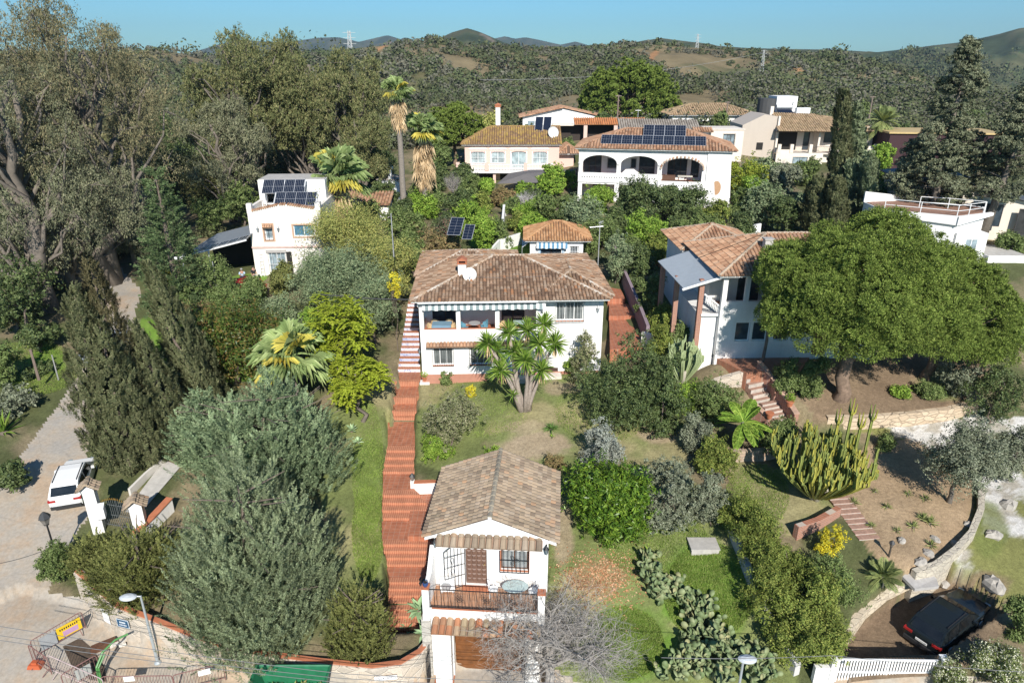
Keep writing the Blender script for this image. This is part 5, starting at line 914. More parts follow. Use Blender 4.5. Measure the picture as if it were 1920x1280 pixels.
# ================================================================ foliage kit
def unit(v): return v / np.maximum(np.linalg.norm(v, axis=-1, keepdims=True), 1e-9)
def rdir(rng, n): return unit(rng.normal(size=(n, 3)))
def leaves(P, D, N, L, Wd):
    S = unit(np.cross(D, N)); L = np.asarray(L).reshape(-1, 1); Wd = np.asarray(Wd).reshape(-1, 1)
    return np.stack([P - D * L * .5, P + S * Wd * .5, P + D * L * .5, P - S * Wd * .5], 1)
def clump_leaves(rng, C, rad, n, L, Wd, out, up=.25, mess=.55, flat=1.0):
    """n leaves round each clump centre C (radius rad); out = outward direction per clump"""
    k = len(C); o = rdir(rng, k * n) * (rng.random((k * n, 1)) ** .45); Cr = np.repeat(C, n, 0); Or = np.repeat(out, n, 0); rr = np.repeat(np.broadcast_to(rad, (k,)), n)[:, None]
    P = Cr + o * rr * np.array([1, 1, flat]); N = unit(o * .5 + Or * .6 + np.array([0, 0, up]) + rng.normal(size=P.shape) * mess); D = unit(np.cross(N, rdir(rng, len(P))))
    s = rng.uniform(.7, 1.25, len(P)); return leaves(P, D, N, L * s, Wd * s)
def blobs(rng, r, zb, zt, K, br=(.28, .45), fill=.75):
    """sub-crown balls filling an ellipsoid of radius r between zb and zt"""
    h = (zt - zb) / 2; zc = (zt + zb) / 2; d = rdir(rng, K); q = rng.random((K, 1)) ** .4 * fill; C = d * q * np.array([r, r, h]) + np.array([0, 0, zc]); return C, rng.uniform(*br, K) * min(r, h)
def shell(rng, C, Rr, n, up=.35, sq=1.0):
    i = rng.choice(len(C), n, p=Rr ** 2 / (Rr ** 2).sum()); d = unit(rdir(rng, n) + np.array([0, 0, up])); P = C[i] + d * (Rr[i] * rng.uniform(.72, 1.08, n))[:, None] * np.array([1, 1, sq])
    return P, d
def crown_broad(rng, r, zb, zt, n, L, Wd, K=14, clump=.16, per=22, up=.35, mess=.6, br=(.3, .5), fill=.72):
    C, Rr = blobs(rng, r, zb, zt, K, br, fill); P, d = shell(rng, C, Rr, max(8, n // per), up); inner = P - d * (Rr.mean() * .45); P = P + d * (rng.random((len(P), 1)) ** 7) * r * .38
    Q = clump_leaves(rng, P, clump * rng.uniform(.6, 1.4, len(P)), per, L, Wd, d, .25, mess); Q2 = clump_leaves(rng, inner[::2], clump * 1.4, max(3, per // 3), L * 1.3, Wd * 1.3, d[::2], .1, 1.0)
    return np.concatenate([Q, Q2]), C, Rr
def crown_plume(rng, prof, h, n, L, Wd, per=26, plen=.7, prad=.14, outw=.55, lump=.22, zb=0.0, inner=.15, vert=1.0, up=.0):
    """conifer crown of upward plumes; prof(t) = radius at relative height t"""
    k = max(10, n // per); t = rng.random(k * 4); w = np.array([prof(q) for q in t]); keep = rng.random(k * 4) < (w / w.max() * .92 + .08); t = t[keep][:k]; k = len(t); a = rng.uniform(0, 2 * np.pi, k); pr = np.array([prof(q) for q in t])
    lum = 1 + lump * (2 * vnoise(a * 2.2 + 5, t * h * .9, 3) - 1) + lump * .6 * (2 * vnoise(a * 5 + 9, t * h * 2.2, 7) - 1); rad = pr * lum * (1 - inner * rng.random(k) ** 2)
    o = np.stack([np.cos(a), np.sin(a), 0 * a], 1); base = o * rad[:, None] * .86 + np.array([0, 0, 1]) * (zb + t * h * .97)[:, None]; D = unit(o * outw + np.array([0, 0, vert]) + rng.normal(size=(k, 3)) * .22); LL = plen * rng.uniform(.6, 1.3, k)
    f = rng.random((k, per)); B = base[:, None] + D[:, None] * (f * LL[:, None])[..., None]; pr2 = prad * (1.05 - .75 * f) * rng.random((k, per)) ** .5; off = rdir(rng, k * per).reshape(k, per, 3)
    P = (B + off * pr2[..., None]).reshape(-1, 3); Dl = unit(np.repeat(D, per, 0) * .9 + off.reshape(-1, 3) * .7); Or = np.repeat(o, per, 0); N = unit(off.reshape(-1, 3) * .45 + Or * .8 + np.array([0, 0, .4 + up])); N = unit(N - Dl * (N * Dl).sum(1, keepdims=True) + 1e-6); s = rng.uniform(.7, 1.3, len(P))
    return leaves(P, Dl, N, L * s, Wd * s)
def limb_pts(rng, a, b, sag=.1, n=6):
    a, b = np.array(a, float), np.array(b, float); L = np.linalg.norm(b - a); t = np.linspace(0, 1, n)[:, None]; j = rng.normal(size=(n, 3)) * L * .035; j[0] = j[-1] = 0
    return a + (b - a) * t + j + np.array([0, 0, 1]) * (np.sin(np.pi * t) * L * sag)
def trunk_mesh(name, rng, h, r, C, mat, parent, fork=.45, nl=8, lean=(0, 0), k=7, tip=.25):
    m = MB(); top = (lean[0], lean[1], h); p = limb_pts(rng, (0, 0, -.4), top, 0, 7); rr = np.linspace(r, r * tip, 7); rr[0] *= 1.35; m.tube(p, rr, k)
    if len(C):
        idx = rng.choice(len(C), min(nl, len(C)), replace=False)
        for i in idx:
            f = rng.uniform(fork, .85); q = p[min(6, int(f * 6))]; m.tube(limb_pts(rng, q, C[i], .08), np.linspace(r * .42, r * .07, 6), 5)
    return m.build(name, mat, parent, True)
BARK = plain("grey_bark", (.16, .125, .10), .95, var=.4, scale=7); PALEB = plain("pale_bark", (.16, .135, .11), .9, var=.35, scale=3); PINEB = plain("pine_bark", (.20, .14, .10), .95, var=.45, scale=5)
def spot(px, pt, Y=None, pb=None, wp=None, ref='mid'):
    """from crown top/base pixels and depth to place, height, radius"""
    if Y is None:
        g = at_g(px, pb); X, Y, z0 = g
    X = at_d(px, pt, Y)[0]
    for _ in range(4):
        z0 = gz(X, Y); b = proj(X, Y, z0)[1]; X = at_d(px, pt if ref == 'top' else (pt * .5 + b * .5 if ref == 'mid' else b), Y)[0]
    z0 = gz(X, Y); h = at_d(px, pt, Y)[2] - z0; zc = Y * CT + (CZ - z0 - h / 2) * ST
    return X, Y, z0, h, (wp or 60) * .5 * zc / FPX
SEED = [100]
def rg():
    SEED[0] += 1; return np.random.default_rng(SEED[0])
def leafsize(Y, base): return max(base, Y * .0032)
# ---- kinds
def t_broad(nm, lab, cat, mat, px, pt, wp, Y=None, pb=None, n=9000, L=.16, asp=.5, bot=.12, K=16, bark=BARK, group=None, clump=.2, br=(.3, .5), up=.35, tr=.1, per=22, mess=.6, fill=.74, yr=1.0, h=None):
    X, Y, z, hh, r = spot(px, pt, Y, pb, wp); hh = max(hh, .4); rng = rg(); t = thing(nm, (X, Y, z), lab, cat, group, rng.uniform(0, 6)); L = leafsize(Y, L)
    Q, C, Rr = crown_broad(rng, r * .86, hh * bot, hh * .98, n, L, L * asp, K, clump * max(1, r / 2.5), per, up, .6, br, fill); Q[..., 2] += 0
    Q = Q[Q[..., 2].min(1) > .02]
    qmesh("crown" if hh > 2.2 else "foliage", Q, mat, t); trunk_mesh("trunk" if hh > 2.2 else "stem", rng, hh * .7, max(.04, r * tr * .5), C, bark, t); return t
def t_conif(nm, lab, cat, mat, px, pt, wp, Y=None, pb=None, n=20000, L=.14, asp=.45, shape=.7, group=None, plen=.7, prad=.14, outw=.55, lump=.25, ref='mid', bot=.0, vert=1.0, tip=.9, wide=.3, per=26, inner=.2, sp=0):
    X, Y, z, h, r = spot(px, pt, Y, pb, wp, ref); rng = rg(); t = thing(nm, (X, Y, z), lab, cat, group); L = leafsize(Y, L)
    def prof(q): return r * (min(1, q / wide * .4 + .62) if q < wide else 1) * max(.04, (1 - max(0, (q - wide) / (1 - wide)) ** tip)) ** shape
    if sp:
        Q = []
        for k in range(sp):
            a, q = 2.4 * k, ((k + .2) / sp) ** .5 * .70 * r; hs = h * (1 - .52 * (q / r) ** 1.2) * (rng.uniform(.84, 1.03) if k else 1); rs = r * rng.uniform(.30, .44); ps = lambda t: rs * min(1, t + .6) * max(.03, 1 - max(0, (t - .35) / .65) ** 1.25) ** .65
            A = crown_plume(rng, ps, hs - h * bot - plen * .4, n // sp, L, L * asp, per, plen, prad, outw, lump, h * bot, inner, vert); f = .75 + .25 * np.clip(A[..., 2:3] / h, 0, 1); A[..., :2] += (f * q * np.array([math.cos(a), math.sin(a)])).astype(A.dtype); Q.append(A)
        Q = np.concatenate(Q)
    else: Q = crown_plume(rng, prof, h * (1 - bot) - plen * .4, n, L, L * asp, per, plen, prad, outw, lump, h * bot, inner, vert)
    qmesh("crown", Q, mat, t); m = MB(); ht = .66 if sp else .93; m.tube([(0, 0, -.4), (0, 0, h * .5 * ht), (0, 0, h * ht)], [r * .12 + .05, r * .08 + .03, .02], 7); m.build("trunk", BARK, t)
    if h > 3:
        m = MB(); 
        for k in range(26): q = rng.uniform(.05, .85); a = rng.uniform(0, 6.28); rr = prof(q) * .8; m.tube([(0, 0, h * (bot + q * (1 - bot) * .9)), (rr * math.cos(a), rr * math.sin(a), h * (bot + q * (1 - bot) * .9) + rr * .35)], [.05, .015], 4)
        m.build("limbs", BARK, t)
    return t
def t_euca(nm, lab, mat, px, pt, wp, Y, n=22000, L=.3, K=34, group=None, bot=.3, bark=PALEB, br=(.13, .24), trunks=2, ref='top'):
    X, Y, z, h, r = spot(px, pt, Y, None, wp, ref); rng = rg(); t = thing(nm, (X, Y, z), lab, "tree", group); L = leafsize(Y, L * .7)
    C, Rr = blobs(rng, r, h * bot, h * 1.0, K, br, .98); C[:, 2] = np.minimum(C[:, 2], h - Rr * .6); top = int(np.argmax(C[:, 2])); C[top] = (rng.normal() * .4, 0, h - Rr[top])
    n *= 2; P, d = shell(rng, C, Rr, n // 16, .1, 1.25); P += rng.normal(size=P.shape) * .25; k = len(P)
    cl = .3 * rng.uniform(.6, 1.5, k); o = rdir(rng, k * 16) * rng.random((k * 16, 1)) ** .6; PP = np.repeat(P, 16, 0) + o * np.repeat(cl, 16)[:, None] * np.array([1, 1, 1.35]); D = unit(rng.normal(size=PP.shape) * .55 + np.array([0, 0, -1])); N = unit(o * .5 + np.repeat(d, 16, 0) * .6 + rng.normal(size=PP.shape) * .5); s = rng.uniform(.7, 1.3, len(PP))
    qmesh("crown", leaves(PP, D, N, L * s, L * .34 * s), mat, t); m = MB()
    for j in range(trunks):
        a = rng.uniform(0, 6.28); e = (r * .25 * math.cos(a), r * .25 * math.sin(a), h * .82); p = limb_pts(rng, (.5 * math.cos(a), .5 * math.sin(a), -.5), e, .02, 8); m.tube(p, np.linspace(.45, .12, 8) * (h / 18 + .2), 7)
        for i in rng.choice(K, K // trunks, replace=False):
            f = int(np.clip((C[i][2] / h - .25) * 8, 1, 6)); m.tube(limb_pts(rng, p[f], C[i], -.04 if rng.random() < .4 else .08, 7), np.linspace(.16, .035, 7) * (h / 18 + .2), 5)
            for _ in range(3): m.tube(limb_pts(rng, C[i], C[i] + rdir(rng, 1)[0] * Rr[i] * 1.1, .05, 4), np.linspace(.05, .015, 4), 4)
    m.build("trunk", bark, t, True); return t
def t_umbrella(nm, lab, mat, px, pt, wp, Y, pbot, n=60000, L=.22, K=60, group=None, trunk=.45, base=None, ball=False):
    """stone pine: flat bottomed dome of many round tufts on bare spreading limbs"""
    X, Y, z, h, r = spot(px, pt, Y, None, wp); rng = rg(); t = thing(nm, (X, Y, z), lab, "tree", group); L = leafsize(Y, L); zb = at_d(px, pbot, Y)[2] - z; H = h - zb
    d = rdir(rng, K * 3); d = d[d[:, 2] > (-.75 if ball else -.30)][:K]; K = len(d); Rr = rng.uniform(.15, .29, K) * r; lowz = np.where(d[:, 2] < 0, .55, 1.0)
    C = d * np.array([r, r, H]) * rng.uniform(.68, .9, (K, 1)) * np.array([1, 1, 1]) ; C[:, 2] = C[:, 2] * lowz * (.5 if ball else .80) + zb + H * (.5 if ball else .2)
    per = 44; k = n // per; P, dd = shell(rng, C, Rr, k, .35, .85); o = rdir(rng, k * per); cl = .34 * (r / 7) ** .5 * rng.uniform(.7, 1.3, k); D = unit(o + np.repeat(dd, per, 0) * .8 + np.array([0, 0, .35])); PP = np.repeat(P, per, 0) + D * (np.repeat(cl, per)[:, None] * rng.random((k * per, 1)) ** .5); N = unit(np.cross(D, rdir(rng, len(PP))) * .6 + np.repeat(dd, per, 0) + np.array([0, -.2, .2])); N = unit(N - D * (N * D).sum(1, keepdims=True)); s = rng.uniform(.8, 1.25, len(PP))
    qmesh("crown", leaves(PP, D, N, L * s, L * .36 * s), mat, t); m = MB(); f = (0, 0, max(zb * 1.0, h * .35)); m.tube(limb_pts(rng, (0, 0, -.4), f, 0, 6), [trunk * 1.5, trunk * 1.05, trunk, trunk * .95, trunk * .9, trunk * .85], 9)
    for i in range(K): m.tube(limb_pts(rng, f, C[i] * np.array([.9, .9, 1]) - np.array([0, 0, Rr[i] * .3]), -.05, 6), np.linspace(trunk * .38, .03, 6), 5)
    m.build("trunk", PINEB, t, True); return t
def frond_fan(m, base, d, L, seg=16, w=.05, rng=None, mi=0, droop=.25, petiole=.5):
    """palmate fan leaf: stalk and radiating segments"""
    d = Vector(d).normalized(); side = d.cross(Vector((0, 0, 1))); side = side.normalized() if side.length > .05 else Vector((1, 0, 0)); up = side.cross(d).normalized(); b = Vector(base); c = b + d * L * petiole - Vector((0, 0, droop * L * .15)); m.tube([b, b.lerp(c, .5) + up * L * .04, c], .025 * L, 4, mi)
    for k in range(seg):
        a = R(-100 + 200 * k / (seg - 1)); q = (d * math.cos(a) + side * math.sin(a)).normalized(); l = L * .62 * (.75 + .25 * math.cos(a)) * rng.uniform(.9, 1.05); t = (-side * math.sin(a) * 0 + up.cross(q)).normalized() * l * .085
        mid = c + q * l * .6 + up * .02 * L; tip = c + q * l - Vector((0, 0, 1)) * l * droop * rng.uniform(.5, 1.4)
        m.add([c, mid + t, tip, mid - t], [(0, 1, 2), (0, 2, 3)], mi)
def t_fanpalm(nm, lab, mat, px, pt, wp, Y, n=34, trunk=.25, dead=True, group=None, ref='top', th=None, tall=False, skirt=.5):
    X, Y, z, h, r = spot(px, pt, Y, None, wp, ref); rng = random.Random(SEED[0]); SEED[0] += 1; t = thing(nm, (X, Y, z), lab, "palm", group); hc = max(.4, h - r * .75); m = MB()
    for k in range(n):
        e = R(rng.uniform(-25, 80)); a = k * 2.4; L = r * rng.uniform(.92, 1.1); d = (math.cos(a) * math.cos(e), math.sin(a) * math.cos(e), math.sin(e)); frond_fan(m, (0, 0, hc), d, L, 18, rng=rng, mi=1 if rng.random() < .06 else 0, droop=.35, petiole=.48)
    m.build("crown", [mat, leaf("yellowing_frond", (.36, .33, .06), (.42, .36, .08), None, .2, .6)], t)
    if dead:
        m = MB()
        for k in range(int(n * skirt * 1.6)): a = rng.uniform(0, 6.28); e = R(rng.uniform(-86, -50)); L = r * rng.uniform(.55, .85); zz = hc - rng.uniform(0, skirt * r); frond_fan(m, (.15 * math.cos(a), .15 * math.sin(a), zz), (math.cos(a) * math.cos(e), math.sin(a) * math.cos(e), math.sin(e)), L, 10, rng=rng, droop=.5)
        m.build("dead_fronds", leaf("dry_frond", (.32, .23, .13), (.42, .32, .2), None, .1, .9), t)
    m = MB(); zs = np.linspace(-.3, hc, 12); m.tube([(.02 * math.sin(q), .02 * math.cos(q * 2), q) for q in zs], [trunk * (1.25 - .45 * i / 11) for i in range(12)], 10); m.build("trunk", plain("palm_trunk", (.22, .19, .16), .95, var=.35, scale=8), t, True); return t
def t_feather(nm, lab, mat, px, pt, wp, Y=None, pb=None, n=26, trunk=.2, group=None, hc=None, nl=22, wid=.1, lo=-20, cat="palm", ref='mid'):
    X, Y, z, h, r = spot(px, pt, Y, pb, wp, ref); rng = random.Random(SEED[0]); SEED[0] += 1; t = thing(nm, (X, Y, z), lab, cat, group); hc = hc if hc is not None else max(.15, h - r * .6); m = MB()
    for k in range(n):
        e = R(rng.uniform(lo, 75)); a = k * 2.4; L = r * rng.uniform(.9, 1.15); d = Vector((math.cos(a) * math.cos(e), math.sin(a) * math.cos(e), math.sin(e))); side = d.cross(Vector((0, 0, 1))).normalized(); pts = [Vector((0, 0, hc)) + d * L * f - Vector((0, 0, 1)) * L * .45 * f * f * math.cos(e) for f in np.linspace(0, 1, 7)]; m.tube(pts, np.linspace(.03, .008, 7) * r, 4)
        for j in range(nl):
            f = .15 + .85 * j / nl; i = min(5, int(f * 6)); p = pts[i].lerp(pts[i + 1], f * 6 - i); t_ = (pts[i + 1] - pts[i]).normalized(); ll = L * .24 * math.sin(math.pi * min(.95, f * .8 + .12)) + .03
            for sg in (-1, 1): q = (side * sg * .8 + t_ * .6 - Vector((0, 0, .18))).normalized(); ww = t_ * ll * wid * 1.4; m.add([p - ww * .3, p + q * ll * .5 + ww, p + q * ll, p + q * ll * .5 - ww], [(0, 1, 2, 3)])
    m.build("crown", mat, t); m = MB(); m.tube([(0, 0, -.3), (0, 0, hc * .5), (0, 0, hc + .05)], [trunk * 1.2, trunk, trunk * .85], 9); m.build("trunk", plain("palm_trunk", (.22, .19, .16)), t); return t
def rosette(m, c, r, n, rng, w=.06, lo=-30, hi=85, mi=0, bend=.15, axis=(0, 0, 1)):
    A = Vector(axis).normalized().to_track_quat('Z', 'Y').to_matrix()
    for k in range(n):
        e = R(rng.uniform(lo, hi)); a = k * 2.39996 + rng.uniform(-.2, .2); d = A @ Vector((math.cos(a) * math.cos(e), math.sin(a) * math.cos(e), math.sin(e))); s = d.cross(Vector((0, 0, 1))); s = (s.normalized() if s.length > .02 else Vector((1, 0, 0))); u = s.cross(d).normalized(); L = r * rng.uniform(.8, 1.1); p0 = Vector(c); p1 = p0 + d * L * .5; p2 = p0 + d * L - Vector((0, 0, L * bend)); ww = s * r * w
        m.add([p0 - ww * .6, p1 - ww + u * r * .02, p2, p1 + ww + u * r * .02, p0 + ww * .6, p1 - u * r * .03], [(0, 1, 5), (1, 2, 5), (5, 2, 3), (5, 3, 4), (0, 5, 4)], mi)
def t_agave(nm, lab, mat, px, py, wp, n=28, w=.11, lo=0, hi=80, cat="plant", group=None, bend=.08, Y=None):
    g = at_g(px, py); rng = random.Random(SEED[0]); SEED[0] += 1; r = wp * .5 / ppm(g[1], g[2]); t = thing(nm, g, lab, cat, group); m = MB(); rosette(m, (0, 0, .06), r, n, rng, w, lo, hi, bend=bend); m.build("leaves", mat, t); m = MB(); m.lathe([(r * .16, -.1), (r * .18, .05), (r * .08, .14)], (0, 0, 0), 8); m.build("base", BARK, t); return t
def bare_tree(nm, lab, px, pb, h, spread, depth=6, seed=3, trunk=.22, mat=None, Y=None, cat="tree", tilt=.0, k0=4, group=None, loc=None, upb=.25, sub=(2, 4)):
    g = loc or at_g(px, pb); rng = random.Random(seed); t = thing(nm, g, lab, cat, group); m = MB(); tw = MB(); L0 = h * .26
    def grow(p, d, L, r, dep):
        n = 4; pts = [p]; q = Vector(p); dd = Vector(d)
        for i in range(n): dd = (dd + Vector((rng.gauss(0, .16), rng.gauss(0, .16), rng.gauss(0, .12) + upb * .22))).normalized(); q = q + dd * L / n; pts.append(q.copy())
        (m if dep > 2 else tw).tube(pts, [r * (1 - .45 * i / n) for i in range(n + 1)], 6 if dep > 3 else (4 if dep > 1 else 3), cap=False)
        if dep == 0: return
        for c in range(rng.randint(*sub) + (1 if dep > 3 else 0)):
            i = rng.randint(2, n); b = pts[i]; nd_ = (dd * .55 + Vector((rng.gauss(0, 1), rng.gauss(0, 1), rng.gauss(0, .7))).normalized() * spread).normalized(); grow(b, nd_, L * rng.uniform(.66, .9), max(.0045, r * .52), dep - 1)
    for k in range(k0): a = k * 6.28 / k0 + rng.uniform(-.4, .4); grow(Vector((0, 0, h * .16)), Vector((math.cos(a) * spread, math.sin(a) * spread, .8)).normalized(), L0, trunk * .62, depth - 1)
    m.tube([(0, 0, -.4), (.03, 0, h * .08), (0, 0, h * .18)], [trunk * 1.5, trunk * 1.1, trunk * .9], 8); mt = mat or plain("bare_grey_bark", (.31, .285, .26), .9, var=.3, scale=6); m.build("trunk", mt, t, True); tw.build("twigs", mt, t); return t
def cactus_tree(nm, lab, px, pb, h, r, n, seed, mat, mat2, thick=.09, loc=None, tall=()):
    g = loc or at_g(px, pb); rng = random.Random(seed); t = thing(nm, g, lab, "cactus"); m = MB()
    def col(pts, th):
        k = 5; V = []; n_ = len(pts)
        for i, p in enumerate(pts):
            for j in range(k * 2): a = math.pi * j / k; rr = th * (1.0 if j % 2 == 0 else .55) * (1 if i < n_ - 1 else .3); V.append((p[0] + rr * math.cos(a), p[1] + rr * math.sin(a), p[2]))
        K = k * 2; m.add(V, [(i * K + j, i * K + (j + 1) % K, (i + 1) * K + (j + 1) % K, (i + 1) * K + j) for i in range(n_ - 1) for j in range(K)] + [tuple((n_ - 1) * K + j for j in range(K))], 0 if rng.random() < .55 else 1)
    for q in range(n):
        a = rng.uniform(0, 6.28); R1 = r * rng.random() ** .55; b0 = R1 * .28; x, y = math.cos(a), math.sin(a); z0 = h * .10 + R1 * .12; hh = h * rng.uniform(.55, .92) * (1 - .25 * R1 / r)
        pts = [(x * b0, y * b0, z0 * .6), (x * (b0 + R1) * .55, y * (b0 + R1) * .55, z0 + .18 * h), (x * R1 * .92, y * R1 * .92, z0 + .34 * h)] + [(x * R1 + rng.uniform(-.03, .03), y * R1 + rng.uniform(-.03, .03), z0 + .34 * h + (hh - .34 * h) * f) for f in (.25, .5, .75, .95, 1.0)]
        col(pts, thick * rng.uniform(.8, 1.15))
        for _ in range(rng.randint(1, 3)): a2 = rng.uniform(0, 6.28); f = rng.uniform(.55, .9); p = pts[-1]; zz = z0 + .34 * h + (hh - .34 * h) * f; e = .18; col([(x * R1, y * R1, zz - .1), (x * R1 + e * .7 * math.cos(a2), y * R1 + e * .7 * math.sin(a2), zz + .05), (x * R1 + e * math.cos(a2), y * R1 + e * math.sin(a2), zz + .3 + .25 * rng.random())], thick * .75)
    for (dx, dy, hh) in tall:
        col([(dx * .4, dy * .4, h * .15), (dx * .8, dy * .8, h * .4)] + [(dx, dy, h * .5 + (hh - h * .5) * f) for f in (.2, .5, .8, 1)], thick)
        for a2 in (0, 2.1, 4.2): col([(dx, dy, hh - .7), (dx + .16 * math.cos(a2), dy + .16 * math.sin(a2), hh - .5), (dx + .2 * math.cos(a2), dy + .2 * math.sin(a2), hh + .1 * a2)], thick * .8)
    m.build("columns", [mat, mat2], t); s = MB()
    for k in range(4): a = k * 1.6; s.tube([(.1 * math.cos(a), .1 * math.sin(a), -.3), (.25 * math.cos(a), .25 * math.sin(a), h * .14), (r * .35 * math.cos(a), r * .35 * math.sin(a), h * .3)], [.22, .16, .11], 7)
    s.build("trunk", plain("cactus_bark", (.38, .35, .28), .9), t, True); return t
def prickly(nm, lab, pts, seed, mat, wpad=.2, n=10, hmax=1.8):
    """prickly pear: chains of flat oval pads"""
    g0 = at_g(*pts[len(pts) // 2][:2]); rng = random.Random(seed); t = thing(nm, g0, lab, "cactus", "prickly pears"); m = MB()
    def pad(b, d, s, nrm):
        d = d.normalized(); nrm = (nrm - d * nrm.dot(d)).normalized(); w = d.cross(nrm); K = 10; V = []
        for off in (-1, 1):
            for j in range(K): a = 2 * math.pi * j / K; V.append(b + d * s * (1 + math.cos(a)) * .98 * 1.0 + w * s * .68 * math.sin(a) * (1 - .18 * math.cos(a + math.pi)) + nrm * off * s * .035)
        c1, c2 = b + d * s + nrm * s * .11, b + d * s - nrm * s * .11; V += [c2, c1]
        m.add(V, [(j, (j + 1) % K, K + (j + 1) % K, K + j) for j in range(K)] + [((j + 1) % K, j, 2 * K) for j in range(K)] + [(K + j, K + (j + 1) % K, 2 * K + 1) for j in range(K)]); return b + d * s * 1.9
    for (px, py) in pts:
        g = Vector(at_g(px, py)) - Vector(g0)
        for q in range(n):
            b = g + Vector((rng.gauss(0, .35), rng.gauss(0, .35), -.05)); d = Vector((rng.gauss(0, .3), rng.gauss(0, .3) - .1, 1))
            b1 = pad(b, d, wpad * rng.uniform(.9, 1.3), Vector((rng.gauss(0, 1), rng.gauss(0, 1) - .6, .3)))
            for _ in range(rng.randint(2, 3)):
                d2 = Vector((rng.gauss(0, .7), rng.gauss(0, .7) - .15, .8)); b2 = pad(b1 - d2.normalized() * .04, d2, wpad * rng.uniform(.8, 1.2), Vector((rng.gauss(0, .8), rng.gauss(0, .8) - .7, .5)))
                for _ in range(rng.randint(1, 3)):
                    d3 = Vector((rng.gauss(0, .8), rng.gauss(0, .8) - .2, .7)); b3 = pad(b2 - d3.normalized() * .04, d3, wpad * rng.uniform(.7, 1.15), Vector((rng.gauss(0, .8), rng.gauss(0, .8) - .8, .6)))
                    if rng.random() < .5 and b3.z - g.z < hmax: pad(b3, Vector((rng.gauss(0, .8), rng.gauss(0, .8), .6)), wpad * rng.uniform(.6, .9), Vector((rng.gauss(0, .8), -.8, .5)))
    m.build("pads", mat, t, True); return t
# ---- leaf colours
L_GREY = leaf("cypress_grey_green", (.085, .11, .055), (.175, .21, .115), (.25, .285, .175), .15, .8); L_CYP = leaf("dark_cypress", (.055, .068, .03), (.105, .115, .055), (.165, .16, .085), .12, .8)
L_BLUE = leaf("blue_cypress", (.075, .115, .06), (.16, .21, .11), (.235, .285, .165), .15, .8); L_THUJA = leaf("olive_thuja", (.07, .085, .025), (.135, .145, .045), (.19, .19, .07), .18, .75)
L_EUC = leaf("eucalyptus_olive", (.085, .088, .048), (.145, .138, .075), (.22, .18, .10), .2, .7, .35); L_EUC2 = leaf("eucalyptus_grey", (.085, .095, .055), (.15, .155, .09), (.21, .20, .125), .2, .7, .35); L_EUC3 = leaf("eucalyptus_green", (.07, .085, .035), (.125, .135, .055), (.19, .17, .08), .2, .7, .35)
L_PINE = leaf("stone_pine", (.052, .078, .015), (.115, .158, .031), (.185, .225, .055), .18, .7, .3); L_PINE2 = leaf("young_pine", (.04, .065, .025), (.075, .11, .045), (.12, .15, .07), .15, .7); L_CEDAR = leaf("dark_conifer", (.055, .068, .038), (.115, .125, .075), (.19, .195, .12), .1, .8, .35)
L_MAG = leaf("glossy_green", (.025, .055, .006), (.06, .115, .012), (.14, .20, .025), .15, .35, .25, .5); L_MANGO = leaf("mango_green", (.025, .05, .008), (.06, .09, .018), (.14, .085, .028), .12, .4, .3, .45); L_JAC = leaf("jacaranda_green", (.13, .17, .014), (.22, .27, .025), (.34, .36, .05), .3, .6, .3)
L_MIM = leaf("mimosa_grey", (.08, .115, .06), (.15, .19, .10), (.21, .235, .13), .2, .7); L_MIMY = leaf("mimosa_yellow", (.13, .16, .045), (.23, .24, .075), (.34, .31, .10), .25, .7); L_DARK = leaf("dark_shrub", (.03, .05, .018), (.065, .09, .03), (.11, .135, .05), .15, .55, .3, .35); L_MID = leaf("mid_shrub", (.055, .085, .025), (.105, .14, .045), (.16, .19, .075), .2, .6)
L_FRESH = leaf("fresh_green", (.08, .14, .02), (.15, .24, .035), (.25, .32, .06), .25, .6); L_OLIVE = leaf("olive_grey", (.08, .095, .06), (.14, .155, .10), (.2, .21, .15), .15, .7); L_LAV = leaf("lavender_grey", (.13, .145, .12), (.2, .215, .18), (.27, .28, .24), .15, .8); L_YEL = leaf("yellow_bloom", (.36, .30, .02), (.5, .42, .03), (.2, .24, .05), .25, .7); L_RUST = leaf("rusty_shrub", (.11, .10, .04), (.16, .13, .06), (.22, .14, .07), .2, .7)
L_BOUG = leaf("hedge_green", (.07, .10, .02), (.14, .175, .04), (.23, .24, .06), .22, .6, .4); L_TWIG = leaf("twiggy_green", (.10, .11, .055), (.15, .165, .075), (.24, .22, .15), .2, .7); L_PALM = leaf("fan_palm_green", (.12, .17, .06), (.20, .26, .10), (.30, .35, .16), .25, .5); L_YUC = leaf("yucca_green", (.05, .10, .012), (.105, .175, .025), (.19, .25, .05), .2, .4, .2, .5)
L_FEATH = leaf("date_palm_green", (.10, .13, .05), (.17, .2, .07), (.24, .26, .1), .2, .5); L_CACT = plain("cactus_green", (.20, .23, .055), .6, var=.25); L_CACT2 = plain("cactus_yellow", (.33, .31, .055), .6, var=.25); L_CACTP = plain("cactus_pale", (.30, .36, .18), .6, var=.2); L_PAD = island("pad_green", [(0, (.12, .17, .07)), (.5, (.19, .24, .11)), (.85, (.25, .28, .14)), (1, (.33, .31, .15))], .6, None, 0, .2); L_AGA = leaf("agave_green", (.16, .23, .12), (.24, .33, .18), (.32, .40, .25), .1, .5, .2); L_SOFTP = leaf("soft_agave", (.16, .25, .13), (.24, .34, .19), None, .15, .5)
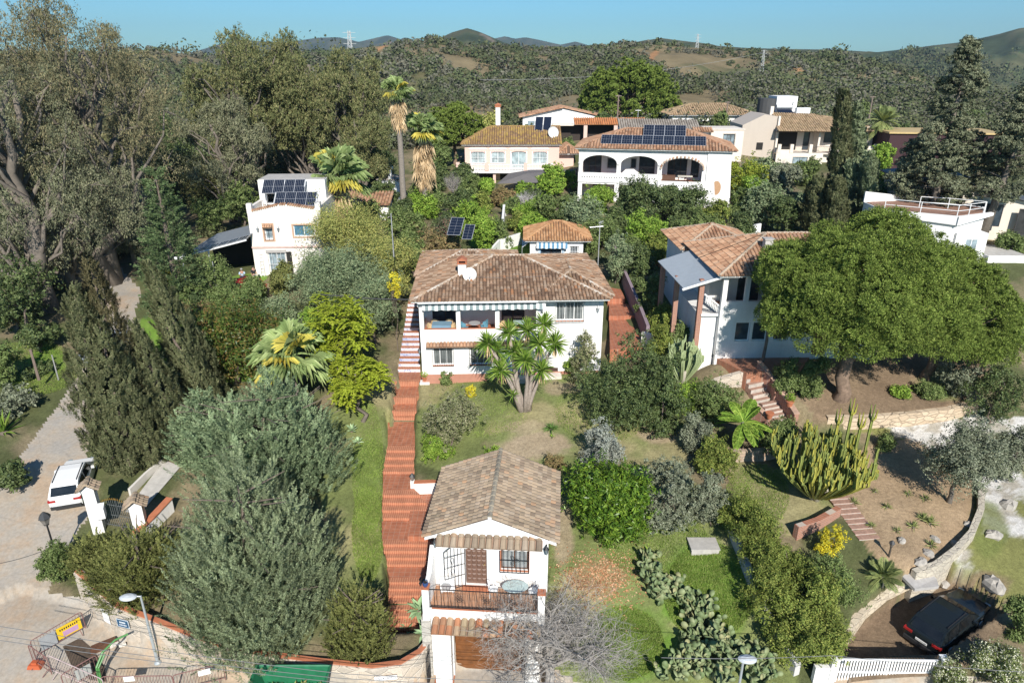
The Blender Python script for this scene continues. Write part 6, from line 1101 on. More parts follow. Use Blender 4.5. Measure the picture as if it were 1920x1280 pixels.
# ================================================================ planting
E_ = "tall eucalyptus trees on the left"
t_euca("eucalyptus_tree", "tallest ragged eucalyptus with thin brownish top standing at the far left", L_EUC, 85, -15, 340, 62, 34000, .26, 50, E_, .25, trunks=3)
t_euca("eucalyptus_tree", "grey green eucalyptus at the left picture edge, reaching in from outside", L_EUC2, -60, 40, 330, 55, 26000, .26, 40, E_, .2)
t_euca("eucalyptus_tree", "broad low branching grey eucalyptus below the tallest one, left of the young pine", L_EUC2, 60, 250, 340, 60, 30000, .24, 44, E_, .1, trunks=3)
t_euca("eucalyptus_tree", "slim eucalyptus with one small brown tuft on its top beside the tallest one", L_EUC, 192, 55, 150, 78, 15000, .28, 24, E_, .3)
t_euca("eucalyptus_tree", "dark shaded eucalyptus between the far left trees and the scrub hill", L_EUC3, 235, 235, 190, 84, 18000, .28, 30, E_, .15)
G2 = "eucalyptus grove behind the cream house"
t_euca("eucalyptus_tree", "spreading eucalyptus with two pointed tops at the middle left, left of the grove", L_EUC3, 440, 60, 210, 92, 30000, .3, 44, G2, .25, trunks=3)
t_euca("eucalyptus_tree", "dense green brown eucalyptus in the centre of the grove behind the fan palm", L_EUC3, 545, 62, 200, 96, 30000, .3, 44, G2, .2, trunks=2)
t_euca("eucalyptus_tree", "full dark eucalyptus at the right end of the grove beside the tall palm", L_EUC3, 630, 95, 190, 94, 28000, .3, 40, G2, .15)
t_euca("eucalyptus_tree", "pale leaning eucalyptus with long bare white limbs above the solar panels", L_EUC2, 410, 190, 170, 82, 15000, .3, 24, G2, .3, trunks=2)
t_euca("eucalyptus_tree", "shadowy eucalyptus filling the gap behind the fan palm", L_EUC3, 675, 190, 110, 90, 13000, .3, 22, G2, .1)
t_euca("eucalyptus_tree", "low grey eucalyptus left of the young bright pine", L_EUC2, 235, 330, 150, 66, 12000, .28, 22, E_, .05)
for px, pt, wp, Y, mt, lab in ((30, 470, 170, 50, L_DARK, "dark bush under the eucalyptus at the left picture edge"), (170, 520, 120, 66, L_DARK, "dark undergrowth bush right of the pale eucalyptus trunk"), (400, 370, 110, 76, L_MID, "green tree behind the carport, right of the young pine"), (450, 330, 90, 80, L_MID, "olive tree crown against the left side of the cream house"),
                               (30, 560, 170, 52, L_DARK, "dark bush filling the forest edge left of the road"), (70, 610, 110, 48, L_DARK, "dark undergrowth above the small green clearing"), (-10, 640, 120, 43, L_MID, "dark green bush at the left edge above the silvery shrub"), (20, 740, 150, 40, L_OLIVE, "silvery shrub at the left picture edge above the dirt road"), (75, 700, 90, 45, L_DARK, "dark shrub on the verge left of the dirt road"), (10, 860, 90, 33, L_DARK, "low dark bush at the left end of the road edge")):
    t_broad("bush", lab, "bush", mt, px, pt, wp, Y, n=6000, L=.2)
t_agave("spiky_plant", "yellowish spiky plant at the left picture edge by the road", L_YUC, 8, 812, 95, 24, .05)
for a in (1,):
    t_conif("young_pine", "bright green young pine with two tops left of the carport", "tree", L_PINE2, 315, 298, 105, 53, n=26000, L=.18, plen=.9, prad=.3, outw=1.0, lump=.4, vert=.35, shape=.75, wide=.2, ref='mid')
C4 = "dark cypresses beside the dirt road"
def cyp(lab, px, pt, wp, X, Y, mat=L_CYP, n=70000, group=C4, shape=.75, wide=.3, plen=.5, prad=.15, **k):
    z = gz(X, Y); h = at_d(px, pt, Y)[2] - z; r = wp * .5 / ppm(Y, z + h * .3); rng = rg(); t = thing("cypress", (X, Y, z), lab, "tree", group); L = leafsize(Y, .105)
    def prof(q): return r * (min(1, q / wide + .45) if q < wide else 1) * max(.03, 1 - max(0, (q - wide) / (1 - wide)) ** 1.05) ** shape
    tip = at_d(px, pt, Y)[0] - X; Q = crown_plume(rng, prof, h - plen * .4, n, L, L * .42, 60, plen, prad, .26, .32, 0, .25, 1.0); Q[..., 0] += (tip * (Q[..., 2] / h)).astype(Q.dtype); qmesh("crown", Q, mat, t); m = MB(); m.tube([(0, 0, -.4), (tip * .5, 0, h * .5), (tip * .93, 0, h * .93)], [.25, .16, .02], 7); m.build("trunk", BARK, t)
def gx(px, py, z): return at_z(px, py, z)
b = gx(225, 900, 4.0); L_BR = leaf("brown_cypress", (.06, .056, .028), (.105, .092, .045), (.15, .13, .07), .12, .8)
for px, pt, wp, dx, dy, mt, n, lab in ((132, 525, 105, -.5, .9, L_CYP, 70000, "front left cypress with a pointed top, nearest the white car"), (160, 470, 95, .6, 2.0, L_BR, 60000, "tallest brownish cypress with a needle tip behind the front one"), (182, 590, 90, .5, .6, L_CYP, 50000, "cypress squeezed low between the brownish one and the road"), (212, 640, 95, 1.5, 1.2, L_CYP, 50000, "shorter cypress to the right of the tallest brownish one"), (246, 598, 80, 2.6, 2.6, L_CYP, 45000, "narrow dark cypress left of the slim one by the road bend"), (270, 482, 82, 3.4, 6.2, L_CYP, 55000, "slim dark green cypress standing apart at the right, by the road bend"), (296, 585, 66, 4.2, 5.0, L_CYP, 36000, "low dark cypress between the slim one and the blue green conifer")):
    cyp(lab, px, pt, wp, b[0] + dx, b[1] + dy, mt, n, shape=.55, wide=.35)
t_conif("conifer_tree", "huge grey green conifer with feathery sprays in the lower left foreground", "tree", L_GREY, 461, 832, 385, 24.9, n=470000, sp=24, bot=-.13, L=.085, asp=.38, shape=.55, plen=.8, prad=.13, outw=.45, lump=.45, wide=.42, tip=1.25, inner=.35, per=80)
t_conif("conifer_tree", "blue green conifer with soft plumes just behind the huge grey one", "tree", L_BLUE, 498, 680, 345, 33.5, sp=16, n=260000, L=.105, asp=.42, shape=.5, plen=.7, prad=.17, outw=.6, per=64, lump=.5, wide=.4, tip=1.1, inner=.25)
t_conif("conifer_tree", "smaller blue green conifer top left of the main blue one", "tree", L_BLUE, 375, 715, 140, 35.0, sp=7, n=40000, L=.14, asp=.45, shape=.5, plen=.7, prad=.2, outw=.8, lump=.4, wide=.4)
t_conif("thuja", "olive thuja bush beside the red stairs right of the huge conifer", "shrub", L_THUJA, 668, 1088, 150, 24.0, n=70000, sp=14, bot=-.1, per=50, L=.085, asp=.4, shape=.5, plen=.55, prad=.1, outw=.45, lump=.3, wide=.5, tip=1.5)
t_conif("thuja_hedge", "wide olive green juniper hedge above the stone wall at lower left", "hedge", L_THUJA, 262, 990, 215, 26.2, sp=26, n=120000, per=50, L=.09, asp=.35, shape=.4, plen=.7, prad=.1, outw=.7, lump=.35, wide=.5, tip=1.8)
t_conif("thuja_hedge", "left part of the olive juniper hedge beside the round green bush", "hedge", L_THUJA, 180, 1000, 120, 27.4, sp=12, n=50000, per=50, L=.09, asp=.35, shape=.45, plen=.6, prad=.1, outw=.7, lump=.35, wide=.5, tip=1.8)
t_broad("round_bush", "round bright green bush at the corner of the road in front of the lantern post", "bush", L_MID, 103, 1028, 88, 27.2, n=13000, L=.1, bot=.02, K=12, clump=.12, tr=.06)
t_broad("mango_tree", "dark glossy tree with reddish young leaves left of the fan palm", "tree", L_MANGO, 430, 560, 235, 44, n=30000, L=.26, asp=.3, bot=-.1, K=24, clump=.3, up=.2)
t_broad("glossy_tree", "round glossy green tree with big leaves right of the guest house", "tree", L_MAG, 1143, 872, 200, 30.0, n=26000, L=.26, asp=.28, bot=-.1, K=34, clump=.2, br=(.36, .44), per=12)
t_fanpalm("fan_palm", "fan palm with yellow green fans between the mango tree and the jacaranda", L_PALM, 548, 612, 150, 41, 30, .2, False, ref='mid')
def jac(lab, px, pt, wp, Y, n):
    X, Y, z, h, r = spot(px, pt, Y, None, wp); rng = rg(); t = thing("jacaranda", (X, Y, z), lab, "tree", "jacaranda trees left of the red path", 0); C, Rr = blobs(rng, r * .9, h * .3, h, 18, (.26, .42), .8); P, d = shell(rng, C, Rr, n // 40, .5); k = len(P); D0 = unit(d * np.array([1, 1, .3]) + rng.normal(size=d.shape) * .35); f = rng.random((k, 40)); PP = P[:, None] + D0[:, None] * ((f - .5) * .75)[..., None] - np.array([0, 0, 1]) * (f ** 2 * .22)[..., None]; S = unit(np.cross(D0, [0, 0, 1.0])); sg = rng.choice([-1, 1], (k, 40)); q = rng.random((k, 40)); PP = PP + S[:, None] * (sg * q * .17 * (1.1 - f))[..., None]; DD = unit((S[:, None] * sg[..., None] + D0[:, None] * .5)).reshape(-1, 3); NN = unit(np.array([0, 0, 1.0]) + rng.normal(size=(k * 40, 3)) * .25 + np.repeat(d, 40, 0) * .4)
    qmesh("crown", leaves(PP.reshape(-1, 3), DD, NN, np.full(k * 40, .15), np.full(k * 40, .075)), L_JAC, t); trunk_mesh("trunk", rng, h * .7, .16, C, PALEB, t)
jac("large yellow green jacaranda with ferny leaves on the left of the villa", 640, 545, 195, 43.5, 36000); jac("lower jacaranda drooping yellow green over the lawn beside the red path", 668, 660, 150, 40.0, 24000)
for px, pt, wp, Y, mt, n, lab in ((655, 378, 220, 60, L_MIMY, 22000, "yellow green mimosa tree with flower tinged top right of the cream house"), (650, 452, 190, 53, L_MIM, 22000, "grey green mimosa tree below the yellow one"), (735, 440, 130, 56, L_MIMY, 15000, "yellowish mimosa tree nearest the villa roof"), (590, 470, 120, 54, L_MIM, 13000, "blue grey mimosa crown in front of the cream house"), (700, 500, 120, 50, L_MIM, 12000, "low grey mimosa between the jacaranda and the villa")):
    t_broad("mimosa_tree", lab, "tree", mt, px, pt, wp, Y, n=n, L=.2, asp=.3, K=22, clump=.34, br=(.26, .42), up=.5, group="mimosa trees left of the villa")
t_broad("yellow_shrub", "small patch of bright yellow flowers at the mimosa's edge beside the villa roof", "shrub", L_YEL, 742, 492, 26, 49, n=700, L=.16, bot=.5)
t_fanpalm("tall_palm", "very tall fan palm with slender bare trunk right of the eucalyptus grove", L_PALM, 743, 145, 62, 76, 30, .3, True, skirt=1.5)
t_fanpalm("shaggy_palm", "shaggy fan palm with a brown skirt just right of the very tall palm", L_PALM, 790, 212, 78, 80, 30, .3, True, skirt=2.0)
t_fanpalm("big_fan_palm", "big fan palm with grey green crown right behind the cream house", L_PALM, 628, 278, 125, 70, 44, .35, True, skirt=.9)
t_umbrella("stone_pine", "small round stone pine above the bushes left of the pink villa", L_PINE, 852, 192, 118, 112, 275, 70000, .26, 40, ball=False, trunk=.3); t_umbrella("stone_pine", "big broad stone pine on the skyline behind the arcaded villa", L_PINE, 1176, 122, 185, 145, 215, 120000, .3, 80, trunk=.5)
t_umbrella("umbrella_pine", "very large umbrella pine covering the right neighbour's house", L_PINE, 1606, 402, 352, 39.6, 624, 520000, .115, 90, trunk=.42); t_umbrella("umbrella_pine", "lower right crown of the umbrella pine pair with trunk hidden behind it", L_PINE, 1766, 474, 250, 42.0, 640, 240000, .13, 60, trunk=.3)
def cedar(lab, px, pt, wp, Y, X=None, n=60000, trunk=.35, bot=.25, lean=0):
    X0, Y, z, h, r = spot(px, pt, Y, None, wp, 'mid'); X = X0 if X is None else X; n = int(n * 1.7); rng = rg(); t = thing("dark_conifer", (X, Y, z), lab, "tree", "tall dark conifers above the bungalow"); L = leafsize(Y, .2); K = 150; q = rng.random(K) ** .8; zz = h * (bot + (1 - bot) * q); pr = r * np.clip(1.1 * (1 - q) ** .75 + .06, 0, 1); a = rng.uniform(0, 6.28, K); rad = pr * rng.uniform(.35, 1, K); C = np.stack([rad * np.cos(a), rad * np.sin(a), zz], 1); C[0] = (0, 0, h * .97); Rr = .1 * r + .16 * pr * rng.uniform(.7, 1.3, K)
    P, d = shell(rng, C, Rr, n // 24, .4, .6); Q = clump_leaves(rng, P, .22 * rng.uniform(.7, 1.4, len(P)), 24, L, L * .4, d, .4, .5, .7); Q[..., 0] += (lean * Q[..., 2] / h).astype(Q.dtype); qmesh("crown", Q, L_CEDAR, t); m = MB(); m.tube([(0, 0, -.5), (lean * .4, 0, h * .4), (lean * .95, 0, h * .95)], [trunk * 1.2, trunk * .8, .04], 9)
    for i in range(K): b0 = (lean * C[i][2] / h, 0, max(.5, C[i][2] - rad[i] * .1)); m.tube(limb_pts(rng, b0, C[i] + np.array([lean * C[i][2] / h, 0, 0]), .03, 5), np.linspace(.09, .02, 5), 4)
    m.build("trunk", PALEB, t, True)
cedar("tallest dark conifer with pointed top at the right, left of its companion", 1778, 72, 150, 66, None, 60000, .36, .22, 0); cedar("wide dark conifer with leaning pale trunk at the right picture edge", 1872, 140, 150, 64, at_d(1840, 440, 64)[0], 60000, .36, .3, 1.8); cedar("lower dark conifer bough mass left of the tallest conifer", 1722, 235, 80, 72, None, 18000, .25, .1)
C5 = "dark green cypresses in front of the hillside villa"
for px, pt, pbx, wp, Y, lab in ((1583, 160, 1568, 46, 74, "tallest needle thin cypress left of the pair in front of the hillside villa"), (1608, 190, 1602, 42, 76, "second tall thin cypress right of the tallest one"), (1632, 283, 1628, 40, 70, "short cypress at the right end of the group"), (1535, 330, 1535, 60, 70, "broad low cypress at the left end of the group"), (1572, 330, 1568, 50, 68, "low cypress clump at the foot of the two tall ones"), (1597, 300, 1597, 40, 72, "narrow mid height cypress squeezed between the two tall ones")):
    X = at_d(pbx, 430, Y)[0]; cyp(lab, px, pt, wp, X, Y, L_CYP if wp > 44 else L_GREY, 50000, C5, .38, .25, .6, .22)
# ---- planting of the villa garden
def yucca_tree():
    g = at_g(985, 772); t = thing("yucca_tree", g, "many headed yucca tree on the lawn in front of the villa", "tree"); rng = random.Random(8); m = MB(); lv = MB(); dd = MB(); p1 = 1 / ppm(g[1], 8)
    heads = [(915, 640, -.2), (965, 655, .3), (990, 615, .6), (1020, 605, .2), (985, 672, -.6), (1012, 640, -.5), (1040, 640, .4), (940, 690, -.4), (955, 620, .5), (930, 655, .2), (1015, 690, -.3)]
    for (hx, hy, dy) in heads:
        P = Vector(at_d(hx, hy + 4, g[1] + dy)) - Vector(g); b = Vector((rng.uniform(-.35, .25), 0, 0)); mid = b.lerp(P, .55) + Vector((rng.uniform(-.15, .15), rng.uniform(-.15, .15), .2)); m.tube([b - Vector((0, 0, .3)), b.lerp(mid, .5), mid, P], [.2, .15, .11, .09], 8); ax = (P - mid).normalized() + Vector((0, -.15, .5)); rosette(lv, P, 1.1, 90, rng, .045, -35, 88, 0, .10, ax); rosette(dd, P - Vector((0, 0, .15)), .7, 22, rng, .05, -88, -45, 0, .3, (0, 0, 1))
    rosette(lv, Vector(at_d(928, 705, g[1] - .3)) - Vector(g), .8, 50, rng, .045, -30, 85, 0, .1); rosette(lv, Vector(at_d(962, 740, g[1] - .7)) - Vector(g), .6, 40, rng, .045, -40, 85, 0, .1)
    lv.build("leaf_heads", L_YUC, t); dd.build("dead_leaves", leaf("dry_yucca", (.35, .25, .14), (.45, .34, .2), None, .1, .9), t); m.build("trunk", plain("yucca_bark", (.30, .25, .21), .95, var=.4, scale=9), t, True)
yucca_tree()
for nm, lab, mt, px, pt, wp, pb, n, L in (
    ("twiggy_shrub", "rounded twiggy grey green shrub right of the red path on the lawn", L_TWIG, 846, 712, 132, 840, 17000, .11), ("flowering_shrub", "small yellow flowering shrub behind the twiggy one near the villa", L_YEL, 881, 718, 22, 744, 900, .1), ("lime_shrub", "low lime green shrub at the front foot of the twiggy shrub", L_FRESH, 818, 808, 70, 862, 5000, .1),
    ("lavender_bush", "round silver grey bush alone on the lawn right of the cycad", L_LAV, 1125, 780, 98, 882, 16000, .1), ("camellia_bush", "large dark evergreen bush in front of the villa's right wing", L_DARK, 1165, 610, 190, 790, 26000, .13), ("camellia_bush", "dark evergreen bush joining the large one on its right side", L_DARK, 1245, 640, 120, 810, 16000, .13), ("olive_bush", "grey olive bush right of the glossy round tree", L_OLIVE, 1258, 838, 140, 985, 16000, .12), ("olive_bush", "smaller olive bush behind the prickly pears at the garden wall", L_OLIVE, 1330, 870, 90, 985, 8000, .12),
    ("rusty_shrub", "tiny rust and yellow shrub behind the guest house ridge", L_RUST, 1040, 855, 52, 882, 1500, .1), ("lime_shrub", "low lime shrub behind the guest house roof", L_FRESH, 928, 838, 75, 862, 2500, .1), ("bamboo_tuft", "feathery green tuft against the villa's white wall left of the yucca", L_MID, 838, 690, 40, 718, 1500, .13), ("hibiscus_shrub", "leafy climbing shrub reaching up the right wing's wall", L_TWIG, 1095, 615, 60, 720, 4000, .13),
    ("fern_bush", "bright ferny bush at the foot of the villa's right wing", L_FRESH, 1075, 668, 55, 700, 2500, .13)):
    t_broad(nm, lab, "shrub", mt, px, pt, wp, None, pb, n, L, bot=-.3, K=14, clump=.15, tr=.06)
t_agave("cycad", "dark green cycad on the dry patch of lawn in front of the yucca tree", leaf("cycad_green", (.04, .085, .02), (.08, .14, .035), None, .1, .5), 1033, 808, 40, 46, .05, 5, 70, bend=.25); t_agave("cycad_pup", "small green rosette right below the cycad", L_FRESH, 1035, 822, 18, 16, .08, 10, 60)
for px, py, wp, lab in ((785, 1150, 62, "pale green agave rosette beside the lower red stairs"), (768, 1180, 50, "lower agave rosette leaning toward the stairs by the white wall"), (800, 1140, 42, "small agave rosette against the stone side of the guest house"), (795, 1190, 40, "lowest agave rosette above the rubble wall")):
    t_agave("agave", lab, L_SOFTP, px, py, wp, 26, .16, -10, 75, "agave", "agaves beside the lower stairs", .12)
for px, py, wp in ((660, 812, 34), (672, 832, 26)): t_agave("agave", "blue green agave on the left lawn, " + ("larger of two" if wp > 30 else "smaller of two"), L_AGA, px, py, wp, 20, .14, 0, 75, "agave", "agaves on the left lawn")
bt = at_g(1010, 1262); bare_tree("bare_tree", "leafless grey tree with a dense tangle of twigs right in front of the guest house", 0, 0, 7.0, .78, 6, 11, .2, loc=(1.7, 23.0, .3), k0=6, sub=(3, 4), upb=.05)
prickly("prickly_pear", "long bank of prickly pear pads running down the lower right lawn", [(1215, 1075), (1240, 1105), (1265, 1130), (1290, 1150), (1310, 1175), (1330, 1200), (1350, 1225), (1375, 1240), (1290, 1215), (1310, 1250), (1345, 1270), (1400, 1262), (1270, 1265), (1425, 1275)], 4, L_PAD, .2, 9)
H5 = "flowering hedge along the right boundary wall"
for k, (px, pt, pb, wp) in enumerate(((1392, 905, 1000, 90), (1420, 955, 1060, 110), (1470, 1000, 1110, 120), (1450, 1060, 1160, 120), (1520, 1060, 1170, 130), (1500, 1120, 1230, 130), (1560, 1030, 1130, 110), (1550, 1150, 1235, 110))):
    lab = ["top end of the loose yellow green hedge by the cactus lawn", "upper hedge shrub over the white boundary wall", "broad hedge shrub in the middle beside the yellow bush", "hedge shrub hanging over the white wall above the bright grass", "thick central hedge shrub left of the small palm", "lower hedge shrub with dead twigs at its foot", "grey green rounded hedge shrub next to the young date palm", "lowest hedge shrub beside the white gate"][k]
    t_broad("hedge_shrub", lab, "hedge", L_BOUG if k not in (6,) else L_MID, px, pt, wp, None, pb, 16000, .1, bot=-.3, K=16, clump=.17, group=H5, tr=.06)
t_broad("yellow_bush", "bright yellow bush beside the brick garden steps", "bush", L_YEL, 1556, 978, 62, None, 1045, 3500, .09, bot=.02, clump=.12, tr=.06)
cactus_tree("candelabra_cactus", "huge candelabra cactus with yellow green columns beside the sandstone wall", 1527, 935, 4.0, 2.7, 150, 6, L_CACT, L_CACT2, .085, tall=((1.3, .4, 5.6), (1.8, .2, 4.9), (2.5, .5, 5.2), (.9, .8, 4.8))); cactus_tree("column_cactus", "pale green column cactus against the neighbour's white wall", 1310, 668, 3.4, 1.2, 34, 9, L_CACTP, L_CACTP, .12, loc=(11.7, 42.6, gz(11.7, 42.6)))
t_feather("banana_palm", "leaning banana like palm with pale stem left of the candelabra cactus", L_FRESH, 1392, 762, 110, None, 850, 12, .16, None, None, 26, .35, -10); t_feather("date_palm", "young date palm on the low rubble wall by the parked dark car", L_FEATH, 1660, 1040, 80, None, 1100, 26, .1, None, .25, 22, .09, -5)
def far_feather(lab, px, pt, wp, Y): t_feather("date_palm", lab, L_FEATH, px, pt, wp, Y, None, 34, .35, None, None, 20, .1, -35, ref='top')
far_feather("date palm with arching fronds left of the tall conifers on the village skyline", 1660, 205, 72, 112)
for px, py, wp, lab in ((1730, 975, 36, "tall spiky yucca rosette on a stem in the sandy bed"), (1712, 990, 34, "yucca at the left of the tall one in the sandy bed"), (1742, 985, 40, "yucca at the right of the tall one in the sandy bed"), (1662, 955, 26, "small spiky rosette on the bare soil of the sandy bed"), (1735, 938, 26, "spiky rosette in the upper middle of the sandy bed"), (1600, 945, 30, "dry grey rosette near the top of the brick steps"), (1745, 1025, 32, "agave among the stones of the curved bed"), (1640, 925, 18, "thin dry rosette in the upper sandy bed"), (1632, 990, 26, "agave along the right side of the brick steps"), (1682, 998, 24, "agave beside the white lamp post in the sandy bed"), (1702, 930, 22, "dark slender rosette in the sandy bed left of the olive tree")):
    t_agave("agave", lab, leaf("spiky_yucca", (.10, .13, .04), (.17, .2, .07), (.27, .26, .12), .1, .5), px, py, wp, 34, .05, -5, 85, "yucca", "rosettes in the sandy bed")
t_broad("olive_tree", "grey olive tree with pale trunk at the right of the sandy bed", "tree", L_OLIVE, 1800, 790, 170, None, 945, 22000, .12, bot=.25, K=20, clump=.25, bark=PALEB, tr=.12)
for px, pt, pb, wp, mt, lab in ((1272, 580, 672, 62, L_MID, "green shrub hiding the foot of the neighbour's brick piers"), (1248, 548, 622, 52, L_BOUG, "yellow green shrub under the neighbour's sheet porch roof"), (1870, 660, 800, 120, L_DARK, "dark green bush at the right edge beside the neighbour's garden"), (1905, 780, 900, 90, L_OLIVE, "silver shrub at the right picture edge above the rocks"), (1890, 540, 680, 100, L_OLIVE, "tall grey tree at the right picture edge beside the umbrella pine"), (1800, 640, 740, 110, L_OLIVE, "pale oleander scrub at the right foot of the umbrella pine"), (1745, 715, 745, 50, L_MID, "low round shrub on the neighbour's bare soil"), (1690, 725, 745, 36, L_FRESH, "small fresh green shrub on the neighbour's bare soil"), (1530, 655, 745, 60, L_MID, "upright light green shrub under the umbrella pine's shadow edge"), (1480, 655, 735, 66, L_MID, "feathery cypress like shrub beside the brick steps"), (1460, 780, 850, 90, L_MID, "dense green shrub below the brick steps left of the candelabra cactus"), (1340, 690, 790, 120, L_MID, "tangled green shrub on the bank under the neighbour's terrace"), (1285, 695, 770, 80, L_FRESH, "light green shrub below the column cactus"), (1350, 800, 890, 90, L_BOUG, "yellow green shrub left of the leaning banana palm"), (1310, 760, 850, 70, L_OLIVE, "greyish shrub between the camellia bush and the bank"), (1235, 550, 630, 56, L_BOUG, "loose yellow green shrub at the end of the purple wall"), (1222, 500, 600, 60, L_MID, "climbing shrub spilling over the purple wall"), (1240, 600, 680, 56, L_BOUG, "yellow green shrub beside the column cactus"), (1205, 440, 540, 70, L_DARK, "leafy hedge top along the purple wall behind the villa"), (1915, 1115, 1190, 60, L_MID, "wispy shrub on the rocky ground at the right edge"), (1660, 812, 845, 30, L_MID, "small shrub on the path below the sandstone wall")):
    t_broad("garden_shrub", lab, "shrub", mt, px, pt, wp, None, pb, 9000, .13, bot=-.3, K=14, clump=.2, group="shrubs on the right hand slopes", tr=.06)
t_broad("flowering_hedge", "clipped hedge speckled with white flowers over the parked dark car", "hedge", leaf("speckled_hedge", (.06, .085, .02), (.125, .15, .045), (.55, .53, .42), .2, .6), 1865, 1216, 120, 21.9, None, 20000, .09, bot=.0, K=26, clump=.16, tr=.05); t_broad("flowering_hedge", "left end of the white flowered hedge beside the gate post", "hedge", leaf("speckled_hedge", (.06, .085, .02), (.125, .15, .045)), 1785, 1240, 80, 21.6, None, 10000, .09, bot=.0, K=16, clump=.16, tr=.05)
# ---- shrubs and trees of the middle slopes
MIDS = [(1425, 298, 90, 93, L_MIM, "grey green shrub at the left foot of the hillside villa"), (1472, 306, 80, 90, L_OLIVE, "olive grey shrub below the hillside villa's barred window"), (1512, 298, 60, 95, L_MID, "green shrub between the hillside villa and the tallest cypress"), (1405, 335, 80, 84, L_FRESH, "bright shrub below the golden green hedge"), (885, 330, 60, 93, L_MID, "shrub under the left end of the pink villa's balcony"), (940, 352, 70, 86, L_RUST, "rusty shrub in front of the dark shade canopy's left end"), (805, 300, 80, 98, L_DARK, "dark bush between the shaggy palm and the stone pine"), (790, 355, 80, 80, L_FRESH, "light green palm like bush at the foot of the shaggy palm"), (960, 372, 60, 81, L_MID, "bush left of the white ramp wall"), (1062, 325, 60, 95, L_FRESH, "leafy shrub between the pink villa and the arcaded villa"), (1125, 350, 70, 81, L_FRESH, "light shrub under the arcaded villa's left pier"), (1180, 352, 60, 79, L_MID, "round shrub under the arcaded villa's second pier"), (1255, 348, 80, 79, L_DARK, "dark shrub below the arcaded villa's right arch"), (700, 345, 70, 84, L_DARK, "dark bush beside the low shed with the orange roof"), (770, 430, 80, 62, L_MID, "green shrub behind the mimosa trees"), (470, 522, 70, 55.5, L_MID, "bush in front of the small red car"), (330, 500, 110, 52, L_MID, "green shrub below the carport's left post"), (400, 485, 120, 54, L_MID, "olive shrub in front of the carport"), (315, 500, 60, 55, L_YEL, "yellow autumn bush left of the carport post"), (450, 535, 110, 50, L_MID, "green bush on the slope right of the dry brush"), (520, 485, 70, 57, L_THUJA, "rounded olive bush in front of the patio door"), (375, 560, 100, 48, L_RUST, "brown dry brush heap on the left slope"), (330, 610, 110, 45, L_FRESH, "light green weeds bank above the cypresses"), (520, 540, 100, 51, L_MIM, "grey shrub between the mango tree and the cream house"), (585, 560, 70, 47, L_FRESH, "light fern like bush at the jacaranda's left shoulder"),
        (800, 330, 110, 82, L_MID, "green bush cluster below the shaggy palm"), (760, 390, 90, 70, L_MID, "dark green bush right of the tall palm's foot"), (820, 430, 120, 63, L_RUST, "brownish green bush behind the left end of the villa roof"), (880, 375, 90, 72, L_FRESH, "bright green leafy tree left of the white garden wall"), (905, 395, 80, 66, L_FRESH, "yellow green leafy tree beside the ground solar panels"), (865, 352, 60, 80, L_DARK, "dark bush below the leafless grey shrub"), (1000, 372, 90, 78, L_FRESH, "light green hedge bush right of the white ramp wall"), (1045, 362, 100, 76, L_MID, "mid green bush in front of the arcaded villa's left side"), (1100, 365, 130, 72, L_MIM, "grey green tree in front of the arcaded villa's left arch"), (1130, 400, 120, 68, L_MID, "dense green tree right behind the small cabin"), (1205, 338, 120, 75, L_DARK, "dark evergreen tree under the middle arch"), (1290, 345, 110, 76, L_DARK, "dark evergreen tree under the right arch"), (1215, 395, 100, 66, L_FRESH, "light green leafy tree behind the neighbour's lawn"), (1300, 385, 90, 68, L_MID, "round green tree between the arcaded villa and the neighbour"), (1160, 440, 80, 60, L_MIM, "feathery tree right of the antenna mast"), (1035, 312, 70, 92, L_FRESH, "small leafy tree in front of the pink villa's right end"), (985, 345, 60, 88, L_FRESH, "papaya like shrub in front of the dark shade canopy"), (912, 327, 32, 90, L_FRESH, "little clipped round tree by the pool fence"), (1440, 335, 110, 76, L_MIM, "grey olive tree below the hillside villa"), (1400, 290, 100, 88, leaf("hedge_gold", (.10, .14, .02), (.18, .22, .03), (.30, .30, .05)), "golden green hedge right of the arcaded villa"), (1385, 345, 70, 78, L_MID, "bush on the bank right of the oval window wall"), (1660, 320, 90, 76, leaf("ivy_green", (.04, .10, .02), (.08, .17, .03)), "ivy covered bank left of the bungalow"), (1650, 265, 60, 95, L_FRESH, "leafy shrub in front of the maroon shed"), (1715, 290, 60, 88, L_MID, "shrub at the foot of the lower dark conifer"), (1900, 440, 90, 62, L_MID, "shrub in front of the bungalow at the right edge"), (1480, 360, 80, 72, L_DARK, "dark shrub left of the cypresses"), (1395, 395, 70, 66, L_DARK, "dark tree with bare trunk behind the neighbour's roof"), (870, 300, 70, 100, L_DARK, "dark bush left of the pink villa's balcony"), (820, 270, 80, 105, L_MID, "bush behind the shaggy palm"), (720, 330, 60, 84, L_DARK, "dark bush at the foot of the very tall palm"), (1130, 215, 50, 125, L_DARK, "small dark tree beside the long pergola"), (1060, 260, 40, 112, L_MID, "shrub under the pergola's orange roof"), (920, 215, 60, 125, L_MIMY, "olive yellow tree left of the pink villa's chimney"), (1690, 225, 40, 118, L_DARK, "dark shrub right of the skyline date palm"), (840, 395, 70, 66, leaf("purple_shrub", (.05, .07, .04), (.10, .11, .06), (.14, .07, .06)), "dark purple green bush near the ground solar panels"), (1000, 400, 70, 70, L_FRESH, "low light bush behind the cabin's left corner")]
for px, pt, wp, Y, mt, lab in MIDS:
    tall = any(w in lab for w in ("tree", "hedge")); t_broad("shrub" if not tall else "garden_tree", lab, "shrub" if not tall else "tree", mt, px, pt, wp, Y, n=8000, L=.16, bot=-.1, K=14, clump=.28, up=.45, group="shrubs and small trees on the village slope", tr=.08)
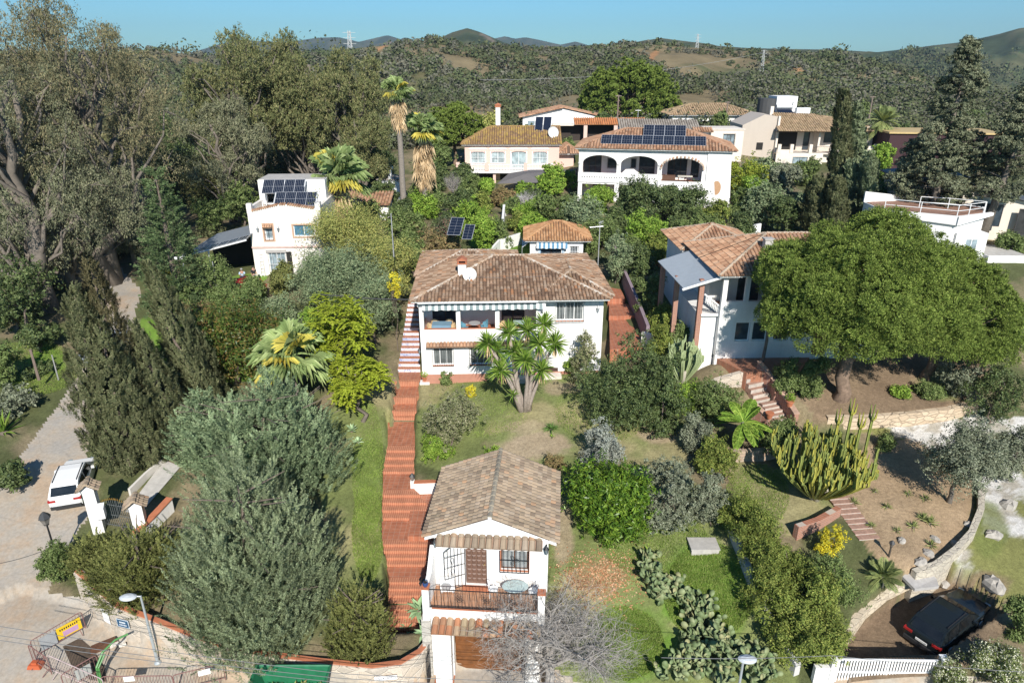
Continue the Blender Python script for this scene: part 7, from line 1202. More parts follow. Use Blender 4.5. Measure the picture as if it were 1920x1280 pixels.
bare_tree("leafless_shrub", "leafless grey shrub left of the pink villa's balcony", 0, 0, 4.2, .45, 5, 21, .1, loc=(at_d(850, 360, 90)[0], 90, gz(at_d(850, 360, 90)[0], 90)), cat="shrub", upb=.7, k0=6); bare_tree("leafless_shrub", "whitish leafless shrub in front of the dark shade canopy", 0, 0, 3.6, .7, 5, 23, .1, mat=plain("whitish_twigs", (.5, .47, .45)), loc=(at_d(990, 375, 82)[0], 82, gz(at_d(990, 375, 82)[0], 82)), cat="shrub", upb=.4, k0=7); bare_tree("leafless_shrub", "thin leafless shrub under the hillside villa's lower window", 0, 0, 4.0, .5, 4, 27, .08, loc=(at_d(1470, 320, 100)[0], 100, gz(at_d(1470, 320, 100)[0], 100)), cat="shrub", upb=.5)
for k, (px, pt, wp, Y) in enumerate(((20, 330, 150, 66), (130, 380, 150, 72), (225, 400, 130, 70), (250, 300, 150, 92), (330, 270, 140, 96), (395, 300, 120, 88), (300, 420, 90, 74), (60, 450, 120, 60), (180, 460, 110, 68), (10, 520, 130, 55), (390, 420, 90, 76), (110, 240, 160, 84), (300, 210, 150, 108), (560, 250, 130, 108), (480, 270, 120, 104), (700, 260, 100, 100))):
    t_broad("shade_tree", "dark leafy tree in the shaded wood around the eucalyptus trunks", "tree", (L_DARK, L_CYP, L_EUC3)[k % 3], px, pt, wp, Y, n=12000, L=.2, bot=-.05, K=18, clump=.4, group="dark trees of the shaded wood", tr=.06)
for px, pt, Y, wp in ((835, 385, 70, 60), (930, 408, 68, 60), (968, 398, 74, 60), (1060, 385, 74, 70), (1092, 415, 66, 60), (1165, 380, 72, 60), (1235, 425, 63, 70), (1340, 372, 76, 70), (1335, 405, 70, 60), (760, 360, 76, 60), (690, 372, 78, 60), (905, 350, 82, 50), (1000, 352, 84, 60), (1270, 400, 69, 60), (1185, 420, 63, 50)):
    t_broad("slope_shrub", "leafy shrub on the planted slope between the villa and the rear villas", "shrub", (L_MID, L_DARK, L_BOUG)[px % 3], px, pt, wp, Y, n=6000, L=.16, bot=-.2, K=12, clump=.25, group="shrubs on the planted slope", tr=.06)
for k in range(34):
    rr = rg(); px = rr.uniform(380, 1900); Y = rr.uniform(120, 158); b = proj(at_d(px, 220, Y)[0], Y, gz(at_d(px, 220, Y)[0], Y))[1]
    t_broad("tree", "bushy olive green tree at the foot of the scrub hill behind the village", "tree", (L_DARK, L_MID, L_OLIVE)[k % 3], px, b - rr.uniform(22, 48), rr.uniform(40, 80), Y, n=4200, L=.2, bot=-.1, K=12, clump=.35, up=.45, group="trees at the foot of the scrub hill", tr=.06)
# yucca heads on stems near the neighbour's house
def stem_yucca(lab, px, pt, Y, heads=1, r=.8):
    X, Y, z, h, _ = spot(px, pt, Y, None, 40); t = thing("stem_yucca", (X, Y, z), lab, "yucca"); rng = random.Random(SEED[0]); SEED[0] += 1; m = MB(); l = MB(); m.tube([(0, 0, -.2), (.1, 0, h * .5), (0, 0, h - r * .4)], [.13, .1, .08], 7); rosette(l, (0, 0, h - r * .4), r, 60, rng, .04, -40, 88); l.build("leaves", L_DARK, t); m.build("trunk", BARK, t)
stem_yucca("dark stemmed yucca in front of the neighbour's lower windows", 1435, 590, 42.6)
# ================================================================ hillside scrub (nobody could count it)
def scrub(name, Y0, Y1, n, s0, s1, mats, seed, leaf_n, label):
    rng = np.random.default_rng(seed); u = rng.random(n); Y = Y0 * (Y1 / Y0) ** u; s = rng.uniform(-.80, .80, n); X = s * Y; keep = fbm(X * .022, Y * .022, 4, 15) + fbm(X * .012, Y * .03, 4, 61) * .8 + rng.random(n) * .3 > .985; X, Y = X[keep], Y[keep]; Z = ground(X, Y); k = len(X); r = rng.uniform(s0, s1, k) * (1 + 1.1 * rng.random(k) ** 4); r *= (1 + 1.1 * sstep(.52, .64, fbm(X * .011 + 7, Y * .011, 4, 91))) * np.where(Y < 240, 1.25, 1.0)
    d = unit(rdir(rng, k * leaf_n) + np.array([0, -.1, .35])); C = np.repeat(np.stack([X, Y, Z + r * .35], 1), leaf_n, 0); P = C + d * np.repeat(r, leaf_n)[:, None] * rng.uniform(.55, 1.0, (k * leaf_n, 1)) * np.array([1, 1, .8]); N = unit(d + rng.normal(size=d.shape) * .45); D = unit(np.cross(N, rdir(rng, len(N)))); L = np.minimum(np.repeat(r, leaf_n) * rng.uniform(.4, .7, len(P)), Y.repeat(leaf_n) * .0042); mi = np.repeat(rng.integers(0, len(mats), k), leaf_n)
    o = qmesh(name, leaves(P, D, N, L, L * .75), mats, None, None, mi); tag(o, label, "scrub", None, "stuff")
SM = [island("scrub_a", [(0, (.06, .08, .035)), (1, (.12, .145, .065))], .95, None, .1, .3, .02), island("scrub_b", [(0, (.075, .09, .04)), (1, (.14, .15, .07))], .95, None, .1, .3, .02), island("scrub_c", [(0, (.10, .10, .07)), (1, (.17, .165, .12))], .95, None, .1, .3, .02)]
scrub("scrub", 128, 480, 22000, .8, 2.2, SM, 3, 40, "olive green scrub covering the hillside behind the village"); scrub("far_scrub", 480, 1000, 16000, 1.8, 4.5, SM[:2], 4, 12, "dark scrub on the far ridges")
# grass tufts and fallen leaves
def tufts(name, zones, n, h, mat, seed, lab):
    rng = np.random.default_rng(seed); out = []
    for (cx, cy, rx, ry, q) in zones:
        a = rng.uniform(0, 6.28, int(n * q)); rr = np.sqrt(rng.random(len(a))); px, py = cx + rx * rr * np.cos(a), cy + ry * rr * np.sin(a); g = at_g(cx, cy); z = g[2]; r = (px - 960) / FPX; v = -(py - 640) / FPX; dz = -ST + v * CT; k = (z - CZ) / dz; X, Y = r * k, (CT + v * ST) * k
        for _ in range(2): zz = ground(X, Y); k = (zz - CZ) / dz; X, Y = r * k, (CT + v * ST) * k
        out.append(np.stack([X, Y, ground(X, Y)], 1))
    P = np.concatenate(out); D = unit(rng.normal(size=P.shape) * .45 + np.array([0, 0, 1])); L = h * rng.uniform(.5, 1.4, len(P)); N = unit(np.cross(D, rdir(rng, len(P)))); tag(qmesh(name, leaves(P + D * L[:, None] * .4, D, N, L, L * .22), mat), lab, "grass", None, "stuff")
tufts("grass", [(1330, 1110, 85, 85, 1.0), (1170, 1210, 75, 65, .8), (690, 880, 30, 120, .5), (1230, 1020, 100, 60, .35), (900, 760, 100, 60, .25), (1130, 770, 90, 60, .3), (1420, 930, 60, 60, .3), (690, 1000, 30, 90, .4), (350, 650, 60, 60, .7), (60, 690, 90, 50, .8)], 34000, .1, leaf("grass_blade", (.10, .16, .025), (.17, .24, .05), (.26, .28, .1), .3, .7), 6, "short grass on the garden lawns")
def litter():
    rng = np.random.default_rng(9); px = 1125 + rng.normal(size=1600) * 42; py = 1085 + rng.normal(size=1600) * 26; P = []
    r = (px - 960) / FPX; v = -(py - 640) / FPX; dz = -ST + v * CT; z = np.full(len(px), 2.8)
    for _ in range(3): k = (z - CZ) / dz; X, Y = r * k, (CT + v * ST) * k; z = ground(X, Y)
    P = np.stack([X, Y, z + .07], 1); N = unit(rng.normal(size=P.shape) * .3 + np.array([0, 0, 1])); D = unit(np.cross(N, rdir(rng, len(P)))); tag(qmesh("leaf_litter", leaves(P, D, N, np.full(len(P), .12), np.full(len(P), .07)), leaf("dry_leaf", (.3, .14, .07), (.4, .22, .12), (.5, .35, .22))), "fallen brown leaves on the ground below the glossy round tree", "leaf litter", None, "stuff")
litter()
# ================================================================ walls, gates, steps
def wall_line(name, pts, hts, th, mat, lab, cat="wall", coping=None, cop_h=.06, base=.5, cname="coping", cw=.05):
    """wall along ground points; hts = top heights (absolute z)"""
    t = thing(name, (pts[0][0], pts[0][1], 0), lab, cat); m = MB(); c = MB(); o = Vector((pts[0][0], pts[0][1], 0)); P = [Vector((p[0], p[1], 0)) - o for p in pts]; n = len(P); N = []
    for i in range(n): d = (P[min(i + 1, n - 1)] - P[max(i - 1, 0)]).normalized(); N.append(Vector((-d.y, d.x, 0)))
    for i in range(n - 1):
        zb0, zb1 = gz(*pts[i][:2]) - base, gz(*pts[i + 1][:2]) - base
        for (mm, w, lo0, lo1, h0, h1) in ((m, th / 2, zb0 - .6, zb1 - .6, hts[i], hts[i + 1]),) + (((c, th / 2 + cw, hts[i] + .002, hts[i + 1] + .002, hts[i] + cop_h, hts[i + 1] + cop_h),) if coping else ()):
            a, b, na, nb = P[i], P[i + 1], N[i] * w, N[i + 1] * w; mm.add([(a.x - na.x, a.y - na.y, lo0), (b.x - nb.x, b.y - nb.y, lo1), (b.x + nb.x, b.y + nb.y, lo1), (a.x + na.x, a.y + na.y, lo0), (a.x - na.x, a.y - na.y, h0), (b.x - nb.x, b.y - nb.y, h1), (b.x + nb.x, b.y + nb.y, h1), (a.x + na.x, a.y + na.y, h0)], [(4, 5, 6, 7), (0, 1, 5, 4), (2, 3, 7, 6)] + ([(3, 0, 4, 7)] if i == 0 else []) + ([(1, 2, 6, 5)] if i == n - 2 else []))
    m.build("wall_body", mat, t); 
    if coping: c.build(cname, coping, t)
    return t
def gp(px, py, z): return at_z(px, py, z)
FH = [4.0, 3.7, 3.4, 3.05, 2.6, 2.15, 2.05, 1.95, 1.75, 1.7, 1.75, 1.95]
FWALL = wall_line("stone_wall", [(x, y + .2) for x, y in FW], FH, .36, STONE, "long rubble stone retaining wall along the street below the hedge, with terracotta coping", coping=TERRA, cop_h=.05, cw=-.06)
wall_line("purple_wall", [gp(1212, 652, 6.6), gp(1196, 600, 7.2), gp(1172, 545, 7.7), gp(1150, 490, 8.3), gp(1140, 465, 8.7)], [8.4, 8.7, 9.3, 9.9, 10.2], .25, PURP, "purple painted garden wall along the right side of the villa", coping=None)
wall_line("boundary_wall", [gp(1362, 975, 3.9), gp(1375, 1020, 3.5), gp(1400, 1085, 2.9), gp(1425, 1150, 2.3), gp(1455, 1205, 1.8), gp(1492, 1270, 1.3)], [4.7, 4.3, 3.7, 3.1, 2.6, 2.1], .28, GREYW, "narrow whitewashed wall running down between the two gardens on the right")
wall_line("sandstone_wall", [gp(1545, 810, 5.0), gp(1610, 810, 5.0), gp(1700, 800, 5.05), gp(1770, 790, 5.1), gp(1827, 773, 5.2)], [6.15, 6.15, 6.1, 6.1, 6.1], .35, SAND, "low sandstone block retaining wall under the umbrella pine's terrace")
wall_line("curved_bed_wall", [gp(1838, 920, 4.0), gp(1836, 965, 3.8), gp(1818, 1010, 3.6), gp(1788, 1045, 3.4), gp(1750, 1075, 3.2), gp(1710, 1085, 3.2)], [4.35, 4.25, 4.1, 4.0, 3.85, 3.7], .3, stonewall("pale_bed_stone", (.5, .45, .36), (.56, .5, .4), (.45, .4, .33), (.48, .42, .34), 3), "curved pale wall around the lower edge of the sandy bed")
wall_line("rubble_wall", [gp(1578, 1215, 1.2), gp(1610, 1175, 1.4), gp(1650, 1145, 1.55), gp(1705, 1117, 1.8), gp(1762, 1090, 2.1)], [2.5, 2.75, 2.95, 3.1, 3.1], .4, stonewall("pale_rubble", (.6, .5, .36), (.66, .57, .43), (.52, .43, .32), (.5, .42, .31), 2.6), "pale rubble retaining wall beside the parked dark car")
wall_line("brick_garden_wall", [gp(1490, 1005, 4.1), gp(1530, 990, 4.2), gp(1570, 965, 4.35)], [4.75, 4.8, 4.85], .3, BRICK, "low brick edged wall below the candelabra cactus lawn")
wall_line("brick_garden_wall", [gp(1370, 860, 4.9), gp(1430, 858, 4.9), gp(1480, 850, 4.9)], [5.5, 5.5, 5.5], .35, stonewall("brick_rubble", (.42, .3, .22), (.5, .4, .3), (.36, .24, .17), (.45, .38, .3), 3), "brick and stone wall at the top of the candelabra cactus lawn")
wall_line("stone_bank_wall", [gp(1300, 760, 5.6), gp(1340, 735, 6.1), gp(1395, 712, 6.9)], [6.6, 7.1, 7.6], .35, STONE, "grey stone bank wall left of the neighbour's brick steps")
wall_line("low_white_wall", [gp(1290, 705, 6.2), gp(1312, 690, 6.6), gp(1335, 680, 7)], [6.9, 7.2, 7.5], .22, WHITE, "short white curved wall beside the column cactus")
wall_line("white_wall", [(at_d(862, 450, 60)[0], 60), (at_d(900, 440, 62)[0], 62), (at_d(935, 440, 64)[0], 67), (at_d(990, 440, 66)[0], 70)], [9.4, 9.6, 10.4, 10.6], .22, WHITE, "white garden wall behind the villa, left of the small cabin")
wall_line("ramp_wall", [(at_d(940, 430, 70)[0], 70), (at_d(945, 385, 80)[0], 80), (at_d(985, 360, 86)[0], 86)], [10.4, 11.4, 11.6], .25, WHITE, "white ramp wall climbing toward the pink villa")
wall_line("white_wall", [(at_d(1348, 440, 66)[0], 66), (at_d(1425, 430, 68)[0], 68)], [11.4, 11.8], .22, WHITE, "white wall behind the neighbour's terracotta roof")
wall_line("white_wall", [(at_d(1225, 640, 44)[0], 48), (at_d(1262, 640, 44)[0], 47)], [7.9, 7.9], .22, WHITE, "short white wall left of the column cactus")
def guest_patio_wall():
    b, c = gp(777, 924, 2.6), gp(822, 922, 2.6); wall_line("low_white_wall", [b, c], [3.35, 3.35], .2, WHITE, "low white wall with terracotta top closing the patio beside the guest house", coping=TERRA)
guest_patio_wall()
def front_gate():
    t = thing("pedestrian_gate", (-3.75, 24.05, 0.0), "black wrought iron gate leaf at the foot of the red stairs beside the garage", "gate", None, R(-96)); m = MB()
    for k in range(8): x = k * .15; m.tube([(x, 0, .05), (x, 0, 1.75 + .35 * math.sin(math.pi * k / 7))], .016, 5)
    for z in (.1, .9, 1.7): m.tube([(0, 0, z), (1.05, 0, z)], .02, 5)
    m.build("gate_leaf", IRON, t); q = MB(); q.box(0.1, .95, -.006, .006, .1, .9); q.build("lower_panel", IRON, t)
front_gate()
def entry_gate():
    G = "white entrance gate pillars with tiled caps"
    for (px, py, z, h, lab, w) in ((186, 988, 3.5, 2.5, "tall white gate pillar with tiled cap and mailbox beside the white car", .55), (268, 1000, 3.4, 1.9, "white gate pillar with tiled cap at the right of the iron entrance gate", .6)):
        p = gp(px, py, z); t = thing("gate_pillar", (p[0], p[1], z), lab, "pillar", G, R(20)); m = MB(); m.box(-w / 2, w / 2, -w / 2, w / 2, -.6, h); m.build("shaft", WHITE, t); r = Roof(); r.hip(-w * .8, w * .8, -w * .8, w * .8, h, .35, fl=0, fr=0, axis='y', pitch=.18, course=.24); r.eave = MB(); r.build(t, T_GUEST, name="tiled_cap"); e = MB(); 
        for y in (-w / 2, w / 2 - .04): e.extr([(-w * .7, y, h), (w * .7, y, h), (0, y, h + .28)], (0, .04, 0))
        e.build("cap_gable", WHITE, t)
        if h > 2: b = MB(); b.box(.05, .6, -.7, -.28, .9, 1.5); b.extr([(.05, -.7, 1.5), (.6, -.7, 1.5), (.6, -.28, 1.62), (.05, -.28, 1.62)], (0, 0, .02)); b.build("mailbox", WMETAL, t)
    a, b = Vector(gp(200, 985, 3.4)), Vector(gp(258, 995, 3.4)); d = b - a; t = thing("entrance_gate", a, "arched iron entrance gate with gold spear tips between the white pillars", "gate", None, math.atan2(d.y, d.x)); L = d.length
    for k2, (x0, x1, nm) in enumerate(((0.05, L * .48, "gate_leaf"), (L * .52, L - .05, "gate_leaf"))):
        m = MB(); s = MB(); 
        for k in range(8): x = x0 + (x1 - x0) * k / 7; z = 1.5 + .3 * math.sin(math.pi * x / L); m.tube([(x, 0, .05), (x, 0, z)], .014, 5); s.lathe([(.02, 0), (.028, .05), (.004, .14)], (x, 0, z), 6)
        for z in (.15, .8, 1.45): m.tube([(x0, 0, z), (x1, 0, z)], .016, 5)
        o = m.build(nm, plain("grey_iron", (.12, .13, .13), .5), t); s.build("spear_tips", plain("gold_tips", (.45, .27, .06), .4, .6), o)
    wall_line("garden_wall", [gp(258, 1030, 3.0), gp(290, 1000, 3.2), gp(325, 965, 3.4)], [3.95, 4.2, 4.5], .3, WHITE, "white curved wall with terracotta top right of the entrance gate", coping=TERRA)
    dr = [gp(235, 960, 3.6), gp(262, 965, 3.6), gp(340, 880, 4.1), gp(310, 870, 4.1)]; m = MB(); m.add([(p[0], p[1], gz(p[0], p[1]) + .06) for p in dr], [(0, 1, 2, 3)]); o = m.build("driveway", CONC); o["kind"] = "structure"
    wall_line("low_kerb_wall", [gp(245, 930, 3.8), gp(275, 900, 4.0), gp(310, 870, 4.2)], [4.3, 4.5, 4.7], .15, plaster("old_white", (.6, .57, .52)), "low whitewashed kerb wall behind the entrance gate")
entry_gate()
def steps_between(name, lab, a, b, wd, n, mat, riser=None, depth=.6):
    a, b = Vector(a), Vector(b); a.z = gz(a.x, a.y); b.z = max(b.z, gz(b.x, b.y) + .12); d = Vector((b.x - a.x, b.y - a.y, 0)); L = d.length; d.normalize(); s = Vector((-d.y, d.x, 0)) * wd / 2; t = thing(name, a, lab, "steps"); m = MB(); r = MB()
    for k in range(n):
        p, q = d * L * k / n, d * L * (k + 1) / n; z = (b.z - a.z) * (k + 1) / n; m.prism([tuple((p - s)[:2]), tuple((p + s)[:2]), tuple((q + s)[:2]), tuple((q - s)[:2])][::-1], z - depth, z); r.prism([tuple((p - s - d * .02)[:2]), tuple((p + s - d * .02)[:2]), tuple((p + s)[:2]), tuple((p - s)[:2])][::-1], z - (b.z - a.z) / n, z - .03)
    m.build("treads", mat, t); r.build("risers", riser or mat, t); return t
BTREAD = plain("brick_tread", (.33, .20, .15), .85, var=.35, scale=7); PRISER = plain("pale_riser", (.45, .40, .35), .9, var=.3)
steps_between("garden_steps", "worn brick garden steps climbing beside the sandy bed", gp(1628, 1022, 3.7), gp(1568, 928, 4.55), 1.15, 9, BTREAD, PRISER)
steps_between("brick_steps", "upper flight of brick steps up to the neighbour's red terrace", gp(1432, 745, 6.2), gp(1405, 695, 7.45), 1.3, 6, BTREAD, PRISER); steps_between("brick_steps", "lower flight of brick steps below the neighbour's terrace with brick parapets", gp(1468, 800, 5.1), gp(1440, 752, 6.15), 1.3, 6, BTREAD, PRISER)
for (pts, hs, lab) in (([gp(1420, 695, 7.4), gp(1448, 728, 6.6), gp(1455, 745, 6.3)], [8.1, 7.3, 7.1], "upper right brick parapet of the neighbour's steps"), ([gp(1458, 745, 6.3), gp(1478, 775, 5.7), gp(1490, 800, 5.3)], [7.0, 6.4, 6.2], "lower right brick parapet of the neighbour's steps"), ([gp(1412, 775, 5.7), gp(1440, 805, 5.1)], [6.4, 5.9], "left brick parapet at the foot of the neighbour's steps")):
    wall_line("brick_parapet", pts, hs, .28, BRICK, lab, "parapet", plain("brick_cap", (.42, .28, .21), .85, var=.3))
m = MB(); m.prism([p[:2] for p in (gp(1345, 672, 7.62), gp(1400, 699, 7.62), gp(1500, 690, 7.62), gp(1520, 667, 7.62), gp(1340, 660, 7.62))], 6.2, 7.62); o = m.build("red_terrace", floortile("worn_red_tile", (.42, .19, .11), (.36, .15, .09), (.35, .22, .15), .3)); o["kind"] = "structure"
def side_patio():
    m = MB()
    for (pts, z) in (([(1142, 590), (1190, 590), (1205, 650), (1144, 655)], 7.0), ([(1142, 558), (1172, 558), (1190, 592), (1142, 592)], 7.35), ([(1140, 520), (1155, 520), (1172, 560), (1140, 560)], 7.8)):
        q = [gp(x, y, z) for x, y in pts]; m.prism([p[:2] for p in q][::-1], z - 1.5, z)
    o = m.build("patio", RTILE); o["kind"] = "structure"
side_patio()
m = MB(); ps = [gp(1640, 1020, 3.75), gp(1655, 1015, 3.75), gp(1755, 1085, 3.1), gp(1760, 1100, 3.1), gp(1715, 1105, 3.15), gp(1680, 1070, 3.4)]; m.extr([(p[0], p[1], p[2] - .1) for p in ps][::-1], (0, 0, .16)); tag(m.build("concrete_ramp", plain("pale_concrete", (.38, .36, .34), .9, var=.2)), "smooth pale concrete apron between the garden steps and the rubble wall", "ramp")
def drive_gate():
    a, b = at_d(1562, 1270, 22.2), at_d(1748, 1278, 22.2); L = b[0] - a[0]; t = thing("driveway_gate", (a[0], 22.2, 1.15), "wide white slatted driveway gate at the lower right", "gate", None, R(-1)); f = MB(); top = 1.62
    for z in (.12, .85, top - .06): f.box(.06, L - .06, -.03, .03, z, z + .07)
    for x in (.06, L / 2, L - .12): f.box(x, x + .07, -.032, .032, .1, top)
    f.build("frame", WMETAL, t); s = MB(); n = 34
    for k in range(n): x = .12 + (L - .24) * k / (n - 1); s.box(x - .035, x + .035, -.018, .018, .19, top - .06)
    s.build("slats", WMETAL, t)
    for x, h in ((-.25, 1.6), (L + .0, 1.75)): p = MB(); p.box(x, x + .25, -.13, .13, -.6, h); o = p.build("post", WHITE, t); c = MB(); c.box(x - .03, x + .28, -.16, .16, h, h + .05); c.build("post_cap", WMETAL, o)
    w = MB(); w.box(-.9, -.27, -.12, .12, -.6, 1.2); w.build("side_panel", WHITE, t)
drive_gate()
def boulders():
    G = "pale boulders by the curved bed"; rng = random.Random(12)
    for px, py, s, lab in ((1862, 1098, .7, "largest flat pale boulder on the rocky ground above the parked dark car"), (1770, 1095, .35, "small boulder on top of the rubble wall's end"), (1740, 1040, .35, "reddish stone inside the curved bed"), (1815, 985, .3, "stone on the rim of the curved bed"), (1725, 1055, .4, "rounded stone at the lower rim of the curved bed"), (1862, 1005, .5, "pale rock slab on the mossy ground at right"), (1890, 950, .6, "grey rock at the right picture edge"), (1790, 1020, .3, "stone leaning on the curved bed wall"), (1690, 1015, .28, "stone at the edge of the sandy bed near the steps"), (1752, 1012, .3, "pale stone among the agaves")):
        g = at_g(px, py); m = MB(); n = 9; V = []; 
        m.lathe([(s * .8, -.2 * s), (s * 1.0, .1 * s), (s * .8, .38 * s), (s * .35, .52 * s)], (0, 0, 0), n); m.V = [(x * rng.uniform(.75, 1.2), y * rng.uniform(.7, 1.1) * .75, z * rng.uniform(.8, 1.25)) for x, y, z in m.V]
        o = m.build("boulder", plain("pale_rock", (.36, .33, .29), .9, var=.35, scale=4)); o.location = g; o.rotation_euler = (0, 0, rng.uniform(0, 3)); tag(o, lab, "rock", G)
boulders()
# ================================================================ vehicles
def car(loc, yaw, label, paint, L=4.3, Wd=1.82, Hh=1.6, pitch=0, estate=True, plate=None, group=None, name="parked_car"):
    """rear at y=0, front at y=L"""
    t = thing(name, loc, label, "car", group, yaw); t.rotation_euler = (pitch, 0, yaw); hw = Wd / 2; b = MB(); S = [(0.0, .42, .84, .82), (.06, .28, .95, .93), (.5, .22, .98, 1.0), (1.2, .22, .97, 1.0), (2.4, .22, .95, 1.0), (3.1, .22, .93, .99), (3.8, .26, .82, .95), (L - .12, .3, .72, .86), (L, .38, .6, .76)]
    V = []; K = 10
    for (y, z0, z1, w) in S:
        a = hw * w; zm = (z0 + z1) / 2; V += [(-a * .86, y, z0), (-a * .98, y, z0 + .12), (-a, y, zm), (-a * .97, y, z1 - .08), (-a * .86, y, z1), (a * .86, y, z1), (a * .97, y, z1 - .08), (a, y, zm), (a * .98, y, z0 + .12), (a * .86, y, z0)]
    n = len(S); b.add(V, [(i * K + j, i * K + (j + 1) % K, (i + 1) * K + (j + 1) % K, (i + 1) * K + j) for i in range(n - 1) for j in range(K)] + [tuple(range(K - 1, -1, -1)), tuple((n - 1) * K + j for j in range(K))])
    Z = Hh; R0 = .12 if estate else .5; G = [(R0, .93, .95, .86), (R0 + .38, .95, Z - .1, .78), (R0 + .75, .95, Z, .76), (1.9, .95, Z, .77), (2.4, .94, Z - .05, .77), (3.25, .92, .94, .84)]; V = []
    for (y, z0, z1, w) in G: V += [(-hw * .93, y, z0), (-hw * w, y, z1), (hw * w, y, z1), (hw * .93, y, z0)]
    b.add(V, [(i * 4 + j, i * 4 + j + 1, (i + 1) * 4 + j + 1, (i + 1) * 4 + j) for i in range(len(G) - 1) for j in range(3)] + [(3, 2, 1, 0)]); o = b.build("body", paint, t, True, bevel=.03); o.data.polygons.foreach_set("use_smooth", [False] * len(o.data.polygons))
    gm = glassmat("car_glass", (.008, .009, .01), .05); e = .012
    def pane(nm, quad, off): m = MB(); q = [Vector(p) for p in quad]; nn = (q[1] - q[0]).cross(q[2] - q[0]).normalized() * off; m.extr([p + nn for p in q], nn * .6); return m.build(nm, gm, t)
    zt = Z - .1; ya, yb = R0, R0 + .38
    def rearp(f, s, w0=.84, w1=.74): z = .95 + (zt - .95) * f; return (s * hw * (w0 + (w1 - w0) * f) * .93, ya + (yb - ya) * f - .01, z)
    pane("rear_window", [rearp(.18, -1), rearp(.18, 1), rearp(.95, 1), rearp(.95, -1)], e)
    def wp(f, s): z = .94 + (Z - .05 - .94) * f; return (s * hw * (.84 + (.77 - .84) * f) * .95, 3.25 + (2.4 - 3.25) * f, z)
    pane("windscreen", [wp(.06, 1), wp(.06, -1), wp(.95, -1), wp(.95, 1)], e)
    for s, nm in ((-1, "side_window"), (1, "side_window")):
        for (y0, y1) in ((.62, 1.45), (1.52, 2.72)):
            def sp(y, f): w = .93 + (.77 - .93) * f; zt2 = np.interp(y, [.12, .5, .87, 1.9, 2.4, 3.25], [.95, Z - .1, Z, Z, Z - .05, .95]); return (s * hw * w, y, .95 + (zt2 - .95) * f)
            q = [sp(y0, .14), sp(y1, .14), sp(min(y1, 2.45), .86), sp(y0 + .08, .86)]; pane(nm, q if s > 0 else q[::-1], e)
    red = plain("tail_light_red", (.35, .02, .02), .25)
    for s in (-1, 1):
        m = MB(); m.box(min(s * hw * .5, s * hw * .93), max(s * hw * .5, s * hw * .93), -.02, .14, .78, .9); m.build("tail_light", red, t); m = MB(); m.box(min(s * hw * .55, s * hw * .8), max(s * hw * .55, s * hw * .8), L - .14, L + .0, .58, .7); m.build("headlight", GLASSB, t)
        m = MB(); m.box(min(s * hw * .98, s * hw * 1.17), max(s * hw * .98, s * hw * 1.17), 2.55, 2.68, .92, 1.06); m.build("wing_mirror", paint, t); m = MB(); m.tube([(s * hw * .68, .75, Z + .03), (s * hw * .68, 2.3, Z + .02)], .025, 6); m.build("roof_rail", IRON, t)
        for y in (.85, 3.45):
            m = MB(); m.T = Matrix.Translation((s * (hw - .12), y, .33)) @ Matrix.Rotation(R(90), 4, 'Y'); m.lathe([(.2, -.11), (.33, -.1), (.34, 0), (.33, .1), (.2, .11)], (0, 0, 0), 18); o = m.build("wheel", plain("tyre", (.02, .02, .02), .9), t); m = MB(); m.T = Matrix.Translation((s * (hw - .005), y, .33)) @ Matrix.Rotation(R(90), 4, 'Y'); m.lathe([(.2, -.02), (.19, .02), (.05, .02)], (0, 0, 0), 12); m.build("rim", ALU, o)
    m = MB(); m.box(-hw * .86, hw * .86, -.06, .1, .3, .5); m.build("rear_bumper", plain("dark_bumper", (.03, .03, .032), .6), t)
    m = MB(); m.box(-.26, .26, -.035, -.0, .6, .71); m.build("number_plate", plain("plate_white", (.7, .7, .68), .5), t); return t
def heading(a, b): return math.atan2(-(b[0] - a[0]), b[1] - a[1])
wc = gp(128, 958, 3.55); wf = gp(150, 885, 4.15); car((wc[0], wc[1], gz(wc[0], wc[1]) + .0), heading(wc, wf) + R(0), "white car with dark tail window parked beside the entrance gate pillar", plain("white_paint", (.74, .74, .73), .18, var=.02), 4.1, 1.74, 1.55, pitch=R(6))
bc = gp(1722, 1222, 1.2); bf = gp(1800, 1150, 1.8); car((bc[0], bc[1], gz(bc[0], bc[1]) + .02), heading(bc, bf), "black estate car parked in front of the rubble wall behind the white gate", plain("black_paint", (.012, .016, .018), .12, var=.05), L=4.6, Hh=1.5, pitch=R(5))
g = gp(236, 640, 6.5); car((g[0], g[1], gz(g[0], g[1])), R(170), "grey car glimpsed on the dirt road between the cypresses", plain("grey_paint", (.22, .24, .26), .2), pitch=0)
g = at_d(490, 545, 58.0); car((g[0], g[1], gz(g[0], g[1])), R(150), "small red car below the cream house's patio", plain("red_paint", (.28, .02, .025), .2), L=3.9)
# ================================================================ street furniture
def street_lamp(base, h, lab, arm=-.55, head_yaw=0):
    t = thing("street_lamp", base, lab, "street lamp"); m = MB(); m.tube([(0, 0, 0), (0, 0, h * .5), (0, 0, h)], [.075, .06, .045], 10); m.lathe([(.16, 0), (.16, .04), (.08, .12)], (0, 0, 0), 10); m.build("pole", plain("lamp_grey", (.38, .42, .44), .4, .3, .05), t); a = MB(); a.tube([(0, 0, h - .02), (arm * .5, -.05, h + .03), (arm, -.1, h + .03)], .03, 6); a.build("arm", plain("lamp_grey", (.38, .42, .44)), t)
    q = MB(); q.lathe([(.02, .09), (.2, .06), (.30, 0), (.30, -.03), (.1, -.05)], (arm * .9, -.1, h + .04), 18, None, 1.25, .8); o = q.build("lamp_head", plain("lamp_head_grey", (.5, .53, .55), .35), t); g = MB(); g.lathe([(.2, -.055), (.2, -.045)], (arm * .9, -.1, h + .035), 14); g.build("lamp_glass", GLASSB, o); return t
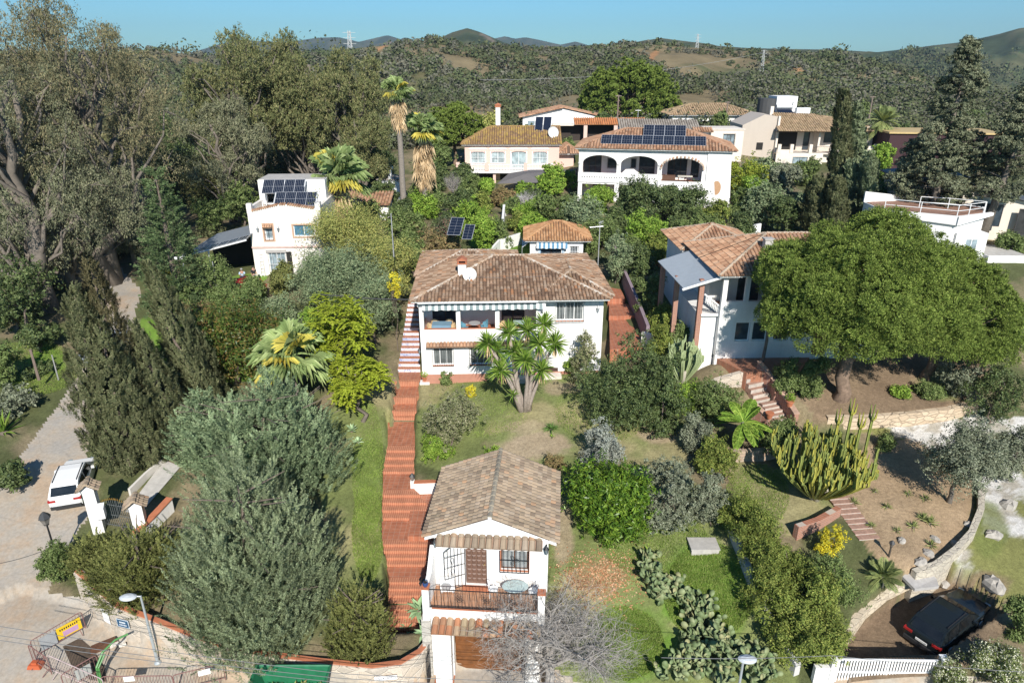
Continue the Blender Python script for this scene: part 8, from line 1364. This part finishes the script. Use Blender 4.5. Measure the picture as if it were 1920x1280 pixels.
b = gp(297, 1240, 1.0); street_lamp((b[0], b[1] - .05, 1.0), 3.9, "grey street lamp with flat oval head in front of the stone wall"); b = at_d(1397, 1232, 20.6); street_lamp((b[0] - .05, 20.6, -.2), b[2] + .2, "street lamp with flat head rising in front of the prickly pears at the bottom right", .12)
def lantern_post(base, h, lab, mat=IRON, s=1.6, nm="lantern_post", pillar=False):
    t = thing(nm, base, lab, "lamp")
    m = MB()
    if pillar: m.box(-.12, .12, -.12, .12, -.3, h); m.build("pillar", WHITE, t)
    else: m.tube([(0, 0, -.2), (0, 0, h)], [.06, .04], 8); m.lathe([(.12, -.1), (.12, .2), (.05, .3)], (0, 0, 0), 8); m.build("post", mat, t)
    m = MB(); m.lathe([(.06 * s, 0), (.12 * s, .2 * s), (.15 * s, .22 * s), (.10 * s, .3 * s), (.02 * s, .38 * s)], (0, 0, h), 6)
    m.build("lantern", plain("lantern_dark", (.05, .05, .05), .4), t); g = MB(); g.lathe([(.062 * s, .01 * s), (.121 * s, .19 * s)], (0, 0, h), 6); g.build("lamp_glass", glassmat("smoked_glass", (.12, .11, .10), .2), t)
p = gp(112, 1062, 2.7); lantern_post((p[0], p[1], 2.7), 2.6, "old style black lantern on a post at the corner of the road", s=2.0)
p = gp(774, 912, 3.0); lantern_post((p[0], p[1], 2.9), .55, "black lantern on a small white pillar right of the red path", pillar=True, s=1.3); p = gp(797, 1128, 1.3); lantern_post((p[0], p[1], 1.2), .9, "dark lantern on a short post beside the guest house terrace", s=1.8); p = gp(1664, 1052, 3.6); lantern_post((p[0], p[1], 3.55), .95, "short white topped garden lamp post beside the sandy bed", s=1.0, mat=plain("dark_post", (.06, .05, .04)))
RUST = plain("rusty_red", (.20, .10, .09), .7, var=.35, scale=6)
def barrier(a, b, lab, mat, sign=None):
    a, b = Vector(a), Vector(b); L = (b - a).length; yaw = math.atan2(b.y - a.y, b.x - a.x); t = thing("crowd_barrier", a, lab, "barrier", "metal barriers around the roadworks", yaw); sl = (b.z - a.z) / L; m = MB(); H = 1.1; r = .12
    m.tube([(0, 0, .1), (0, 0, H - r), (.03, 0, H - .03), (r, 0, H), (L - r, 0, H + sl * L), (L - .03, 0, H - .03 + sl * L), (L, 0, H - r + sl * L), (L, 0, .1 + sl * L)], .022, 6); m.tube([(0, 0, .22), (L, 0, .22 + sl * L)], .018, 5); m.build("frame", mat, t); q = MB(); n = max(5, int(L / .13))
    for k in range(1, n): x = L * k / n; q.tube([(x, 0, .22 + sl * x), (x, 0, H + sl * x)], .009, 4)
    q.build("bars", mat, t); f = MB()
    for x in (.25, L - .25): f.tube([(x, -.28, sl * x + .02), (x, 0, .2 + sl * x), (x, .28, sl * x + .02)], .018, 5)
    f.build("feet", mat, t)
    if sign:
        s = MB(); x0, x1, z0, z1, col = sign; s.box(x0, x1, -.035, -.028, z0, z1); o = s.build("sign_board", col, t); return t, o
    return t, None
def gg(px, py):
    X, Y, z = gp(px, py, 1.5)
    for _ in range(4): z = float(street(np.array([X]), np.array([Y]))[0]); X, Y, z = gp(px, py, z)
    return (X, Y, z)
YEL = plain("sign_yellow", (.72, .47, .02), .5, var=.05); t, o = barrier(gg(68, 1236), gg(162, 1180), "rusty barrier carrying a yellow sign, nearest the stone wall corner", RUST, (1.0, 2.0, .38, 1.02, YEL))
s = MB(); s.box(1.22, 1.85, -.04, -.0355, .44, .72); s.build("sign_panel", plain("sign_mauve", (.45, .27, .42), .5), o); s = MB()
for k in range(9): s.box(1.12 + k * .088, 1.17 + k * .088, -.04, -.0355, .80, .90)
s.build("sign_lettering", DARK, o); s = MB(); s.box(.3, .95, -.034, -.028, .3, 1.0); s.build("grey_mesh_panel", plain("grey_mesh", (.3, .31, .32), .7), t)
barrier(gg(64, 1243), gg(98, 1266), "short rusty barrier at the left corner above the orange foot", RUST); barrier(gg(100, 1262), gg(200, 1306), "barrier with pale bars along the left side of the dark earth patch", plain("pale_rust", (.42, .33, .32), .6, var=.4, scale=5)); barrier(gg(200, 1303), gg(330, 1300), "barrier across the bottom edge in the middle of the roadworks", RUST, (.9, 1.35, .75, 1.02, WMETAL)); barrier(gg(332, 1300), gg(424, 1277), "barrier at the right end of the roadworks with a white notice board", RUST, (1.0, 1.5, .7, 1.0, WMETAL)); barrier(gg(125, 1300), gg(190, 1262), "barrier leaning in toward the dark earth patch with a white frame", RUST, (.5, 1.1, .4, .95, plain("dull_sheet", (.35, .36, .34), .6)))
m = MB(); g = gg(68, 1248); m.rbox((0, 0, .08), (.6, .4, .18), None, None, .8); m.rbox((0, 0, .22), (.25, .2, .12)); o = m.build("barrier_foot", plain("orange_rubber", (.42, .09, .03), .8)); o.location = g; tag(o, "orange rubber foot under the left corner barrier", "block")
m = MB(); ring = [gg(x, y) for x, y in ((118, 1212), (150, 1196), (172, 1215), (196, 1250), (200, 1278), (170, 1275), (135, 1250))]; c = np.mean(np.array(ring), 0); m.add([(p[0], p[1], p[2] + .03) for p in ring] + [(c[0], c[1], c[2] - .0 + .06)], [(i, (i + 1) % 7, 7) for i in range(7)]); o = m.build("earth_shadow_patch", plain("shaded_earth", (.07, .05, .035), .95, var=.5, scale=4)); o["kind"] = "structure"  # earth patch whose dark is mostly the barrier's shadow painted in
t = thing("green_pipe", gg(188, 1282), "bent green plastic pipe rising out of the roadworks", "pipe"); m = MB(); m.tube([(0, 0, -.1), (-.02, .1, .9), (.12, .5, 1.35), (.45, 1.0, 1.55), (.85, 1.35, 1.55)], .05, 8); m.build("pipe", plain("green_plastic", (.07, .22, .06), .4), t); m = MB(); m.tube([(.05, .02, -.1), (.05, .12, .85), (.2, .5, 1.25)], .04, 8); m.build("second_pipe", plain("green_plastic", (.07, .22, .06)), t)
m = MB(); rng = random.Random(4)
for k in range(12): m.rbox((rng.uniform(-.35, .35), rng.uniform(-.2, .2), .06 + rng.uniform(0, .1)), (rng.uniform(.1, .28), rng.uniform(.1, .2), .12), Matrix.Rotation(rng.uniform(0, 3), 4, 'Z'))
o = m.build("rubble_heap", plain("pale_rubble_bits", (.6, .56, .5), .9, var=.3)); o.location = gg(222, 1206); tag(o, "little heap of white rubble at the foot of the stone wall", "rubble")
m = MB(); m.box(-.5, .5, -.14, .14, 0, .25); m.box(-.55, .55, -.2, -.15, 0, .3); o = m.build("wooden_crate", WOOD); o.location = gg(196, 1212); o.rotation_euler = (0, 0, R(35)); tag(o, "long brown timber beam lying beside the dark earth patch", "timber")
def skip():
    t = thing("skip_container", (-9.5, 20.9, .35), "open green skip full of garden cuttings in front of the stone wall", "skip"); g = plain("green_steel", (.02, .16, .075), .5, var=.25); m = MB(); w, d, h = 1.6, 1.35, 1.98; lo = .78
    A = [(-w * lo, -d, 0), (w * lo, -d, 0), (w * lo, d, 0), (-w * lo, d, 0)]; B = [(-w, -d, h), (w, -d, h), (w, d, h), (-w, d, h)]; A2 = [(x * .96, y * .96, .06) for x, y, z in A]; B2 = [(x * .96, y * .96, h) for x, y, z in B]; m.add(A + B + A2 + B2, [(3, 2, 1, 0)] + [(i, (i + 1) % 4, 4 + (i + 1) % 4, 4 + i) for i in range(4)] + [(8 + (i + 1) % 4, 8 + i, 12 + i, 12 + (i + 1) % 4) for i in range(4)] + [(8, 9, 10, 11)] + [(4 + i, 4 + (i + 1) % 4, 12 + (i + 1) % 4, 12 + i) for i in range(4)]); m.build("tub", g, t)
    q = MB(); 
    for (a, b) in ((B[0], B[1]), (B[1], B[2]), (B[2], B[3]), (B[3], B[0])): q.tube([a, b], .05, 6)
    for x in (-.9, 0, .9): q.box(x - .04, x + .04, -d - .05, -d, .1, h - .05)
    q.build("rim", g, t); rng = rg(); n = 2600; P = np.stack([rng.uniform(-1.25, 1.25, n), rng.uniform(-1.15, 1.15, n), .7 + .5 * fbm(rng.random(n) * 3, rng.random(n) * 3, 3) + rng.random(n) * .25], 1); N = unit(rng.normal(size=P.shape) + np.array([0, 0, .6])); D = unit(np.cross(N, rdir(rng, n))); mm = leaf("cut_greens", (.20, .13, .06), (.13, .17, .05), (.34, .26, .12)); o = qmesh("garden_cuttings", leaves(P, D, N, rng.uniform(.12, .35, n), rng.uniform(.04, .1, n)), mm, None, tuple(t.location)); tag(o, "brown and green garden cuttings heaped inside the green skip", "cuttings", None, "stuff"); f = MB(); f.box(-1.15, 1.15, -1.2, 1.2, .07, .75); f.build("fill", plain("cut_soil", (.12, .09, .05), .95), t)
skip()
# ---- writing on the wall
def text(s, size, mat, parent, loc, rot, name="lettering", ext=.004):
    c = bpy.data.curves.new(name, 'FONT'); c.body = s; c.size = size; c.extrude = ext; c.align_x = 'CENTER'; c.align_y = 'CENTER'; o = bpy.data.objects.new(name, c); c.materials.append(mat); o = bpy.data.objects.new(name, bpy.data.meshes.new_from_object(o)); COL.objects.link(o); o.parent = parent; o.location = loc; o.rotation_euler = rot; return o
INK = plain("ink_blue_black", (.03, .035, .06), .6)
t = thing("house_name_sign", (-5.62, 22.63 - .02, 1.22), "white tile sign with the house name on the stone wall by the stairs", "sign", None, R(6)); m = MB(); m.box(-.5, .5, -.03, 0, -.11, .11); m.build("tiles", plain("glazed_white", (.75, .75, .76), .3, var=.04), t); text("VILLA MOTTI", .15, INK, t, (0, -.036, 0), (R(90), 0, 0))
def wall_at(px, py):
    best = None
    for i in range(len(FW) - 1):
        for f in np.linspace(0, 1, 40):
            x = FW[i][0] + (FW[i + 1][0] - FW[i][0]) * f; y = FW[i][1] + (FW[i + 1][1] - FW[i][1]) * f; p = at_d(px, py, y); e = abs(p[0] - x)
            if best is None or e < best[0]: best = (e, x, y, p[2], math.atan2(FW[i + 1][1] - FW[i][1], FW[i + 1][0] - FW[i][0]))
    return best[1:]
x, y, z, a = wall_at(233, 1166); t = thing("street_name_sign", (x + math.sin(a) * .06, y - math.cos(a) * .06, z), "small blue street name plate on the stone wall beside the white board", "sign", None, a); m = MB(); m.box(-.3, .3, -.03, 0, -.2, .2); m.build("plate", plain("sign_blue", (.03, .09, .17), .35), t); f = MB(); f.box(-.33, .33, -.025, .0, .2, .23); f.box(-.33, .33, -.025, 0, -.23, -.2); f.box(-.33, -.3, -.025, 0, -.2, .2); f.box(.3, .33, -.025, 0, -.2, .2); f.build("border", plain("sign_pale", (.5, .55, .6), .5), t)
LT = plain("sign_lettering_white", (.72, .76, .8), .5)
for zz, w in ((.07, .16), (-.07, .2)):
    q = MB()
    for k in range(5): q.box(-w + k * w * .42, -w + k * w * .42 + w * .3, -.035, -.0305, zz - .04, zz + .04)
    q.build("lettering", LT, t)
x, y, z, a = wall_at(201, 1153); t = thing("white_board", (x + math.sin(a) * .05, y - math.cos(a) * .05, z), "blank white board fixed to the stone wall left of the blue plate", "board", None, a); m = MB(); m.box(-.26, .26, -.03, 0, -.38, .38); m.build("panel", WMETAL, t); m = MB(); m.box(-.27, .27, -.034, -.03, .36, .39); m.build("edge_strip", GREYM, t)
x, y, z, a = wall_at(207, 1185); t = thing("meter_box", (x + math.sin(a) * .3, y - math.cos(a) * .3, z - .4), "narrow grey metal cabinet standing against the stone wall", "cabinet", None, a); m = MB(); m.box(-.14, .14, -.12, .12, -.2, .55); m.build("casing", GREYM, t); m = MB(); m.box(-.1, .1, -.126, -.12, -.1, .45); m.build("door", ALU, t)
# ---- poles, wires, masts
def pole(name, px, pt, pb, Y, r, lab, mat, cat="pole", cross=False):
    p = at_d(px, pt, Y); z0 = at_d(px, pb, Y)[2]; t = thing(name, (p[0], Y, z0), lab, cat); h = p[2] - z0; m = MB(); m.tube([(0, 0, -.5), (0, 0, h)], [r, r * .8], 6); m.build("mast", mat, t)
    if cross: a = MB(); a.tube([(-.5, 0, h - .2), (.5, 0, h - .2)], r * .6, 5); a.build("crossarm", mat, t)
    return t, h
pole("wooden_pole", 1160, 178, 222, 120, .13, "weathered wooden pole in front of the broad skyline pine", plain("pole_wood", (.2, .15, .12)), cross=True); pole("wooden_pole", 1365, 190, 212, 128, .13, "wooden pole rising behind the hipped straw roof", plain("pole_wood", (.2, .15, .12)), cross=True); pole("wooden_pole", 1637, 180, 218, 125, .13, "wooden pole left of the skyline date palm", plain("pole_wood", (.2, .15, .12)), cross=True); pole("steel_post", 1197, 205, 232, 122, .06, "thin pale post at the right end of the orange pergola", ALU, cross=True)
t, h = pole("antenna_mast", 1125, 420, 505, 60, .05, "tall pale antenna mast with television aerials behind the villa roof", ALU, "antenna"); m = MB(); m.tube([(-.9, 0, h - .3), (.3, 0, h - .2)], .025, 5)
for k in range(6): x = -.85 + k * .2; m.tube([(x, -.3, h - .3 + k * .015), (x, .3, h - .3 + k * .015)], .014, 4)
m.tube([(-.1, -.1, h + .1), (.3, .1, h + .25)], .02, 5)
for k in range(4): m.tube([(-.1 + .12 * k, 0, h - .05), (-.1 + .12 * k, 0, h + .3)], .012, 4)
m.build("aerial", ALU, t)
pole("lamp_pole", 733, 400, 470, 52, .05, "slender pale pole standing in the mimosa trees", ALU); pole("fence_post", 398, 490, 545, 54, .05, "pale thin post on the left slope in front of the carport", ALU); pole("road_sign_post", 97, 665, 700, 44, .05, "thin blue grey post on the verge left of the road", ALU)
pole("wooden_pole", 57, 655, 700, 43, .1, "short leaning wooden post on the verge at the left edge", plain("pole_wood", (.2, .15, .12)))
def pylon(px, pt, pb, Y, lab):
    p = at_d(px, pt, Y); X = p[0]; z0 = gz(X, Y); h = p[2] - z0; w = h * .075; t = thing("pylon", (X, Y, z0), lab, "pylon", "lattice pylons on the hills"); m = MB(); n = 9; mt = plain("pylon_steel", (.5, .5, .48), .5)
    for sx in (-1, 1):
        for sy in (-1, 1): m.tube([(sx * w, sy * w, -1), (sx * w * .25, sy * w * .25, h)], h * .005, 4)
    for k in range(n):
        a, b = w * (1 - .75 * k / n), w * (1 - .75 * (k + 1) / n); za, zb = h * k / n, h * (k + 1) / n
        for s in (-1, 1): m.tube([(-a, s * a, za), (b, s * b, zb)], h * .003, 4); m.tube([(a, s * a, za), (-b, s * b, zb)], h * .003, 4); m.tube([(s * a, -a, za), (s * b, b, zb)], h * .003, 4)
    m.build("lattice", mt, t); m = MB()
    for q in (.78, .88, .97): m.tube([(-h * .12, 0, h * q), (h * .12, 0, h * q)], h * .004, 4)
    m.build("crossarms", mt, t)
pylon(1433, 94, 155, 330, "nearest pale lattice pylon on the hillside above the white tower"); pylon(1309, 64, 92, 900, "small distant lattice pylon on the ridge right of the orange track"); pylon(654, 58, 92, 700, "faint lattice pylon on the skyline above the eucalyptus grove")
def wire(pts, r, lab, mat=None, sag=.0, name="cable"):
    m = MB(); P = []; 
    for a, b in zip(pts[:-1], pts[1:]):
        for k in range(12): f = k / 12; P.append(Vector(a).lerp(Vector(b), f) - Vector((0, 0, sag * 4 * f * (1 - f))))
    P.append(Vector(pts[-1])); m.tube(P, r, 5); return tag(m.build(name, mat or plain("cable_black", (.03, .03, .03), .7)), lab, "cable", "overhead cables above the street" if name == "overhead_cable" else None)
wire([at_d(600, 552, 43), at_d(700, 560, 44), at_d(782, 562, 44.2)], .045, "thick black cable running from the left into the villa's roof corner"); wire([vl(3.7, 2.0, 7.0), vl(9.5, 2.0, 7.05)], .007, "thin sagging cable lying across the villa's tile roof", plain("cable_grey", (.16, .16, .16), .6), .12)
CBL = plain("cable_grey", (.16, .16, .16), .6)
for k, (ya, yb, lab) in enumerate(((1172, 1262, "uppermost overhead cable crossing the roadworks"), (1190, 1271, "middle overhead cable crossing the roadworks"), (1199, 1279, "lowest overhead cable crossing the roadworks"))):
    wire([at_d(-60, ya - 8, 20.5), at_d(640, yb, 20.0), at_d(1300, yb + 22, 19.8)], .013, lab, CBL, .12, "overhead_cable")
wire([at_d(1240, 1232, 20), at_d(1560, 1228, 20.4), at_d(1980, 1262, 20.2)], .012, "overhead cable crossing in front of the white driveway gate", CBL, .1, "overhead_cable"); wire([at_d(-40, 1062, 24), at_d(95, 1026, 28)], .014, "cable hanging from the corner lantern post over the road", CBL, .15, "overhead_cable")
def span(lab, pts): 
    P = [at_d(*q) for q in pts]; wire(P, .05, lab, plain("line_grey", (.35, .35, .34), .5), 3.0, "power_line")
span("thin power line sagging across the hillside from the nearest pylon to the right", [(1433, 100, 330), (1720, 160, 200)]); span("thin power line sagging across the hillside from the nearest pylon to the left", [(900, 150, 240), (1433, 98, 330)])
# ---- pots and garden things
def pot(px, py, lab, s=.25, z=None, plant=True, base=False, loc=None):
    g = loc or at_g(px, py); t = thing("flower_pot", g, lab, "pot"); m = MB(); 
    if base: b = MB(); b.box(-.35, .35, -.25, .25, -.2, .12); b.build("plinth", WHITE, t)
    zb = .12 if base else 0; m.lathe([(s * .6, zb), (s * .95, zb + s * 1.3), (s * 1.08, zb + s * 1.32), (s * 1.08, zb + s * 1.55), (s * .8, zb + s * 1.55)], (0, 0, 0), 14); m.build("pot", TERRA, t)
    if plant: rng = rg(); C = np.array([[0, 0, zb + s * 2.6]]); n = 260; o = rdir(rng, n) * (rng.random((n, 1)) ** .4); P = C + o * np.array([s * 1.4, s * 1.4, s * 1.3]); N = unit(o + rng.normal(size=P.shape) * .5); D = unit(np.cross(N, rdir(rng, n))); qmesh("plant", leaves(P, D, N, np.full(n, .12), np.full(n, .06)), L_FRESH, t)
pot(797, 718, "terracotta pot with green plant on a white plinth by the villa's left corner", .22, base=True)
p = gp(1480, 760, 6.4); pot(0, 0, "terracotta pot with yellow green plant on the brick parapet end", .25, loc=(p[0], p[1], 6.35)); p = gp(1441, 790, 5.7); pot(0, 0, "empty brown pot on the left brick parapet", .25, plant=False, loc=(p[0], p[1], 5.95)); p = gp(1232, 520, 7.6); pot(0, 0, "big round terracotta urn beside the neighbour's porch", .45, loc=(p[0], p[1], gz(p[0], p[1])))
m = MB(); m.box(-.7, .7, -.45, .45, -.2, .16); m.box(-.74, .74, -.49, .49, .16, .22); o = m.build("concrete_slab", CONC); o.location = at_g(1318, 1026); tag(o, "rectangular concrete inspection cover on the right lawn", "slab")
p = at_d(838, 440, 61); solar((p[0], p[1], p[2]), 1.2, 2.4, 28, R(-8), "larger ground solar panel half hidden beside the yellow green tree", None, 2, 6, "ground_solar_array"); p = at_d(866, 448, 61); solar((p[0], p[1], p[2]), .9, 2.0, 28, R(-8), "narrow ground solar panel right of the larger one", None, 2, 5, "ground_solar_array")
# ---- people on the cream house's patio
def person(loc, yaw, label, joints, shirt, legs, hairc):
    t = thing("person", loc, label, "person", None, yaw)
    def skin(name, J, E, mat, lv=2):
        me = bpy.data.meshes.new(name); me.from_pydata([j[:3] for j in J], E, []); me.materials.append(mat); o = bpy.data.objects.new(name, me); COL.objects.link(o); o.parent = t; sk = o.modifiers.new("skin", 'SKIN'); me.update()
        if not me.skin_vertices: me.attributes if False else None
        d = me.skin_vertices[0].data if me.skin_vertices else None
        if d:
            for i, j in enumerate(J): d[i].radius = (j[3], j[3] * (j[4] if len(j) > 4 else 1))
            d[0].use_root = True
        sb = o.modifiers.new("subdivision", 'SUBSURF'); sb.levels = lv; sb.render_levels = lv; return o
    J, E = joints; J = [list(q) for q in J]; E = list(E)
    for w in (6, 9):                                   # five fingers on each hand
        wr = Vector(J[w][:3]); el = Vector(J[w - 1][:3]); d = (wr - el).normalized(); s = d.orthogonal().normalized()
        for k in range(5):
            q = (k - 2) * .018; l = (.05, .075, .085, .078, .06)[k]; a = len(J); b0 = wr + d * .06 + s * q if k else wr + d * .02 + s * -.035; b1 = b0 + d * l * .5 + s * q * .1 - (s * .02 if k == 0 else s * 0); b2 = b1 + (d * .8 + d.cross(s) * .5) * l * .5; J += [[*b0, .012], [*b1, .009], [*b2, .007]]; E += [(w, a), (a, a + 1), (a + 1, a + 2)]
    SK = plain("skin_tone", (.42, .24, .17), .6, var=.05); skin("body", J, E, SK)
    def part(name, ids, mat, grow):
        mp = {i: k for k, i in enumerate(ids)}; JJ = [[*J[i][:3], J[i][3] + grow] + J[i][4:] for i in ids]; EE = [(mp[a], mp[b]) for a, b in E if a in mp and b in mp]; skin(name, JJ, EE, mat)
    part("shirt", [0, 1, 2, 4, 5, 7, 8], shirt, .02); part("trousers", [0, 10, 11, 12, 13, 14, 15], legs, .018)
    m = MB(); h = J[3]; m.lathe([(.095, .02), (.115, .06), (.10, .12), (.05, .155)], (h[0], h[1] + .012, h[2] - .02), 14); m.build("hair", plain("dark_hair" if hairc < .2 else "grey_hair", (hairc,) * 3, .8), t, True)
    m = MB(); f = -1
    m.lathe([(.018, -.03), (.012, .02)], (h[0], h[1] - .105, h[2] - .01), 6); 
    m.build("nose", SK, t); m = MB()
    for s in (-1, 1): m.lathe([(.011, -.008), (.011, .008)], (h[0] + s * .036, h[1] - .098, h[2] + .018), 8)
    m.box(h[0] - .03, h[0] + .03, h[1] - .102, h[1] - .09, h[2] - .066, h[2] - .055); m.build("face_features", DARK, t)
stand = ([(0, 0, .93, .14, .75), (0, 0, 1.2, .13, .75), (0, 0, 1.42, .15, .6), (0, -.01, 1.63, .10, 1.1), (.19, 0, 1.40, .055), (.24, -.02, 1.14, .045), (.22, -.18, .95, .035), (-.19, 0, 1.40, .055), (-.25, 0, 1.13, .045), (-.25, -.1, .88, .035), (.1, 0, .86, .09), (.11, -.01, .48, .065), (.11, .02, .07, .045), (-.1, 0, .86, .09), (-.12, .02, .48, .065), (-.12, .05, .07, .045), (.12, -.14, .04, .04), (-.13, -.1, .04, .04), (0, 0, 1.5, .055)], [(0, 1), (1, 2), (2, 18), (18, 3), (2, 4), (4, 5), (5, 6), (2, 7), (7, 8), (8, 9), (0, 10), (10, 11), (11, 12), (0, 13), (13, 14), (14, 15), (12, 16), (15, 17)])
p = at_d(475, 508, 59.6); z0 = gz(p[0], p[1]); person((p[0], p[1], z0), R(60), "person in a dark top and light trousers standing on the cream house's patio", stand, plain("dark_top", (.02, .022, .03), .8), plain("light_trousers", (.4, .38, .36), .8), .02)
sit = ([(0, 0, .55, .15, .75), (0, -.02, .8, .13, .75), (0, -.05, 1.0, .15, .6), (0, -.09, 1.22, .10, 1.1), (.19, -.05, .98, .055), (.24, -.2, .78, .045), (.12, -.42, .78, .035), (-.19, -.05, .98, .055), (-.24, -.2, .78, .045), (-.12, -.42, .78, .035), (.1, -.05, .53, .09), (.12, -.45, .52, .065), (.12, -.48, .08, .045), (-.1, -.05, .53, .09), (-.12, -.45, .52, .065), (-.12, -.48, .08, .045), (.12, -.62, .04, .04), (-.12, -.62, .04, .04), (0, -.06, 1.09, .055)], stand[1])
p = at_d(453, 508, 60.3); z0 = gz(p[0], p[1]); person((p[0], p[1], z0), R(20), "person in a light blue shirt sitting under the edge of the carport", sit, plain("light_blue_shirt", (.35, .48, .6), .8), plain("blue_trousers", (.06, .09, .16), .8), .3)
t = thing("patio_chair", (p[0], p[1], z0), "plain chair carrying the person in the light blue shirt", "chair", None, R(20)); m = MB(); m.box(-.25, .25, -.25, .22, .38, .43); m.build("seat", WOOD, t); m = MB(); m.box(-.25, .25, .22, .27, .43, .95); m.build("backrest", WOOD, t)
for x in (-.22, .22):
    for y in (-.22, .2): m = MB(); m.box(x - .025, x + .025, y - .025, y + .025, -.1, .38); m.build("leg", WOOD, t)
t = thing("patio_table", (p[0] - .3, p[1] - 1.3, z0), "dark low table with white end in front of the seated person", "table", None, R(8)); m = MB(); m.box(-.9, .9, -.4, .4, .62, .68); m.build("tabletop", plain("dark_top_board", (.03, .03, .035), .5), t)
for x in (-.8, .8):
    for y in (-.3, .3): m = MB(); m.box(x - .04, x + .04, y - .04, y + .04, -.1, .62); m.build("leg", WMETAL, t)
# ================================================================ haze
HZ = 0.00011
if HZ > 0:
    m = MB(); m.box(-6000, 6000, -40, 5000, -330, 285); o = m.build("haze", plain("tmp", (1, 1, 1))); o["kind"] = "stuff"; hm = bpy.data.materials.new("haze_air"); hm.use_nodes = True; t = hm.node_tree; t.nodes.remove(t.nodes["Principled BSDF"]); v = nd(t, "ShaderNodeVolumePrincipled"); v.inputs["Color"].default_value = (.62, .78, .95, 1); v.inputs["Density"].default_value = HZ; v.inputs["Anisotropy"].default_value = .2; t.links.new(v.outputs[0], t.nodes["Material Output"].inputs["Volume"]); o.data.materials.clear(); o.data.materials.append(hm)
    try: hm.cycles.homogeneous_volume = True
    except Exception: pass
